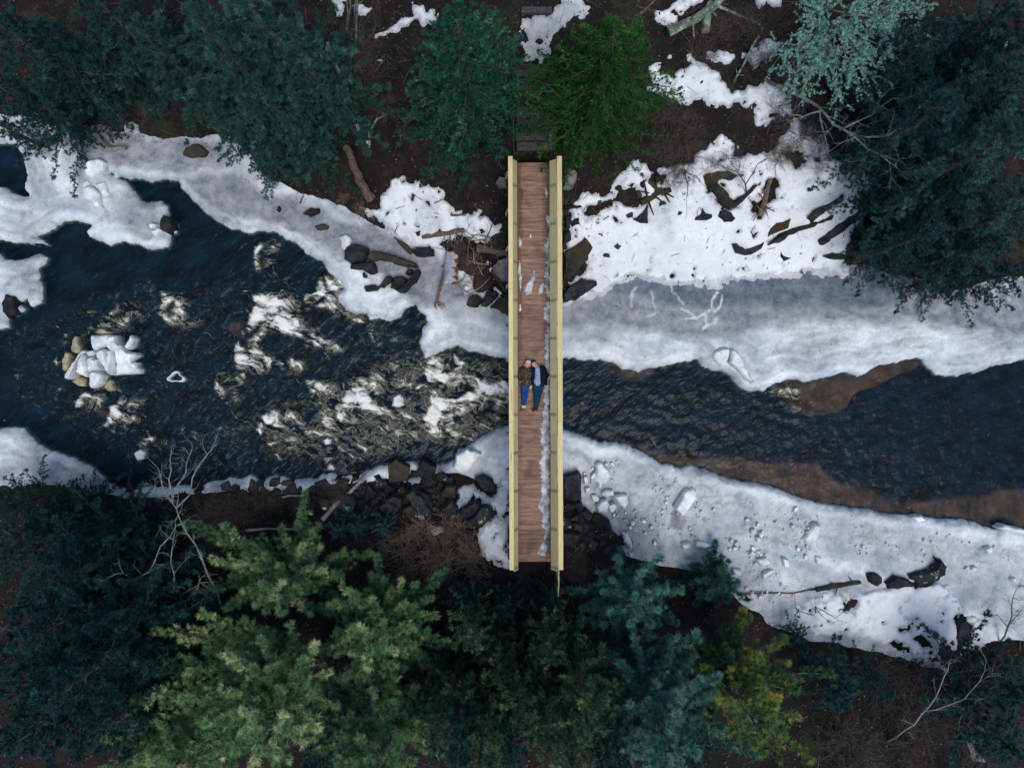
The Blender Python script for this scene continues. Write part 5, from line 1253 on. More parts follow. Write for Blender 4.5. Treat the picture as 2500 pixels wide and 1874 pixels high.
def scatter_rocks(polys, n, smin, smax, mats, label, group, seed, hmul=0.6):
    rg = np.random.default_rng(seed)
    done = []
    tries = 0
    while len(done) < n and tries < n * 40:
        tries += 1
        p = polys[int(rg.integers(len(polys)))]
        a = np.array(p); px = rg.uniform(a[:, 0].min(), a[:, 0].max()); py = rg.uniform(a[:, 1].min(), a[:, 1].max())
        if sdf_poly(np.array([px]), np.array([py]), p, 500)[0] < 3: continue
        x, y, z = on_ground(px, py)
        s = smin + (smax - smin) * rg.random() ** 1.6
        if any(math.hypot(x - q[0], y - q[1]) < 0.60 * (s + q[2]) for q in done): continue
        done.append((x, y, s))
        k = int(rg.integers(4, 7)); th = np.sort(rg.uniform(0, 2 * math.pi, k)); el = rg.uniform(0.6, 1.0); ro = rg.uniform(0, math.pi)
        th = np.linspace(0, 2 * math.pi, k, endpoint=False) + rg.uniform(-.25, .25, k)
        rr = s * rg.uniform(0.8, 1.25, k)
        ux, uy = rr * np.cos(th), rr * np.sin(th) * el
        P = [(x + u * math.cos(ro) - v_ * math.sin(ro), y + u * math.sin(ro) + v_ * math.cos(ro)) for u, v_ in zip(ux, uy)]
        mk = mats[int(rg.integers(len(mats)))]; sz_ = 'large ' if s > smin + .55 * (smax - smin) else ('small ' if s < smin + .15 * (smax - smin) else '')
        slab(R, P, z, s * hmul * rg.uniform(0.6, 1.1), MT[mk], sz_ + {'rock': 'bare ', 'rock_lichen': 'lichen-spotted ', 'rock_moss': 'moss-stained '}[mk] + label, 'rock', group, n=k + 3, tilt=0.3, inset=0.035, jit=0.015)
SHORE_A = [(545, 1180), (620, 1172), (700, 1176), (790, 1180), (880, 1168), (980, 1150), (1060, 1150), (1110, 1165), (1110, 1220), (1040, 1240), (960, 1225), (880, 1240), (790, 1245), (680, 1230), (560, 1220)]
SHORE_B = Q('k3', 20, 540, 240, 520, 400, 640, 520, 720, 700, 850, 790, 1020, 700, 1110, 560, 1180, 400, 1130, 200, 1050, 20, 960)
SHORE_C = [(960, 1225), (1100, 1225), (1160, 1260), (1130, 1300), (1040, 1290), (960, 1260)]
SHORE_D = Q('b2', 1200, 560, 1380, 570, 1330, 700, 1150, 900, 1000, 900, 980, 780, 1150, 700)
scatter_rocks([SHORE_A], 60, 0.14, 0.62, ['rock', 'rock', 'rock', 'rock_lichen', 'rock_moss'], 'dark angular rock of the stony shore behind the snow rim beside the rapids', 'rocks of the stony shore beside the rapids', 3, 0.3)
scatter_rocks([SHORE_B], 34, 0.16, 0.55, ['rock', 'rock', 'rock_lichen'], 'dark slate rock of the needle-strewn bank beside the bridge end and broken ice', 'rocks of the bank beside the broken ice', 4, 0.35)
scatter_rocks([SHORE_C], 12, 0.12, 0.36, ['rock', 'rock_lichen', 'rock_moss'], 'half-buried rock between the dry grass and the stony shore', 'rocks by the dry grass', 5)
scatter_rocks([SHORE_D], 14, 0.14, 0.42, ['rock', 'rock_moss'], 'dark paving-like rock in the needle litter below the bridge end', 'rocks below the bridge end', 6)
scatter_rocks([[(1390, 440), (1470, 470), (1500, 510), (1440, 530), (1390, 560)], [(1560, 430), (1640, 430), (1620, 500), (1550, 500)]], 10, 0.08, 0.2, ['rock', 'rock_moss'], 'small dark stone among leaves at the snow edge by the bright green conifer', 'small stones at the snow edge', 7)

# ---- ice blocks
IB = 'ice_block'
def block(P, h, label, m='block', zl=None, tilt=0.25, group=None, dz=0.0):
    if zl is None:
        w_, z = lie(P)
    else:
        z = zl; w_ = W(P, z)
    o = slab(IB, w_, z + dz, h, MT[m], label, 'ice', group, tilt=tilt, inset=0.07, jit=0.016, sink=0.3)
    sb = o.modifiers.new('rounded', 'SUBSURF'); sb.levels = 2; sb.render_levels = 2
    cr = o.data.attributes.new('crease_edge', 'FLOAT', 'EDGE'); cr.data.foreach_set('value', np.random.default_rng(len(o.name) + int(P[0][0])).uniform(.35, .95, len(o.data.edges)).astype(np.float32))
    o.data.polygons.foreach_set('use_smooth', [True] * len(o.data.polygons))
isl = [(Q('k2', 740, 320, 1100, 305, 1100, 420, 1010, 560, 800, 620, 760, 520, 740, 420), .34, 'square-edged ice block at the head of the stranded ice heap', 'block', .18),
       (Q('k2', 1110, 330, 1260, 330, 1330, 480, 1380, 560, 1300, 640, 1180, 640, 1060, 560, 1060, 420), .40, 'long tilted ice slab behind the square-edged block of the stranded heap', 'block', .18),
       (Q('k2', 820, 650, 1000, 580, 1060, 620, 1110, 1000, 1060, 1080, 960, 900, 830, 760), .36, 'upright ice plate in the middle of the stranded ice heap', 'block', .2),
       (Q('k2', 1080, 620, 1190, 620, 1220, 1000, 1180, 1120, 1090, 1010), .46, 'narrow bright ice fin on the stranded ice heap', 'block', .2),
       (Q('k2', 1200, 620, 1400, 570, 1500, 680, 1650, 665, 1675, 740, 1560, 800, 1540, 860, 1640, 870, 1720, 1000, 1690, 1080, 1200, 1125, 1210, 900), .26, 'broad ragged ice sheet on the downstream side of the stranded heap', 'block', .16),
       (Q('k2', 1430, 570, 1440, 500, 1500, 400, 1500, 330, 1560, 315, 1605, 380, 1570, 540, 1480, 610), .26, 'curled ice horn rising from the broad ragged sheet', 'block', .2),
       (Q('k2', 260, 1100, 330, 950, 440, 790, 540, 620, 590, 640, 540, 760, 460, 900, 400, 1080, 390, 1190, 300, 1220), .38, 'long leaning ice pillar of the stranded heap', 'block', .22),
       (Q('k2', 540, 760, 600, 720, 640, 860, 650, 1060, 640, 1160, 520, 1120, 430, 1060, 460, 930), .30, 'ice wedge beside the leaning pillar of the stranded heap', 'block', .2),
       (Q('k2', 660, 780, 780, 740, 830, 790, 760, 980, 700, 1060, 660, 1000), .28, 'grey ice piece between wedge and smooth block of the heap', 'block', .16),
       (Q('k2', 770, 800, 930, 800, 960, 1000, 930, 1040, 760, 1030), .38, 'smooth square ice block on the front of the stranded heap', 'block', .2),
       (Q('k2', 670, 1090, 760, 1040, 920, 1040, 1010, 1120, 980, 1280, 880, 1350, 760, 1385, 690, 1310), .28, 'rounded ice block at the foot of the stranded heap', 'block', .16),
       (Q('k2', 980, 1360, 1020, 1260, 1100, 1205, 1160, 1260, 1185, 1420, 1070, 1450), .2, 'separate cream-coloured ice chunk beside the foot of the heap', 'block_y', .08),
       (Q('k2', 300, 560, 330, 430, 380, 330, 450, 350, 480, 460, 510, 560, 500, 640, 430, 680, 320, 640), .2, 'amber wet ice boulder on the upstream side of the heap', 'block_y', .1),
       (Q('k2', 110, 820, 200, 650, 300, 680, 320, 760, 260, 880, 220, 1000, 170, 1050, 120, 1000), .18, 'amber ice slab at the upstream edge of the heap', 'block_y', .1),
       (Q('k2', 340, 1260, 440, 1160, 520, 1160, 600, 1200, 590, 1350, 480, 1340, 390, 1300), .16, 'golden wet ice chunk under the leaning pillar', 'block_y', .06),
       (Q('k2', 780, 240, 860, 190, 980, 170, 1060, 230, 1125, 265, 1100, 300, 940, 300, 800, 290), .2, 'thin cream ice shard behind the square-edged block', 'block_y', .12),
       (Q('k2', 620, 670, 720, 620, 800, 650, 790, 730, 680, 750), .2, 'grey ice lump filling the gap of the stranded heap', 'block', .14)]
for P, h, lb, m_, zl in isl: block(P, h, lb, m_, zl - 0.05, tilt=0.3)
for P, h, lb in [(Q('1', 555, 1100, 580, 1050, 650, 1035, 700, 1060, 690, 1110, 600, 1150, 560, 1140), .22, 'rounded ice slab on the big ice lobe behind a tilted one'),
                 (Q('1', 555, 1225, 590, 1200, 655, 1250, 668, 1350, 625, 1345, 600, 1300), .2, 'tilted clean ice slab lying on the big ice lobe'),
                 (Q('1', 620, 1200, 690, 1180, 710, 1260, 680, 1290, 650, 1230), .16, 'ice slab leaning behind the tilted clean one'),
                 (Q('1', 540, 1190, 575, 1170, 590, 1190, 550, 1220), .14, 'small ice cube next to the tilted clean slab'),
                 (Q('1', 980, 1500, 1045, 1475, 1060, 1500, 1010, 1530), .14, 'flat ice tile near the tip of the big ice lobe'),
                 (Q('1', 970, 1460, 990, 1448, 1025, 1455, 1015, 1478, 980, 1480), .16, 'chunky ice piece behind the flat tile on the lobe tip'),
                 (Q('6', 605, 75, 650, 60, 690, 90, 680, 130, 650, 180, 625, 150), .16, 'dirty ice block on the grey shore ice above the rapids'),
                 (Q('7', 1440, 820, 1480, 795, 1530, 800, 1530, 870, 1480, 920, 1430, 870), .22, 'thick translucent ice block at the edge of the white shelf'),
                 (Q('7', 1545, 800, 1600, 830, 1690, 1010, 1680, 1030, 1620, 970, 1530, 890), .26, 'long folded ice ridge running to the point of the white shelf')]:
    block(P, h, lb)
for P, h, lb in [(Q('k3', 435, 0, 520, 0, 620, 150, 570, 240, 480, 270, 420, 200), .22, 'large dirty ice slab beside the bridge above the rubble'),
                 (Q('k3', 265, 160, 330, 155, 345, 250, 285, 260), .2, 'small upright ice block beside the slate slab'),
                 (Q('k3', 370, 160, 415, 110, 430, 130, 395, 200, 375, 260), .16, 'ice sliver between upright block and large dirty slab'),
                 (Q('k3', 290, 300, 360, 300, 360, 350, 300, 370), .15, 'ice lump below the upright block in the rubble'),
                 (Q('k3', 500, 360, 560, 330, 650, 340, 650, 400, 560, 420, 510, 400), .18, 'grey ice cake among the rubble'),
                 (Q('k3', 370, 400, 440, 390, 485, 440, 460, 480, 390, 470), .16, 'pinkish ice lump among the rubble'),
                 (Q('k3', 430, 540, 490, 460, 560, 440, 600, 520, 560, 630, 460, 610), .26, 'big pale ice block in the middle of the rubble'),
                 (Q('k3', 580, 520, 660, 490, 695, 540, 650, 620, 600, 610), .24, 'pale ice block paired with the big one in the rubble'),
                 (Q('k3', 640, 400, 820, 390, 840, 500, 790, 570, 700, 490), .22, 'triangular ice wedge tipped up in the rubble'),
                 (Q('k3', 640, 640, 690, 620, 655, 690), .14, 'tiny pointed ice shard below the pale blocks'),
                 (Q('k3', 470, 690, 540, 660, 550, 700, 500, 712), .12, 'flat ice shard at the rock edge of the rubble'),
                 (Q('k3', 1415, 545, 1470, 430, 1560, 330, 1640, 290, 1690, 350, 1680, 440, 1560, 600, 1490, 650), .32, 'big flat ice boulder with dirty top standing in the crusted ice'),
                 (Q('k3', 745, 860, 830, 870, 890, 1040, 850, 1080, 790, 1000), .2, 'long clean ice splinter beside the slate bank'),
                 (Q('k3', 840, 1130, 920, 1110, 870, 1180), .15, 'triangular ice chip at the end of the clean splinter'),
                 (Q('k3', 1690, 970, 1800, 990, 1900, 1030, 1780, 1060, 1690, 1040), .15, 'flat ice plate under the young pine tip'),
                 (Q('k3', 1510, 1020, 1580, 980, 1640, 1010, 1600, 1070, 1530, 1080), .18, 'rounded ice lump beside a flat plate'),
                 (Q('b3', 1345, 540, 1395, 550, 1385, 580, 1345, 575), .18, 'square ice cube near the pine on the rough ice'),
                 (Q('b3', 1510, 570, 1560, 545, 1575, 560, 1530, 590, 1512, 600), .16, 'crescent-shaped ice piece on the rough ice'),
                 (Q('b3', 1480, 490, 1540, 475, 1560, 510, 1510, 530), .14, 'broad ice cake beyond the crescent-shaped piece'),
                 (Q('b4', 245, 480, 280, 490, 285, 540, 255, 530), .18, 'pointed ice pyramid on the rough ice'),
                 (Q('b4', 435, 470, 470, 480, 460, 515, 435, 510), .14, 'ice cube at the end of a pressure ridge'),
                 (Q('b4', 370, 370, 420, 290, 460, 300, 440, 380, 445, 450, 400, 440), .2, 'narrow ice pressure ridge on the rough ice'),
                 (Q('b4', 1375, 430, 1410, 415, 1420, 450, 1390, 460), .16, 'lone ice block on the grainy shore ice'),
                 (Q('b4', 970, 255, 1020, 243, 1045, 270, 1000, 285), .16, 'ice block on the rim above the brown ledge'),
                 (Q('b4', 1450, 310, 1480, 298, 1603, 325, 1603, 345, 1500, 335), .18, 'long smooth ice bar on the rim of the shore'),
                 (Q('6', 1365, 1480, 1440, 1440, 1530, 1470, 1500, 1520, 1440, 1590, 1380, 1600, 1340, 1570), .3, 'smooth rounded ice hump on the shore beside the bridge')]:
    block(P, h, lb)
# small ice rubble that nobody could count
rg = np.random.default_rng(21)
rb = Buf()
RUBP = np.array([(1420, 1160), (1500, 1110), (1640, 1160), (1860, 1220), (2100, 1270), (2300, 1300), (2480, 1340), (2480, 1420), (2250, 1370), (1980, 1340), (1900, 1480), (1760, 1420), (1640, 1360), (1550, 1350), (1480, 1260)], float)
k = 0
while k < 380:
    px, py = rg.uniform(1400, 2490), rg.uniform(1100, 1500)
    if sdf_poly(np.array([px]), np.array([py]), RUBP, 300)[0] < 0: continue
    if fbm(np.array([px]), np.array([py]), .012, 3, 9)[0] < 0.02: continue
    k += 1
    x, y = at(px, py, .25); s = 0.02 + 0.10 * rg.random() ** 4
    th = np.linspace(0, 2 * math.pi, 5, endpoint=False) + rg.uniform(-.3, .3, 5); r_ = s * rg.uniform(.7, 1.2, 5)
    z = 0.24; b0 = [(x + a * math.cos(t), y + a * math.sin(t), z) for a, t in zip(r_, th)]
    b1 = [(x + .75 * a * math.cos(t), y + .75 * a * math.sin(t), z + 0.05 + s * rg.uniform(.5, 1.3)) for a, t in zip(r_, th)]
    rb.add(b0 + b1, [(i, (i + 1) % 5, 5 + (i + 1) % 5, 5 + i) for i in range(5)] + [(5, 6, 7, 8, 9)])
tag(rb.build('ice_rubble', MT['block']), 'small broken ice crumbs strewn over the rough shore ice', kind='stuff')

# floes in the rapids
def floe_ring(name, px, py, pts_scale, label, hole):
    x, y = at(px, py, 0.1)
    n = 18; V = []; F = []
    rg_ = np.random.default_rng(int(px))
    th = np.linspace(0, 2 * math.pi, n, endpoint=False)
    shape = 1 + 0.22 * np.cos(3 * (th - math.radians(210))) + rg_.normal(0, .05, n)
    for (s, z) in ((1.05, -0.15), (1.0, 0.09), (0.86, 0.15), (hole * 1.15, 0.13), (hole, 0.04), (hole * 0.9, -0.15)):
        for i in range(n): V.append((pts_scale[0] * s * shape[i] * math.cos(th[i]), pts_scale[1] * s * shape[i] * math.sin(th[i]), z))
    for a_ in range(5):
        for i in range(n):
            j = (i + 1) % n; F.append((a_ * n + i, a_ * n + j, (a_ + 1) * n + j, (a_ + 1) * n + i))
    b_ = Buf(); b_.add(V, F)
    tag(b_.build(name, MT['block'], loc=(x, y, 0.0), smooth=True), label, 'ice')
floe_ring('ice_ring', 429, 921, (0.29, 0.19), 'heart-shaped ring of white ice in the dark water', 0.66)
def floe(P, h, label): 
    w_ = W(P, .08); slab('ice_floe', w_, 0.03, h, MT['block'], label, 'ice', tilt=0.1, inset=0.06, jit=0.008, sink=0.25)
floe(Q('6', 950, 1165, 960, 1110, 1000, 1090, 1018, 1120, 1025, 1160, 990, 1178), .2, 'round white ice lump in the foam of the rapids')
floe(Q('6', 505, 1390, 530, 1372, 555, 1385, 550, 1415, 515, 1418), .16, 'small white ice cube at the edge of the rapids')
floe(Q('6', 540, 390, 570, 380, 605, 400, 590, 420, 550, 420), .14, 'small ice cap on a stone beside the shore ice')
floe(Q('5', 870, 1475, 910, 1450, 940, 1470, 930, 1510, 890, 1520), .12, 'grey ice scrap in the foam near the birch')
# stones awash in the rapids
for P, lb in [(Q('6', 1070, 1205, 1120, 1195, 1135, 1260, 1130, 1340, 1090, 1345, 1080, 1280), 'yellowish submerged boulder in the foam beside the rapids'),
              (Q('5', 1440, 660, 1490, 610, 1560, 620, 1560, 690, 1500, 720), 'brown submerged boulder at the head of the big wave'),
              (Q('5', 600, 1200, 640, 1180, 690, 1200, 680, 1240, 630, 1250), 'brown submerged stone below the stranded ice heap'),
              (Q('6', 210, 1150, 260, 1130, 290, 1160, 270, 1190, 230, 1190), 'rusty submerged stone in the middle of the rapids')]:
    w_ = W(P, -0.1); slab('river_stone', w_, -0.62, .40, MT['shelf'], lb, 'stone', tilt=0.1, inset=0.08, sink=0.5)

# ---- driftwood
def log(name, pts, r, m, label, cat='log', group=None, n=8, lift=None, stubs=0, seed=1):
    """pts: photograph pixels along the log, resting on the bank"""
    rg_ = np.random.default_rng(seed + int(pts[0][0]))
    W3 = []
    for q in pts:
        x, y, z = on_ground(q[0], q[1])
        zz = z + (q[2] if len(q) > 2 else 0.6 * r)
        x, y = at(q[0], q[1], zz); W3.append(Vector((x, y, zz)))
    # subdivide
    Pn = []
    for a, b in zip(W3[:-1], W3[1:]):
        for t in (0, .34, .67): Pn.append(a.lerp(b, t) + Vector(rg_.normal(0, r * 0.12, 3)))
    Pn.append(W3[-1])
    rr = [r * (1.0 - 0.35 * i / len(Pn)) * rg_.uniform(.88, 1.1) for i in range(len(Pn))]
    o0 = Pn[0].copy()
    b_ = Buf(); b_.tube([p - o0 for p in Pn], rr, n)
    for s_ in range(stubs):
        i = int(rg_.integers(1, len(Pn) - 1)); p = Pn[i] - o0
        d = Vector((rg_.normal(), rg_.normal(), abs(rg_.normal()) * .7)).normalized()
        b_.tube([p, p + d * r * rg_.uniform(2.5, 6)], [r * .35, r * .15], 5)
    return tag(b_.build(name, m, loc=o0), label, cat, group)
log('log', Q('k1', 1090, 95, 1300, 60, 1620, 5), 0.105, MT['wood'], 'weathered brown log lying on snow beside the driftwood pile')
log('log', Q('2', 1195, 1408, 1320, 1395, 1425, 1392), 0.06, MT['wood'], 'thin grey log half buried in snow under the bluish conifer')
log('log', [(*q, .25) for q in Q('k1', 1780, 240, 2000, 280, 2170, 300)], 0.14, MT['wood'], 'thick grey log poking out from under the bridge')
log('log', [(*q, .2) for q in Q('k1', 1960, 510, 2050, 650, 2130, 780)], 0.07, MT['beam'], 'dark plank-like log leaning below the bridge rail')
log('root_log', [(*q, .12) for q in Q('k1', 1400, 330, 1360, 560, 1290, 800, 1270, 900)], 0.065, MT['wood'], 'slim trunk with splayed roots lying on the grey ice', stubs=0)
rb = on_ground(*Q('k1', 1270, 900)[0])
b_ = Buf()
for t in range(9):
    a = rg.uniform(-2.6, -0.5); L_ = rg.uniform(.15, .38)
    b_.tube([(0, 0, .06), (.5 * L_ * math.cos(a), .5 * L_ * math.sin(a), .06 + rg.uniform(-.03, .08)), (L_ * math.cos(a + .3), L_ * math.sin(a + .3), .03)], [.03, .016, .006], 5)
tag(b_.build('root_plate', MT['wood'], loc=rb), 'splayed root ends of the slim trunk on the ice', 'root')
log('driftwood_pole', Q('b2', 425, 275, 500, 190, 600, 100, 700, 0), 0.085, MT['wood_pale'], 'long bleached driftwood pole slanting down the stony shore to the water', n=9)
log('log', Q('b2', 0, 330, 120, 322, 290, 325), 0.05, MT['wood_pale'], 'crooked bleached branch on the brown litter behind the spire pine')
log('log', Q('b2', 200, 145, 240, 136, 330, 138), 0.045, MT['wood_pale'], 'short bleached stick among the shore rocks')
log('log', Q('b2', -40, 400, 40, 410, 90, 412), 0.035, MT['wood_pale'], 'thin pale stick lying on the litter below the crooked branch')
log('fallen_trunk', [(*q, .35) for q in [(1632, 78), (1700, 45), (1745, 12), (1790, -30)]], 0.16, MT['wood_lichen'], 'thick fallen trunk covered in pale green lichen', stubs=4)
cutlog = log('cut_log', [(*q, .30) for q in [(1722, 76), (1728, 40), (1735, 5)]], 0.15, MT['wood_lichen'], 'short lichened log with a sawn orange end')
cx_, cy_, cz_ = on_ground(1722, 77); b_ = Buf(); zz = cz_ + .30; xx, yy = at(1722, 77, zz)
b_.tube([(xx - cutlog.location.x, yy - .02 - cutlog.location.y, 0), (xx - cutlog.location.x, yy + .03 - cutlog.location.y, 0)], .135, 10); b_.build('sawn_end', MT['cut'], cutlog)
log('log', [(*q, .2) for q in Q('3', 1440, 30, 1580, 90, 1720, 150, 1760, 190)], 0.05, MT['wood_lichen'], 'long thin lichened pole fallen across the twiggy slope', stubs=3)
log('log', [(*q, .2) for q in Q('3', 1300, 130, 1310, 240)], 0.04, MT['wood_pale'], 'short pale stick standing among the fallen wood')
log('log', [(*q, .25) for q in Q('3', 1730, 230, 1640, 400, 1570, 530)], 0.045, MT['wood_lichen'], 'slender green-grey branch lying down the slope to the upper snow', stubs=4)
log('log', Q('3', 960, 90, 1010, 50, 1060, 0), 0.05, MT['wood'], 'brown stick beside the bright green conifer crown')
log('torn_root_log', Q('k5', 900, 430, 1000, 380, 1100, 320, 1230, 290), 0.13, MT['rock_moss'], 'torn mossy root log lying across the snow', stubs=7)
log('torn_root_log', Q('k5', 980, 195, 1040, 250, 1090, 300), 0.09, MT['rock_moss'], 'short mossy branch joining the torn root log', stubs=4)
log('stump', [(*q, .12) for q in Q('4', 150, 1400, 180, 1300, 215, 1160)], 0.10, MT['wood'], 'dark rotten stump with twigs standing in the snow field', stubs=9)
log('log', Q('k5', 620, 705, 680, 670, 740, 648), 0.045, MT['wood'], 'curved dark stick beside the wedge-shaped rock')
log('log', [(*q, .25) for q in Q('1', 620, 870, 670, 930, 700, 965)], 0.075, MT['wood_pale'], 'broken pale log end on the bank ice')
log('log', [(*q, .20) for q in Q('1', 700, 965, 760, 960, 815, 960)], 0.08, MT['wood_pale'], 'short splintered log beside the broken pale one')
log('leaning_log', [(905, 487, .15), (880, 440, .5), (862, 400, .9), (845, 360, 1.3)], 0.17, MT['wood'], 'leaning brown trunk rooted in the grassy bank', 'trunk')
log('leaning_snag', [(858, 260, 1.2), (842, 205, 1.9), (820, 160, 2.4), (800, 105, 3.0)], 0.075, MT['wood_lichen'], 'pale broken snag rising from the leafless thicket', 'trunk')
log('log', [(*q, .1) for q in Q('2', 800, 960, 800, 850, 850, 770, 960, 715)], 0.04, MT['wood_lichen'], 'bent greenish branch arching beside the bluish conifer')
log('log', Q('b4', 0, 690, 150, 680, 310, 680, 440, 655), 0.035, MT['wood'], 'long thin dark branch lying across the rough ice to the snow bar', stubs=3)
log('log', Q('b4', 440, 660, 560, 640, 690, 620), 0.09, MT['rock_moss'], 'mossy log leading to the rock chain on the snow bar', stubs=6)
# culvert pipe: rusty corrugated steel, broken at both ends
MT['culvert'] = mat('corrugated_steel', (0.20, 0.22, 0.25), (0.44, 0.47, 0.51), scale=2.5, detail=8, rough=0.5, bump=0.2, patch=((0.15, 0.05, 0.025), 2.2, 0.52))
c0 = Vector(on_ground(*Q('k1', 1470, 310)[0])); c1 = Vector(on_ground(*Q('k1', 1430, 690)[0]))
zc0, zc1 = c0.z + .15, c1.z + .20
A_ = Vector((*at(*Q('k1', 1475, 300)[0], zc0), zc0)); B_ = Vector((*at(*Q('k1', 1425, 690)[0], zc1), zc1))
d = (B_ - A_); Lc = d.length; d.normalize(); sx = d.cross(Vector((0, 0, 1))).normalized(); uz = sx.cross(d)
n, K = 20, 46; V = []; F = []
for i in range(K):
    t = i / (K - 1)
    for j in range(n + 1):
        a = math.pi * (-0.18 + 1.36 * j / n)
        rr = 0.255 + 0.013 * math.sin(t * Lc / 0.058 * 2 * math.pi) + 0.012 * math.sin(3 * a + 5 * t)
        tt = t + (0.05 * math.sin(7 * a) if i in (0, K - 1) else 0)
        V.append(d * (tt * Lc) + sx * rr * math.cos(a) + uz * rr * 0.9 * math.sin(a))
for i in range(K - 1):
    for j in range(n): F.append((i * (n + 1) + j, i * (n + 1) + j + 1, (i + 1) * (n + 1) + j + 1, (i + 1) * (n + 1) + j))
b_ = Buf(); b_.add(V, F)
cu = tag(b_.build('culvert_pipe', MT['culvert'], loc=A_, smooth=True), 'rusty broken corrugated metal pipe beside the driftwood pile', 'pipe')
so = cu.modifiers.new('thickness', 'SOLIDIFY'); so.thickness = 0.008
# tangle of driftwood sticks by the bridge
rg = np.random.default_rng(5)
for i in range(64):
    X_, Y_ = 1640 + rg.normal(0, 190), 330 + rg.normal(0, 190)
    X_, Y_ = min(max(X_, 1380), 2080), min(max(Y_, 40), 760)
    px, py = Q('k1', X_, Y_)[0]
    x, y, z = on_ground(px, py)
    L_ = rg.uniform(.35, 1.15); a = rg.uniform(0, math.pi); el = rg.normal(0, .18); r = rg.uniform(.009, .024)
    dv = Vector((math.cos(a) * math.cos(el), math.sin(a) * math.cos(el), math.sin(el)))
    bend = Vector(rg.normal(0, .06, 3))
    b_ = Buf(); b_.tube([dv * (-L_ / 2), bend * .6, dv * (L_ / 2)], [r, r * .9, r * .5], 5)
    tag(b_.build('driftwood_stick', MT['wood_pale'] if i % 3 == 0 else MT['wood'], loc=(x, y, z + rg.uniform(.06, .34))), ('bleached' if i % 3 == 0 else 'brown') + ' thin driftwood stick tangled in the heap beside the corrugated pipe', 'stick', 'driftwood sticks heaped beside the bridge')
for (X_, Y_, r, h, lb) in [(1560, 230, .34, .30, 'heap of dark soil and roots behind the corrugated pipe'), (1830, 660, .36, .30, 'mossy root clod below the driftwood tangle'), (1720, 420, .45, .25, 'dark debris mound under the driftwood sticks'), (2050, 150, .34, .22, 'earth mound between log and bridge rail'), (1420, 200, .22, .2, 'rotten wood clod at the snow edge beside the pipe')]:
    x, y, z = on_ground(*Q('k1', X_, Y_)[0])
    th = np.linspace(0, 2 * math.pi, 9, endpoint=False)
    slab('earth_mound', [(x + r * (1 + .2 * math.sin(3 * t + X_)) * math.cos(t), y + r * math.sin(t)) for t in th], z - .05, h, MT['soil'], lb, 'earth', tilt=.1, inset=.12, jit=.03)
# ------------------------------------------------------------------ trees
MT['bark'] = mat('bark', (0.028, 0.022, 0.02), (0.11, 0.095, 0.085), scale=6, detail=4, rough=0.9, bump=0)
MT['bark_pale'] = mat('pale_twig_bark', (0.10, 0.10, 0.095), (0.26, 0.26, 0.25), scale=6, detail=4, rough=0.85, bump=0)
MT['birch'] = mat('birch_bark', (0.07, 0.085, 0.08), (0.24, 0.27, 0.26), scale=7, detail=4, rough=0.8, bump=0)
MT['twig'] = mat('brown_twig', (0.045, 0.032, 0.028), (0.13, 0.10, 0.09), scale=6, detail=3, rough=0.9, bump=0)
MT['drygrass'] = mat('dry_grass_twig', (0.10, 0.07, 0.05), (0.26, 0.19, 0.13), scale=3, detail=3, rough=0.9, bump=0)
MT['lichen_twig'] = leaf_mat('pale_lichen', (0.05, 0.14, 0.115), (0.34, 0.56, 0.48))
LM = {
 'pine_gold': leaf_mat('golden_green_needles', (0.016, 0.085, 0.056), (0.215, 0.335, 0.165), (0.58, 0.62, 0.36)),
 'pine_green': leaf_mat('sea_green_needles', (0.008, 0.050, 0.042), (0.075, 0.19, 0.15), (0.19, 0.33, 0.26)),
 'pine_yellow': leaf_mat('yellow_green_needles', (0.014, 0.060, 0.042), (0.13, 0.20, 0.08), (0.42, 0.39, 0.12)),
 'pine_teal': leaf_mat('bluish_needles', (0.007, 0.030, 0.028), (0.042, 0.105, 0.090), (0.10, 0.19, 0.165)),
 'pine_dark': leaf_mat('dark_needles', (0.005, 0.021, 0.021), (0.023, 0.068, 0.062), (0.055, 0.125, 0.112)),
 'spruce': leaf_mat('blue_green_spruce', (0.004, 0.026, 0.018), (0.026, 0.098, 0.062), (0.10, 0.21, 0.165)),
 'hemlock': leaf_mat('bright_hemlock', (0.006, 0.036, 0.011), (0.036, 0.125, 0.030), (0.11, 0.23, 0.07)),
 'cedar': leaf_mat('cedar_sprays', (0.006, 0.028, 0.020), (0.048, 0.095, 0.060), (0.20, 0.20, 0.09)),
}

def unit(a): return a / (np.linalg.norm(a, axis=-1, keepdims=True) + 1e-9)
def needles(P, D, L_, n, spread, w, tint, rg):
    """tufts of needles at P pointing along D; returns vertices (T*n*3), tint per vertex"""
    T = len(P)
    d = unit(D[:, None, :] + spread * rg.normal(0, 1, (T, n, 3)))
    ln = (L_[:, None] * rg.uniform(.7, 1.1, (T, n)))[..., None]
    sd_ = unit(np.cross(d, rg.normal(0, 1, (T, n, 3)))) * w
    b0 = P[:, None, :] + rg.normal(0, 0.012, (T, n, 3))
    V_ = np.stack([b0 - sd_, b0 + sd_, b0 + d * ln], 2).reshape(-1, 3)
    t_ = np.clip(tint[:, None] + rg.normal(0, .07, (T, n)), 0, 1)
    return V_, np.repeat(t_.reshape(-1), 3)

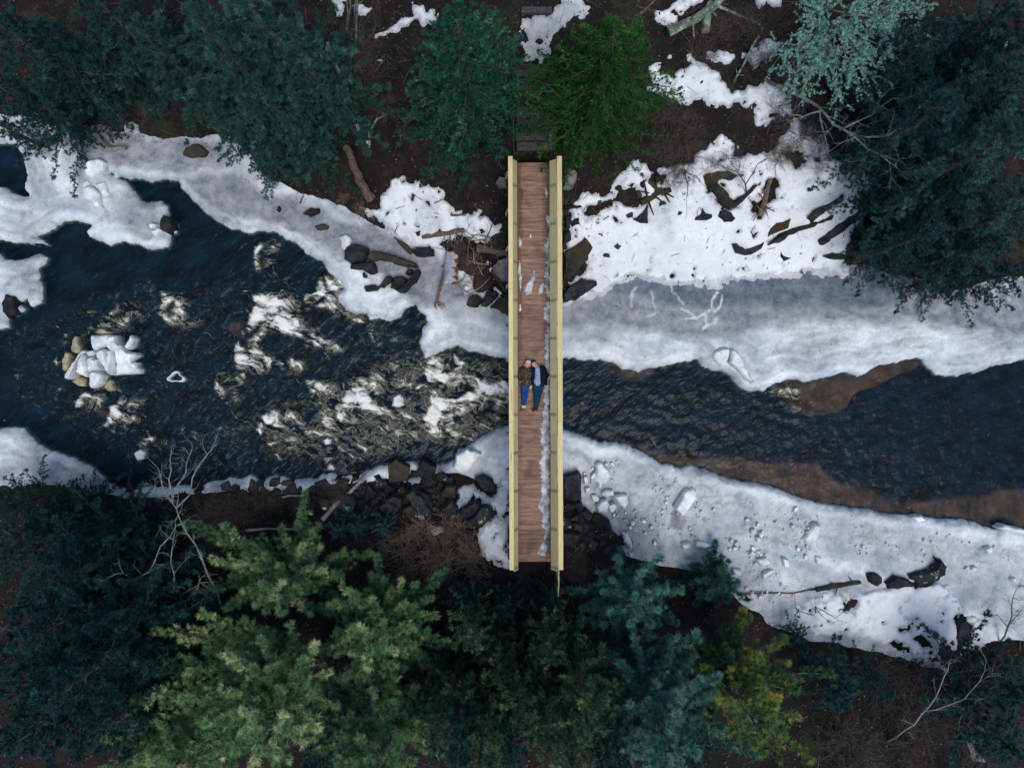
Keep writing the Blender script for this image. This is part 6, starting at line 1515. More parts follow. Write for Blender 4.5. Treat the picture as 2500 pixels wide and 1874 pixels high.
class Crown:
    def __init__(self, seed, kind):
        self.rg = np.random.default_rng(seed); self.P = []; self.D = []; self.L = []; self.T = []; self.wood = Buf(); self.k = kind
    def tuft(self, P, D, L_, T):
        self.P.append(P); self.D.append(D); self.L.append(L_); self.T.append(T)
    def bough(self, a, b, sag=0.0, lift=0.0, dens=1.0, twig=0.34, tl=0.11, step=0.11, r=0.02, start=0.10, tintb=0.45, fan=0.9, flat=0.25):
        """one bough from a to b: its side twigs carry the needle tufts"""
        rg = self.rg
        a = np.array(a, float); b = np.array(b, float)
        ax = b - a; L_ = np.linalg.norm(ax)
        if L_ < 0.05: return
        ts = np.linspace(0, 1, 6)
        C = a + ax * ts[:, None] + np.array([0, 0, 1.0]) * (-sag * np.sin(np.pi * ts) + lift * ts ** 3)[:, None] * L_
        C[1:-1] += rg.normal(0, 0.02 * L_, (4, 3))
        self.wood.tube([tuple(p) for p in C], [r * (1 - .8 * t) for t in ts], 4, cap=False)
        hor = unit(np.array([ax[0], ax[1], 0.0])); sd_ = np.array([-hor[1], hor[0], 0.0])
        bt = tintb + rg.normal(0, 0.15)
        nt = max(4, int(L_ / 0.125 * dens))
        for i in range(nt):
            s = start + (1 - start) * (i + rg.random()) / nt
            p = np.array([np.interp(s, ts, C[:, q]) for q in range(3)])
            ang = fan * rg.uniform(.7, 1.15); ph = rg.uniform(-.18, 1.18) * math.pi
            d = unit(hor * math.cos(ang) + math.sin(ang) * (sd_ * math.cos(ph) + np.array([0, 0, .75]) * math.sin(ph)) + np.array([0, 0, ax[2] / L_ * .5]))
            tl_ = twig * (0.30 + 0.30 * L_) * (1.08 - 0.92 * s) * rg.uniform(.75, 1.15)
            m = max(2, int(tl_ / step))
            u = (np.arange(m) + rg.random(m)) / m
            Pt = p + d * (u * tl_)[:, None] + rg.normal(0, 0.018, (m, 3)) + np.array([0, 0, 1.0]) * (0.10 * u ** 2 * tl_)[:, None]
            Dt = unit(d * 0.55 + np.array([0, 0, 0.7]) + rg.normal(0, .30, (m, 3)))
            tw = bt + rg.normal(0, .17)
            self.tuft(Pt, Dt, np.full(m, tl) * rg.uniform(.8, 1.2, m), np.clip(tw + rg.normal(0, .10, m) + 0.10 * (u > .8), 0, 1))
            if r > 0.012 and i % 2 == 0:
                self.wood.tube([tuple(p), tuple(p + d * tl_ * .8)], [0.008, 0.004], 3, cap=False)
        m = 5
        self.tuft(b + rg.normal(0, 0.04, (m, 3)), unit(ax / L_ + np.array([0, 0, .5]) + rg.normal(0, .3, (m, 3))), np.full(m, tl * 1.1), np.clip(np.full(m, bt + 0.18), 0, 1))
    def meshes(self, leaf, n=18, spread=.55, w=.0065, bark='bark'):
        P, D, L_, T = (np.concatenate(q) for q in (self.P, self.D, self.L, self.T))
        V_, t_ = needles(P, D, L_, n, spread, w, T, self.rg)
        print('CROWN', self.k, len(P), 'tufts', len(V_) // 3, 'tris')
        me = mesh_np('crown', V_, np.arange(len(V_)).reshape(-1, 3), LM.get(leaf) or MT[leaf], attrs={'tint': t_})
        wm = bpy.data.meshes.new('boughs'); wm.from_pydata(self.wood.v, [], self.wood.f); wm.materials.append(MT[bark])
        return me, wm

def trunk_mesh(h, r, seed, bark='bark'):
    rg = np.random.default_rng(seed); b_ = Buf()
    K = 8; pts = [(rg.normal(0, .02) * h * .2 * (i > 0), rg.normal(0, .02) * h * .2 * (i > 0), h * i / (K - 1) - (0.3 if i == 0 else 0)) for i in range(K)]
    b_.tube(pts, [r * (1.15 - i / (K - 1)) for i in range(K)], 8)
    me = bpy.data.meshes.new('trunk'); me.from_pydata(b_.v, [], b_.f); me.materials.append(MT[bark])
    return me

def conifer_meshes(kind, h, R_, nb, seed, leaf, low=0.12, droop=0.12, up=0.15, power=0.98, tl=.11, step=.11, n=18, w=.0065, twig=.34, spread=.55, dens=1.0, uneven=.22, fan=.9, tintb=.45, flat=.25, bark='bark'):
    c = Crown(seed, kind); rg = c.rg
    for i in range(nb):
        t = low + (0.985 - low) * ((i + .5) / nb) ** 0.82
        az = i * 2.39996 + rg.normal(0, .25)
        ln = R_ * (1 - t) ** power * rg.uniform(1 - uneven, 1 + uneven) * (1.0 + 0.18 * math.sin(az * 2 + seed)) + 0.14
        z = h * t
        c.bough((0, 0, z), (ln * math.cos(az), ln * math.sin(az), z + ln * (up - droop * (1 - t) * 1.5)), sag=droop * .5, lift=up * .3, tl=tl, step=step, twig=twig, r=0.008 + 0.007 * ln, dens=dens, fan=fan, tintb=tintb, flat=flat)
    c.bough((0, 0, h * .9), (0.02, 0.03, h), tl=tl, step=step, twig=.12, r=.012, start=0.1, flat=.6, tintb=tintb + .1)
    me, wm = c.meshes(leaf, n, spread, w, bark)
    return (trunk_mesh(h * .97, 0.022 * h + .02, seed, bark), wm, me)

def plant_tree(name, meshes, loc, label, cat='tree', group=None, rz=0.0, s=1.0, sz=None):
    o = empty(name, loc, rz); o.scale = (s, s, sz or s)
    for nm, me in zip(('trunk', 'boughs', 'crown'), meshes):
        c = link(nm, me, o)
    tag(o, label, cat, group)
    return o
def base_from_apex(px, py, h):
    z = 3.0
    for _ in range(6):
        x, y = at(px, py, z + h); z = gz(x, y)
    return (x, y, z - 0.05)

random.seed(11)
# --- kinds shared by the woods
K_PINE = [conifer_meshes('pine', 8.0, 2.7, 50, 101, 'pine_teal', tl=.125, step=.085, n=27, w=.0072, twig=.62, dens=1.5, uneven=.3, up=.22),
          conifer_meshes('pine', 8.0, 2.6, 50, 102, 'pine_teal', tl=.125, step=.085, n=27, w=.0072, twig=.62, dens=1.5, uneven=.3, up=.22)]
K_DARK = [conifer_meshes('pine', 7.0, 2.4, 46, 103, 'pine_dark', tl=.12, step=.09, n=26, w=.0072, twig=.62, dens=1.4, uneven=.3, up=.2),
          conifer_meshes('pine', 7.0, 2.4, 46, 104, 'pine_dark', tl=.12, step=.09, n=26, w=.0072, twig=.62, dens=1.4, uneven=.35, up=.15)]
K_CEDAR = conifer_meshes('cedar', 6.0, 1.15, 60, 105, 'cedar', tl=.09, step=.065, n=20, w=.0065, twig=.5, dens=1.3, uneven=.3, up=.55, fan=.6, power=.7, flat=.4, tintb=.56)
K_SAPLING = conifer_meshes('pine', 3.2, 1.25, 34, 106, 'pine_dark', tl=.10, step=.09, n=26, w=.0068, twig=.34, uneven=.3)

# --- two conifers flanking the steps
sp = conifer_meshes('spruce', 8.6, 2.15, 150, 107, 'spruce', tl=.075, step=.055, n=16, w=.0075, twig=.60, dens=1.6, spread=.45, droop=.2, up=.12, power=.62, uneven=.18, low=.05, flat=.18)
plant_tree('spruce_tree', sp, base_from_apex(1122, 55, 8.2), 'full blue-green conifer hugging the steps on the driftwood side of the bridge')
hm = conifer_meshes('hemlock', 7.6, 2.3, 145, 108, 'hemlock', tl=.070, step=.055, n=16, w=.0075, twig=.62, dens=1.55, spread=.45, droop=.22, up=.10, power=.58, uneven=.2, low=.05, flat=.15)
plant_tree('hemlock_tree', hm, base_from_apex(1500, 85, 7.4), 'bright green feathery conifer hugging the steps on the snow-field side of the bridge')

def hero(name, label, apex, h, targets, leaf, seed, filler=26, R_=1.9, tl=.165, n=30, w=.0068, step=.115, tintb=.5, group=None, twig=.62, bark='bark'):
    """a pine whose longest boughs reach where the photograph shows them; targets: (px, py, z of the tip above its ground)"""
    bx, by, bz = base_from_apex(apex[0], apex[1], h)
    c = Crown(seed, 'pine'); rg = c.rg
    for (px, py, zt) in targets:
        x, y = at(px, py, bz + zt)
        tip = np.array([x - bx, y - by, zt])
        L_ = math.hypot(tip[0], tip[1])
        z0 = max(0.4, min(h * .93, zt - 0.12 * L_))
        c.bough((0, 0, z0), tip, sag=.05, lift=.05, tl=tl, step=step, twig=twig, r=.016 + .008 * L_, dens=1.7, fan=.85, tintb=tintb, start=.12)
        # secondary boughs beside it fill the wedge between trunk and tip
        for s_ in (-1, 1):
            t = rg.uniform(.45, .75); a = math.atan2(tip[1], tip[0]) + s_ * rg.uniform(.12, .30)
            c.bough((0, 0, z0 + .15 * s_), (L_ * t * math.cos(a), L_ * t * math.sin(a), zt + rg.uniform(-.3, .4)), sag=.05, tl=tl, step=step, twig=twig * .9, r=.02, dens=1.5, tintb=tintb)
    for i in range(filler):
        t = .22 + .75 * (i + .5) / filler
        az = i * 2.39996 + seed; ln = R_ * (1 - t) ** .7 * rg.uniform(.6, 1.25) + .2
        c.bough((0, 0, h * t), (ln * math.cos(az), ln * math.sin(az), h * t + ln * .22), sag=.05, tl=tl, step=step, twig=twig * .9, r=.02, dens=1.4, tintb=tintb + .05)
    c.bough((0, 0, h * .9), (0.02, 0.03, h), tl=tl, step=step, twig=.15, r=.012, start=0.1, flat=.6, tintb=tintb + .2)
    me, wm = c.meshes(leaf, n, .6, w, bark)
    return plant_tree(name, (trunk_mesh(h * .97, .02 * h + .03, seed), wm, me), (bx, by, bz), label, 'tree', group)

G_ = None
hero('pine_tree', 'tall golden-green pine with the brightest tufts, rooted below the spire-branched one', (615, 1860), 8.0,
     [(297, 1622, 3.2), (271, 1800, 4.2), (262, 1870, 4.6), (879, 1857, 5.2), (740, 1613, 5.4), (572, 1744, 6.4), (384, 1534, 2.6), (498, 1495, 2.6), (450, 1700, 5.0), (700, 1760, 6.3), (820, 1720, 4.8), (420, 1850, 5.6),
      (330, 1720, 4.0), (640, 1560, 4.4), (560, 1600, 4.6), (800, 1640, 4.2)], 'pine_gold', 201, filler=30, R_=2.0, tintb=.62)
hero('pine_tree', 'golden-green pine with a spire-like bough pointing at the shore rocks', (668, 1462), 4.4,
     [(748, 1207, 1.3), (463, 1277, 1.6), (655, 1415, 3.6), (900, 1350, 1.6), (600, 1440, 2.6), (760, 1300, 2.0), (520, 1360, 2.0), (560, 1480, 2.4), (745, 1420, 2.8), (480, 1440, 1.5), (690, 1290, 1.6), (830, 1400, 2.0), (545, 1320, 1.5)],
     'pine_gold', 202, filler=22, R_=1.5, tintb=.50)
hero('pine_tree', 'spreading green pine whose boughs point at the end of the bridge', (900, 1590), 4.8,
     [(1083, 1398, 1.7), (1107, 1573, 2.8), (920, 1360, 1.3), (1090, 1680, 3.0), (975, 1770, 3.6), (1010, 1480, 2.4), (840, 1430, 2.0), (1040, 1620, 3.0), (780, 1580, 2.6), (960, 1540, 3.6), (870, 1680, 3.4), (980, 1420, 1.8), (1060, 1500, 2.2), (760, 1480, 2.0)],
     'pine_gold', 203, filler=24, R_=1.6, tintb=.46)
hero('pine_tree', 'large sea-green pine between the bridge end and the yellow pine', (1645, 1850), 7.2,
     [(1500, 1500, 1.8), (1640, 1690, 5.0), (1550, 1650, 3.4), (1500, 1780, 4.4), (1750, 1650, 4.2), (1620, 1560, 2.6), (1700, 1560, 2.6), (1800, 1720, 3.8), (1560, 1840, 5.2), (1460, 1660, 2.6), (1700, 1760, 5.2), (1780, 1600, 2.4), (1840, 1840, 4.0), (1480, 1860, 4.4), (1570, 1730, 4.6)],
     'pine_green', 204, filler=40, R_=2.7, tintb=.64)
hero('pine_tree', 'thin sea-green pine with bare pale twigs beside the slate bank', (1560, 1500), 3.9,
     [(1515, 1345, 1.0), (1610, 1362, 1.2), (1395, 1440, 1.2), (1470, 1420, 1.6), (1560, 1400, 1.8), (1420, 1520, 1.6), (1660, 1440, 1.6), (1650, 1520, 1.8), (1500, 1540, 2.0), (1440, 1480, 1.3), (1590, 1450, 2.0)],
     'pine_green', 205, filler=22, R_=1.7, tintb=.58, bark='bark_pale', twig=.5)
hero('pine_tree', 'young dark green pine growing at the edge of the rough ice', (1765, 1440), 2.8,
     [(1745, 1322, .7), (1822, 1462, .9), (1690, 1380, .8), (1775, 1370, 1.0), (1700, 1470, 1.2), (1800, 1420, 1.0), (1720, 1420, 1.2), (1650, 1420, .8)], 'pine_green', 206, filler=12, R_=.9, tintb=.25)
hero('pine_tree', 'yellow-needled pine beside the leafless shrubs', (1865, 1800), 6.6,
     [(1812, 1488, 1.4), (1740, 1590, 1.8), (1910, 1556, 1.9), (2022, 1640, 2.6), (1945, 1750, 4.2), (1975, 1850, 4.0), (1850, 1600, 3.0), (1800, 1540, 1.8), (1860, 1680, 4.2), (1930, 1660, 3.0), (1790, 1660, 3.0), (1900, 1850, 5.0), (1830, 1510, 1.6)],
     'pine_yellow', 207, filler=26, R_=1.7, tintb=.58, bark='bark_pale')

hero('pine_tree', 'golden-green pine crowding against the tallest one beside the cedars', (900, 1930), 7.4,
     [(860, 1760, 4.6), (960, 1840, 5.0), (780, 1830, 5.6), (1010, 1780, 3.4), (920, 1700, 3.0), (830, 1870, 6.0)], 'pine_gold', 208, filler=26, R_=2.0, tintb=.48)
hero('pine_tree', 'golden-green pine behind the tallest one, beside the dark stand', (400, 1900), 6.6,
     [(300, 1760, 3.4), (440, 1780, 4.6), (340, 1850, 5.0), (520, 1830, 4.4), (480, 1650, 2.6)], 'pine_gold', 209, filler=24, R_=1.9, tintb=.55)
# --- cedars at the foot of the picture, below the bridge end
cd = 0
for (px, py, h, lb) in [(1268, 1733, 5.6, 'narrow cedar with yellow-tipped upright sprays, tallest below the bridge end'), (1346, 1603, 4.4, 'slanting narrow cedar nearest the bridge end'), (1152, 1566, 4.2, 'narrow cedar beside the spreading green pine'),
                        (1330, 1800, 6.2, 'narrow cedar standing just behind the tallest one'), (1435, 1765, 6.4, 'narrow cedar with a pale tip beside the large sea-green pine'), (1060, 1800, 5.6, 'narrow cedar close to the tall golden pine'),
                        (1175, 1850, 6.4, 'narrow cedar between the golden pine and the tallest cedar'), (1100, 1700, 4.6, 'dim narrow cedar under the spreading green pine'), (1420, 1640, 3.6, 'short cedar under the large sea-green pine'), (1215, 1640, 4.4, 'dusky narrow cedar in the cluster below the bridge end'),
                        (1400, 1860, 6.5, 'narrow cedar at the foot of the sea-green pine')]:
    cd += 1
    plant_tree('cedar_tree', K_CEDAR, base_from_apex(px, py, h), lb, 'tree', 'cedars below the bridge end', rz=cd * 1.3, s=h / 6.0 * 1.05)
for i, (px, py, h, lb) in enumerate([(1130, 1480, 2.0, 'low dark sapling on the rocks below the bridge end'), (1230, 1500, 2.2, 'low dark sapling in the needle litter below the bridge'), (1190, 1560, 2.6, 'dark sapling behind the low ones below the bridge'), (870, 1290, 1.1, 'low dark juniper bush behind the spire-branched pine'),
                                     (930, 1290, 1.0, 'low dark juniper bush beside the dry grass'), (820, 1300, 1.0, 'low dark juniper bush against the golden pine'), (2070, 1690, 3.2, 'rounded dark evergreen among leafless shrubs'), (2060, 1720, 2.6, 'smaller dark evergreen touching the rounded one'), (1960, 1560, 1.6, 'low greenish evergreen at the edge of the snow bar'), (1350, 1480, 1.8, 'low sapling by the end of the handrail'),
                                     (2490, 1700, 4.4, 'dark evergreen by the streak of snow in the shrubs'), (2480, 1830, 4.6, 'dark evergreen below the streak of snow in the shrubs'), (640, 1420, 1.6, 'low dark sapling behind the spire-branched pine')]):
    plant_tree('evergreen_sapling', K_SAPLING, base_from_apex(px, py, h), lb, 'sapling', 'dark saplings', rz=i * 2.1, s=h / 3.2 * (1.7 if h < 1.5 else 1.15), sz=h / 3.2)

for i, (px, py, h, lb) in enumerate([(1010, 1745, 4.6, 'dusky pine between the golden pines and the cedars'), (1250, 1860, 6.4, 'dusky pine standing at the foot of the tallest cedar'), (1120, 1860, 6.4, 'dusky pine behind the narrow cedars beside the golden pine'),
        (1060, 1640, 3.8, 'dusky pine shaded by the spreading green pine'), (1310, 1690, 4.4, 'dusky pine between the slanting cedar and the tallest one'), (1500, 1900, 6.6, 'dusky pine below the large sea-green pine'), (760, 1900, 6.4, 'dusky pine under the tall golden pine'),
        (1700, 1880, 5.6, 'dusky pine between the sea-green pine and the yellow one'), (1390, 1720, 4.2, 'dusky pine under the pale-tipped cedar'), (640, 1620, 3.6, 'dusky pine in the hollow between the golden pines'), (1780, 1640, 3.4, 'dusky pine beside the yellow-needled one'), (560, 1520, 2.6, 'dusky pine below the spire-branched pine'),
        (2180, 1700, 3.0, 'dusky evergreen in the middle of the leafless shrubs')]):
    plant_tree('pine_tree', K_DARK[i % 2], base_from_apex(px, py, h), lb, 'tree', 'dusky pines below the bridge end', rz=i * 2.3, s=h / 7.0)
# --- woods on both banks
def wood(lst, kinds, name, label, group, s0):
    for i, (px, py, h) in enumerate(lst):
        k = kinds[i % len(kinds)]
        hh = 8.0 if kinds is K_PINE else 7.0
        plant_tree(name, k, base_from_apex(px, py, h), (('tall ' if h >= 6 else ('short ' if h < 4.2 else '')) + label) if isinstance(label, str) else label[i], 'tree', group, rz=i * 1.7 + s0, s=h / hh)
wood([(470, 20, 9.0), (690, 60, 7.2), (600, 190, 6.0), (700, 290, 4.8), (330, 60, 7.0), (520, 260, 5.0), (620, 350, 3.6), (560, -60, 9.0)], K_PINE, 'pine_tree',
     ['tallest bluish pine above the shore ice, with a scalloped edge', 'bluish pine beside the leafless thicket on the wooded bank', 'bluish pine in the middle of the cluster above the shore ice', 'lower bluish pine overhanging the mauve shore ice',
      'bluish pine beside the dark brown gap on the wooded bank', 'bluish pine overhanging the brown twiggy slope', 'short bluish pine whose boughs touch the grey shore ice', 'bluish pine behind the tallest one on the wooded bank'], 'bluish pines above the shore ice', .3)
wood([(60, 60, 5.5), (-50, 180, 6.0), (190, -40, 6.5), (40, 220, 4.6), (120, 130, 4.6), (-10, 300, 3.6), (220, 110, 4.0), (-60, 20, 7.5), (100, 250, 3.0)], K_DARK, 'pine_tree',
     'dark pine in the gloomy stand above the big ice lobe', 'dark pines above the big ice lobe', .9)
wood([(2330, 240, 7.0), (2470, 330, 7.5), (2290, 560, 5.6), (2440, 590, 5.6), (2320, 60, 6.0), (2490, 120, 6.5), (2220, 560, 3.4), (2400, 430, 6.0), (2530, 500, 6.6), (2380, 660, 4.0), (2510, 660, 4.6), (2560, 260, 6.0), (2570, 60, 7.0), (2420, 180, 5.0), (2470, 250, 4.4), (2440, 40, 5.0), (2480, 190, 3.4), (2440, 300, 4.0)], [K_DARK[0], K_PINE[0], K_DARK[1], K_DARK[0], K_DARK[1], K_PINE[1], K_DARK[1]], 'pine_tree',
     'dark pine in the shadowy stand beyond the snow field', 'dark pines beyond the snow field', 1.9)
wood([(60, 1450, 7.0), (180, 1330, 4.6), (300, 1430, 4.6), (100, 1720, 8.0), (270, 1640, 5.4), (60, 1290, 4.4), (220, 1540, 6.0), (30, 1580, 7.0), (180, 1840, 7.0), (370, 1520, 3.6), (-40, 1380, 6.0), (330, 1330, 3.0), (120, 1240, 3.4), (250, 1270, 2.8), (400, 1780, 3.6), (-20, 1850, 8.0), (350, 1680, 4.0), (-60, 1650, 7.0), (-50, 1250, 4.0), (60, 1830, 6.0), (300, 1850, 5.0), (0, 1700, 5.0), (50, 1630, 4.0), (30, 1760, 4.6), (110, 1600, 3.6), (20, 1500, 4.4)], K_DARK, 'pine_tree',
     'dark pine in the dense stand beside the birch', 'dark pines beside the birch', 2.7)

# ------------------------------------------------------------------ leafless trees and shrubs
def twiggy(buf, p, d, L_, r, depth, rg, kink=.25, nch=3, up=.05, out=None):
    p = np.array(p, float); d = unit(np.array(d, float))
    K = 4; pts = [p]
    for i in range(K):
        d = unit(d + rg.normal(0, kink, 3) * .5 + np.array([0, 0, up]))
        pts.append(pts[-1] + d * L_ / K)
        if out is not None and depth == 0: out.append((pts[-1], d))
    buf.tube([tuple(q) for q in pts], [r * (1 - .65 * i / K) for i in range(K + 1)], 4 if r < .02 else 6, cap=False)
    if depth > 0:
        for c in range(nch):
            i = int(rg.integers(1, K + 1))
            dd = unit(d + rg.normal(0, .75, 3) * np.array([1, 1, .5]))
            twiggy(buf, pts[i], dd, L_ * rg.uniform(.4, .7), r * .5, depth - 1, rg, kink, nch, up, out)
def bare_tree(name, lines, r, m, label, seed, depth=2, nch=3, tw=.55, every=1, cat='tree'):
    """lines: main stem and limbs as (px, py, height above the stem's foot) read off the photograph"""
    rg = np.random.default_rng(seed)
    x0, y0, z0 = on_ground(lines[0][0][0], lines[0][0][1])
    o = empty(name, (x0, y0, z0))
    tb, lb = Buf(), Buf()
    for li, ln in enumerate(lines):
        P = []
        for (px, py, h) in ln:
            x, y = at(px, py, z0 + h); P.append(np.array([x - x0, y - y0, h]))
        if li == 0: P[0][2] = -0.25
        rr = r if li == 0 else r * .55
        Q_ = [P[0]]
        for a, b in zip(P[:-1], P[1:]):
            L_ = np.linalg.norm(b - a)
            Q_.append((a + b) / 2 + rg.normal(0, .04 * L_, 3)); Q_.append(b)
        (tb if li == 0 else lb).tube([tuple(q) for q in Q_], [rr * (1 - .8 * i / (len(Q_) - 1)) + .004 for i in range(len(Q_))], 7)
        for i in range(2 if li == 0 else 1, len(Q_), every):
            d = unit(Q_[i] - Q_[i - 1])
            twiggy(lb, Q_[i], unit(d + rg.normal(0, .6, 3)), tw * rg.uniform(.6, 1.3), rr * .28 + .003, depth, rg, nch=nch)
    tb.build('trunk', m, o, smooth=True)
    tag(lb.build('branches', m, o), kind='stuff')
    return tag(o, label, cat)
bare_tree('birch_tree', [[(545, 1512, 0), (530, 1440, .8), (505, 1395, 1.6), (478, 1330, 2.4), (450, 1290, 3.0), (430, 1240, 3.6), (420, 1220, 4.0)],
                         [(422, 1222, 3.9), (440, 1175, 4.4), (455, 1130, 4.9), (470, 1092, 5.2)], [(422, 1222, 3.9), (412, 1170, 4.4), (415, 1120, 4.8), (418, 1095, 5.0)], [(430, 1240, 3.6), (470, 1165, 4.4), (505, 1110, 5.0), (520, 1085, 5.2)],
                         [(418, 1220, 3.9), (395, 1180, 4.3), (385, 1140, 4.6)]], .038, MT['birch'], 'pale bare birch leaning out over the rapids', 31, depth=2, nch=3, tw=.5)
bare_tree('bare_tree', [[(440, 1520, 0), (452, 1470, .8), (400, 1450, 1.6), (350, 1447, 2.2), (335, 1415, 2.7)], [(335, 1415, 2.7), (365, 1395, 3.2), (385, 1350, 3.7), (415, 1310, 4.2), (428, 1270, 4.6)], [(337, 1415, 2.7), (300, 1398, 3.2), (272, 1405, 3.5)],
                        [(420, 1455, 1.4), (425, 1400, 2.4), (420, 1340, 3.2), (428, 1290, 3.8)], [(440, 1450, 1.2), (480, 1430, 1.8), (505, 1420, 2.2)], [(452, 1470, .9), (480, 1440, 1.8), (490, 1410, 2.4)]], .036, MT['birch'], 'crooked pale bare tree bending behind the golden pines', 32, depth=2, nch=3, tw=.42)
bare_tree('bare_tree', [[(2165, 1820, 0), (2210, 1780, .8), (2250, 1742, 1.6), (2285, 1700, 2.3), (2305, 1650, 2.9), (2318, 1610, 3.3)], [(2258, 1735, 1.7), (2310, 1722, 2.3), (2355, 1705, 2.8), (2390, 1665, 3.3), (2408, 1610, 3.6)]], .034, MT['birch'], 'pale bare sapling forking over the shrubs', 33, depth=2, nch=3, tw=.5)
bare_tree('bare_tree', [[(1862, 183, 0), (1930, 225, .5), (2000, 262, 1.2), (2035, 305, 1.8), (2070, 322, 2.3), (2120, 335, 2.8), (2165, 332, 3.2), (2215, 295, 3.6)], [(2070, 322, 2.3), (2120, 365, 2.6), (2170, 395, 3.0), (2200, 420, 3.2)], [(2050, 318, 2.0), (2130, 280, 2.6), (2180, 240, 3.0)],
                        [(2000, 262, 1.2), (2010, 320, 1.6), (2020, 370, 1.9)], [(2010, 270, 1.3), (1960, 285, 1.8), (1930, 280, 2.0)]], .05, MT['lichen_twig'] if False else MT['bark_pale'], 'grey bare tree leaning from the upper snow strip toward the dark pines', 34, depth=2, nch=3, tw=.7)
bare_tree('bare_tree', [[(2240, 470, 0), (2270, 430, .8), (2300, 410, 1.3), (2340, 390, 1.8), (2370, 350, 2.2)], [(2270, 430, .8), (2210, 440, 1.4), (2170, 455, 1.8)]], .04, MT['birch'], 'small whitish bare tree among the dark pines', 35, depth=3, nch=3, tw=.5)
bare_tree('bare_tree', [[(1840, 490, 0), (1820, 450, .7), (1800, 420, 1.2), (1760, 405, 1.6)], [(1820, 450, .7), (1850, 400, 1.3), (1880, 385, 1.6)]], .03, MT['bark'], 'thin dark bare shrub standing in the snow field near the V-shaped outcrop', 36, depth=3, nch=3, tw=.6, cat='shrub')
bare_tree('bare_tree', [[(1668, 430, 0), (1672, 415, .5), (1640, 420, .9)], [(1672, 415, .5), (1700, 430, .9), (1715, 450, 1.2)], [(1672, 418, .5), (1680, 450, .9), (1676, 490, 1.1)]], .028, MT['bark'], 'black bare shrub sprawling over the open snow', 37, depth=3, nch=3, tw=.45, cat='shrub')
bare_tree('bare_tree', [[(2445, 1580, 0), (2460, 1530, .6), (2470, 1480, 1.1), (2480, 1440, 1.4)], [(2460, 1530, .6), (2485, 1500, 1.0), (2500, 1480, 1.2)], [(2460, 1530, .6), (2435, 1500, 1.0)]], .03, MT['twig'], 'leafless shrub rising over the grainy shore ice', 38, depth=3, nch=4, tw=.5, cat='shrub')
bare_tree('bare_tree', [[(2000, 1515, 0), (1990, 1480, .5), (2010, 1505, .9)], [(1990, 1480, .5), (2040, 1508, .8), (2080, 1480, 1.0)], [(1985, 1500, .3), (1945, 1490, .8), (1940, 1450, 1.0)]], .022, MT['bark'], 'thin dark bare shrub lying over the snow bar', 39, depth=2, nch=3, tw=.4, cat='shrub')
bare_tree('birch_tree', [[(850, 90, 0), (850, 40, 1.5), (850, -30, 3.5)]], .07, MT['birch'], 'white birch trunk standing beyond the leafless thicket', 40, depth=1, nch=2, tw=.5)
bare_tree('birch_tree', [[(873, 145, 0), (868, 100, 1.2), (870, 50, 2.5), (872, -20, 4.2)]], .05, MT['birch'], 'slender birch trunk on the bluish conifer side of its pair', 41, depth=1, nch=2, tw=.5)
# lichen-draped tree at the top of the snow slope
def lichen_tree():
    rg = np.random.default_rng(55)
    x0, y0, z0 = base_from_apex(2130, -40, 5.0)
    o = empty('lichen_tree', (x0, y0, z0))
    wb = Buf(); c = Crown(56, 'lichen')
    tips = [(1900, 140, 2.6), (1930, 195, 2.2), (1960, 215, 2.3), (2040, 205, 2.6), (2070, 190, 2.8), (2160, 130, 3.2), (2195, 80, 3.4), (2215, 30, 3.8), (1970, 60, 3.2), (2010, 130, 2.8), (2100, 130, 3.0), (2060, 60, 3.4), (2150, 40, 3.8), (1990, 10, 3.6), (2120, 180, 2.6), (1940, 110, 2.8), (2090, 20, 4.0), (2180, 0, 4.0), (2030, -20, 4.0)]
    for (px, py, h) in tips:
        x, y = at(px, py, z0 + h); tip = np.array([x - x0, y - y0, h]); a = np.array([0, 0, h * .75 + .6])
        pts = [a + (tip - a) * t + rg.normal(0, .05, 3) * (0 < t < 1) for t in np.linspace(0, 1, 5)]
        wb.tube([tuple(q) for q in pts], [.035 * (1 - .8 * t) for t in np.linspace(0, 1, 5)], 5, cap=False)
        for k in range(13):
            s = rg.uniform(.3, 1.0); i = int(s * 3.99); p = pts[i] + (pts[i + 1] - pts[i]) * (s * 4 - i)
            out = []
            twiggy(wb, p, unit(unit(tip - a) + rg.normal(0, .38, 3)), rg.uniform(.35, .8), .010, 1, rg, kink=.18, nch=3, out=out)
            for (q, d) in out:
                m = 3
                c.tuft(q + rg.normal(0, .015, (m, 3)), unit(d + rg.normal(0, .4, (m, 3))), np.full(m, .045), rg.uniform(.1, 1, m))
    me, _ = c.meshes('lichen_twig', 9, .8, .006)
    tm = trunk_mesh(5.0, .13, 57, 'birch')
    link('trunk', tm, o)
    tag(wb.build('branches', MT['wood_lichen'], o), kind='stuff')
    link('crown', me, o)
    tag(o, 'bare tree thickly draped in pale mint lichen at the top of the snow slope', 'tree')
lichen_tree()

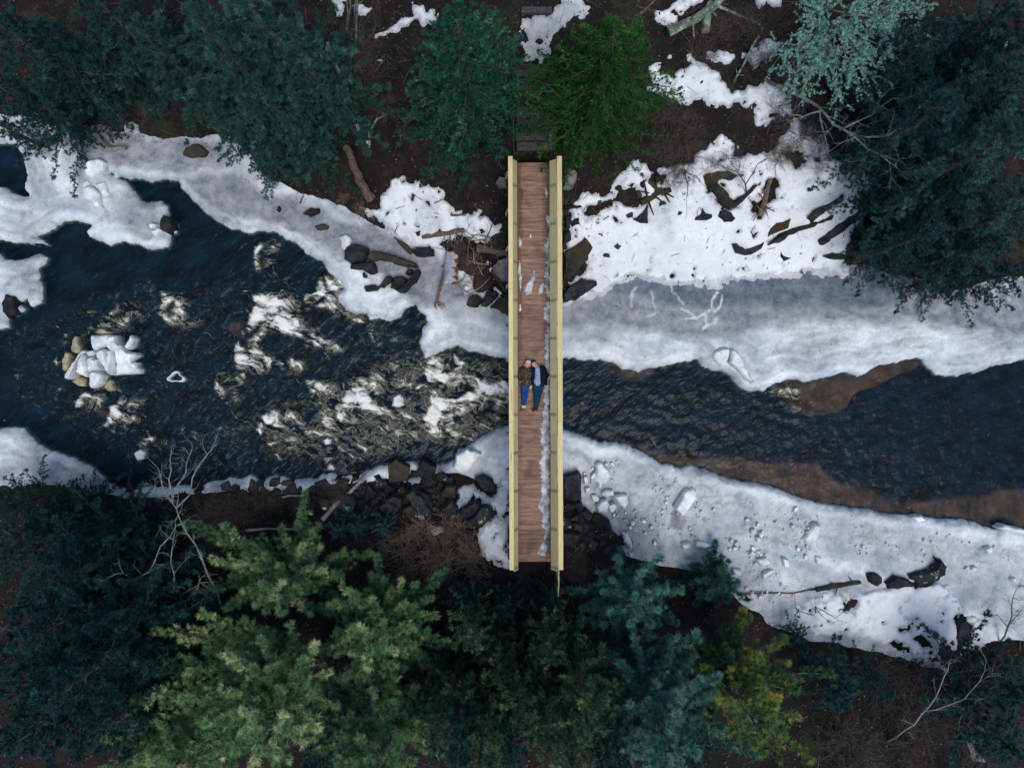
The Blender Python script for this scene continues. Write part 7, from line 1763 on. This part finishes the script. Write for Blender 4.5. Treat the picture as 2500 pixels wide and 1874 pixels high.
# leafless shrubs: two shapes, many copies
def shrub_mesh(seed, m, n=26, h=1.0, depth=2):
    rg = np.random.default_rng(seed); b_ = Buf()
    for i in range(n):
        a = rg.uniform(0, 2 * math.pi); t = rg.uniform(.2, 1.0)
        twiggy(b_, (rg.normal(0, .08), rg.normal(0, .08), -.05), (t * math.cos(a), t * math.sin(a), .8), h * rg.uniform(.6, 1.1), .009, depth, rg, kink=.35, nch=3)
    me = bpy.data.meshes.new('shrub'); me.from_pydata(b_.v, [], b_.f); me.materials.append(m)
    return me
SH = [shrub_mesh(61, MT['twig']), shrub_mesh(62, MT['twig'])]
SG = shrub_mesh(63, MT['drygrass'], 44, .8, 1)
rg = np.random.default_rng(77)
def shrubs(poly, n, label, group, meshes, smin=.7, smax=1.3):
    a = np.array(poly); k = 0; tries = 0
    while k < n and tries < 4000:
        tries += 1
        px, py = rg.uniform(a[:, 0].min(), a[:, 0].max()), rg.uniform(a[:, 1].min(), a[:, 1].max())
        if sdf_poly(np.array([px]), np.array([py]), poly, 900)[0] < 0: continue
        x, y, z = on_ground(px, py)
        o = link('leafless_shrub', meshes[k % len(meshes)], None, (x, y, z)); s = rg.uniform(smin, smax)
        o.rotation_euler = (0, 0, rg.uniform(0, 6.28)); o.scale = (s, s, s * rg.uniform(.7, 1.0))
        tag(o, label, 'shrub', group); k += 1
shrubs([(2080, 1610), (2200, 1620), (2320, 1650), (2480, 1600), (2500, 1874), (2080, 1874), (2010, 1780), (2100, 1720)], 34, 'leafless brown shrub in the thicket below the snow bar', 'shrubs below the snow bar', SH, .8, 1.5)
shrubs([(740, 90), (900, 60), (1000, 150), (960, 300), (850, 330), (740, 260)], 18, 'leafless shrub in the thicket beside the broken snag', 'shrubs beside the snag', SH, .7, 1.3)
shrubs([(1590, 90), (1900, 30), (1960, 250), (2060, 360), (2000, 380), (1850, 260), (1780, 160), (1620, 130)], 22, 'leafless shrub on the slope of fallen wood', 'shrubs on the slope of fallen wood', SH, .6, 1.1)
shrubs([(300, 1215), (440, 1205), (680, 1240), (740, 1300), (600, 1330), (400, 1290), (290, 1280)], 20, 'leafless shrub in the brown litter behind the stony shore', 'shrubs behind the stony shore', SH, .5, .9)
shrubs([(560, 1190), (700, 1190), (900, 1180), (1090, 1170), (1080, 1230), (800, 1250), (560, 1230)], 22, 'low leafless shrub sprouting between the rocks of the stony shore', 'shrubs between the shore rocks', SH, .3, .6)
shrubs([(950, 1300), (1040, 1280), (1140, 1290), (1170, 1340), (1120, 1400), (1000, 1400), (940, 1360)], 20, 'wispy dry bush of fawn stems beside the bridge end', 'dry bushes beside the bridge end', [SG], .6, 1.1)
shrubs([(770, 470), (870, 470), (930, 530), (900, 545), (800, 500)], 7, 'tuft of dry brown grass on the bank edge under the leaning trunk', 'dry grass tufts on the bank edge', [SG], .25, .45)
shrubs([(1580, 250), (1800, 260), (1780, 350), (1600, 400), (1560, 330)], 12, 'low leafless shrub on the brown ledge between the two snow strips', 'shrubs between the snow strips', SH, .4, .8)
shrubs([(1560, 410), (1660, 400), (1800, 360), (1900, 330), (2040, 400), (2000, 420), (1850, 390), (1700, 440), (1580, 450)], 14, 'leafless shrub along the upper edge of the snow field', 'shrubs along the snow field edge', SH, .4, .8)
shrubs([(250, 230), (440, 230), (460, 300), (260, 310)], 10, 'low leafless shrub on the brown slope above the ice lobe', 'shrubs above the ice lobe', SH, .5, .9)

# ------------------------------------------------------------------ litter: leaves, needles and twigs nobody could count
rg = np.random.default_rng(91)
def litter(n, name, label, m, size, xr=(-18, 18), yr=(-13.5, 13.5), sticks=False, only_land=True):
    X_ = rg.uniform(*xr, n); Y_ = rg.uniform(*yr, n)
    ind = np.maximum(Y_ - np.interp(X_, INLAND_N[:, 0], INLAND_N[:, 1]), np.interp(X_, INLAND_S[:, 0], INLAND_S[:, 1]) - Y_)
    k = ind > (-.1 if only_land else -1.0)
    X_, Y_ = X_[k], Y_[k]; n = len(X_)
    fx, fy = (X_ + 26) / .1, (Y_ + 22) / .1
    Z_ = _GZ[np.round(fy).astype(int), np.round(fx).astype(int)] + rg.uniform(.0, .05 if not sticks else .12, n)
    a = rg.uniform(0, 2 * math.pi, n); s = size * rg.uniform(.5, 1.5, n); asp = .06 if sticks else .6
    c_, s_ = np.cos(a), np.sin(a)
    tz = rg.normal(0, .25 if not sticks else .12, (n, 2))
    def pt(u, v_): return np.stack([X_ + s * (u * c_ - v_ * asp * s_), Y_ + s * (u * s_ + v_ * asp * c_), Z_ + s * (tz[:, 0] * u + tz[:, 1] * v_)], 1)
    if sticks:
        V_ = np.stack([pt(-1, -.4), pt(-1, .4), pt(1, .25), pt(1, -.25)], 1)
    else:
        V_ = np.stack([pt(-1, 0), pt(0, -1), pt(1, 0), pt(0, 1)], 1)
    tint = np.repeat(rg.random(n), 4)
    o = link(name, mesh_np(name, V_.reshape(-1, 3), np.arange(4 * n).reshape(-1, 4), m, attrs={'tint': tint}))
    tag(o, label, kind='stuff')
MT['leaf'] = leaf_mat('dead_leaves', (0.010, 0.007, 0.006), (0.055, 0.030, 0.020), (0.14, 0.10, 0.08))
MT['stick'] = leaf_mat('dead_twigs', (0.03, 0.022, 0.02), (0.17, 0.14, 0.125))
litter(48000, 'leaf_litter', 'brown dead leaves and needles covering the forest floor', MT['leaf'], .034)
litter(5000, 'fallen_twigs', 'thin dead twigs strewn over both banks', MT['stick'], .22, sticks=True)

n = 2600
X_ = rg.uniform(-17, 17, n); Y_ = rg.uniform(-9.5, 12, n)
fx, fy = np.round((X_ + 26) / .1).astype(int), np.round((Y_ + 22) / .1).astype(int)
i2, j2 = np.clip(np.round((X_ - xs2[0]) / ST).astype(int), 0, len(xs2) - 1), np.clip(np.round((Y_ - ys2[0]) / ST).astype(int), 0, len(ys2) - 1)
k = snow_sd[j2, i2] > 0.02
k &= rg.random(n) < 0.25 + 0.75 * (fbm(X_, Y_, .6, 3, 123) > 0.05)
X_, Y_, Z_ = X_[k], Y_[k], Zs[j2, i2][k] + 0.012
a = rg.uniform(0, 6.28, len(X_)); s = .012 + .045 * rg.random(len(X_)) ** 3
V_ = np.stack([np.stack([X_ + s * np.cos(a + t) * (1.6 if q % 2 else .8), Y_ + s * np.sin(a + t) * (1.6 if q % 2 else .8), Z_ + .01 * (q % 2)], 1) for q, t in enumerate((0, 1.57, 3.14, 4.71))], 1)
tag(link('snow_debris', mesh_np('snow_debris', V_.reshape(-1, 3), np.arange(4 * len(X_)).reshape(-1, 4), MT['leaf'], attrs={'tint': np.repeat(rg.random(len(X_)) * .6, 4)})), 'dead leaves and bark scraps lying on the snow', kind='stuff')
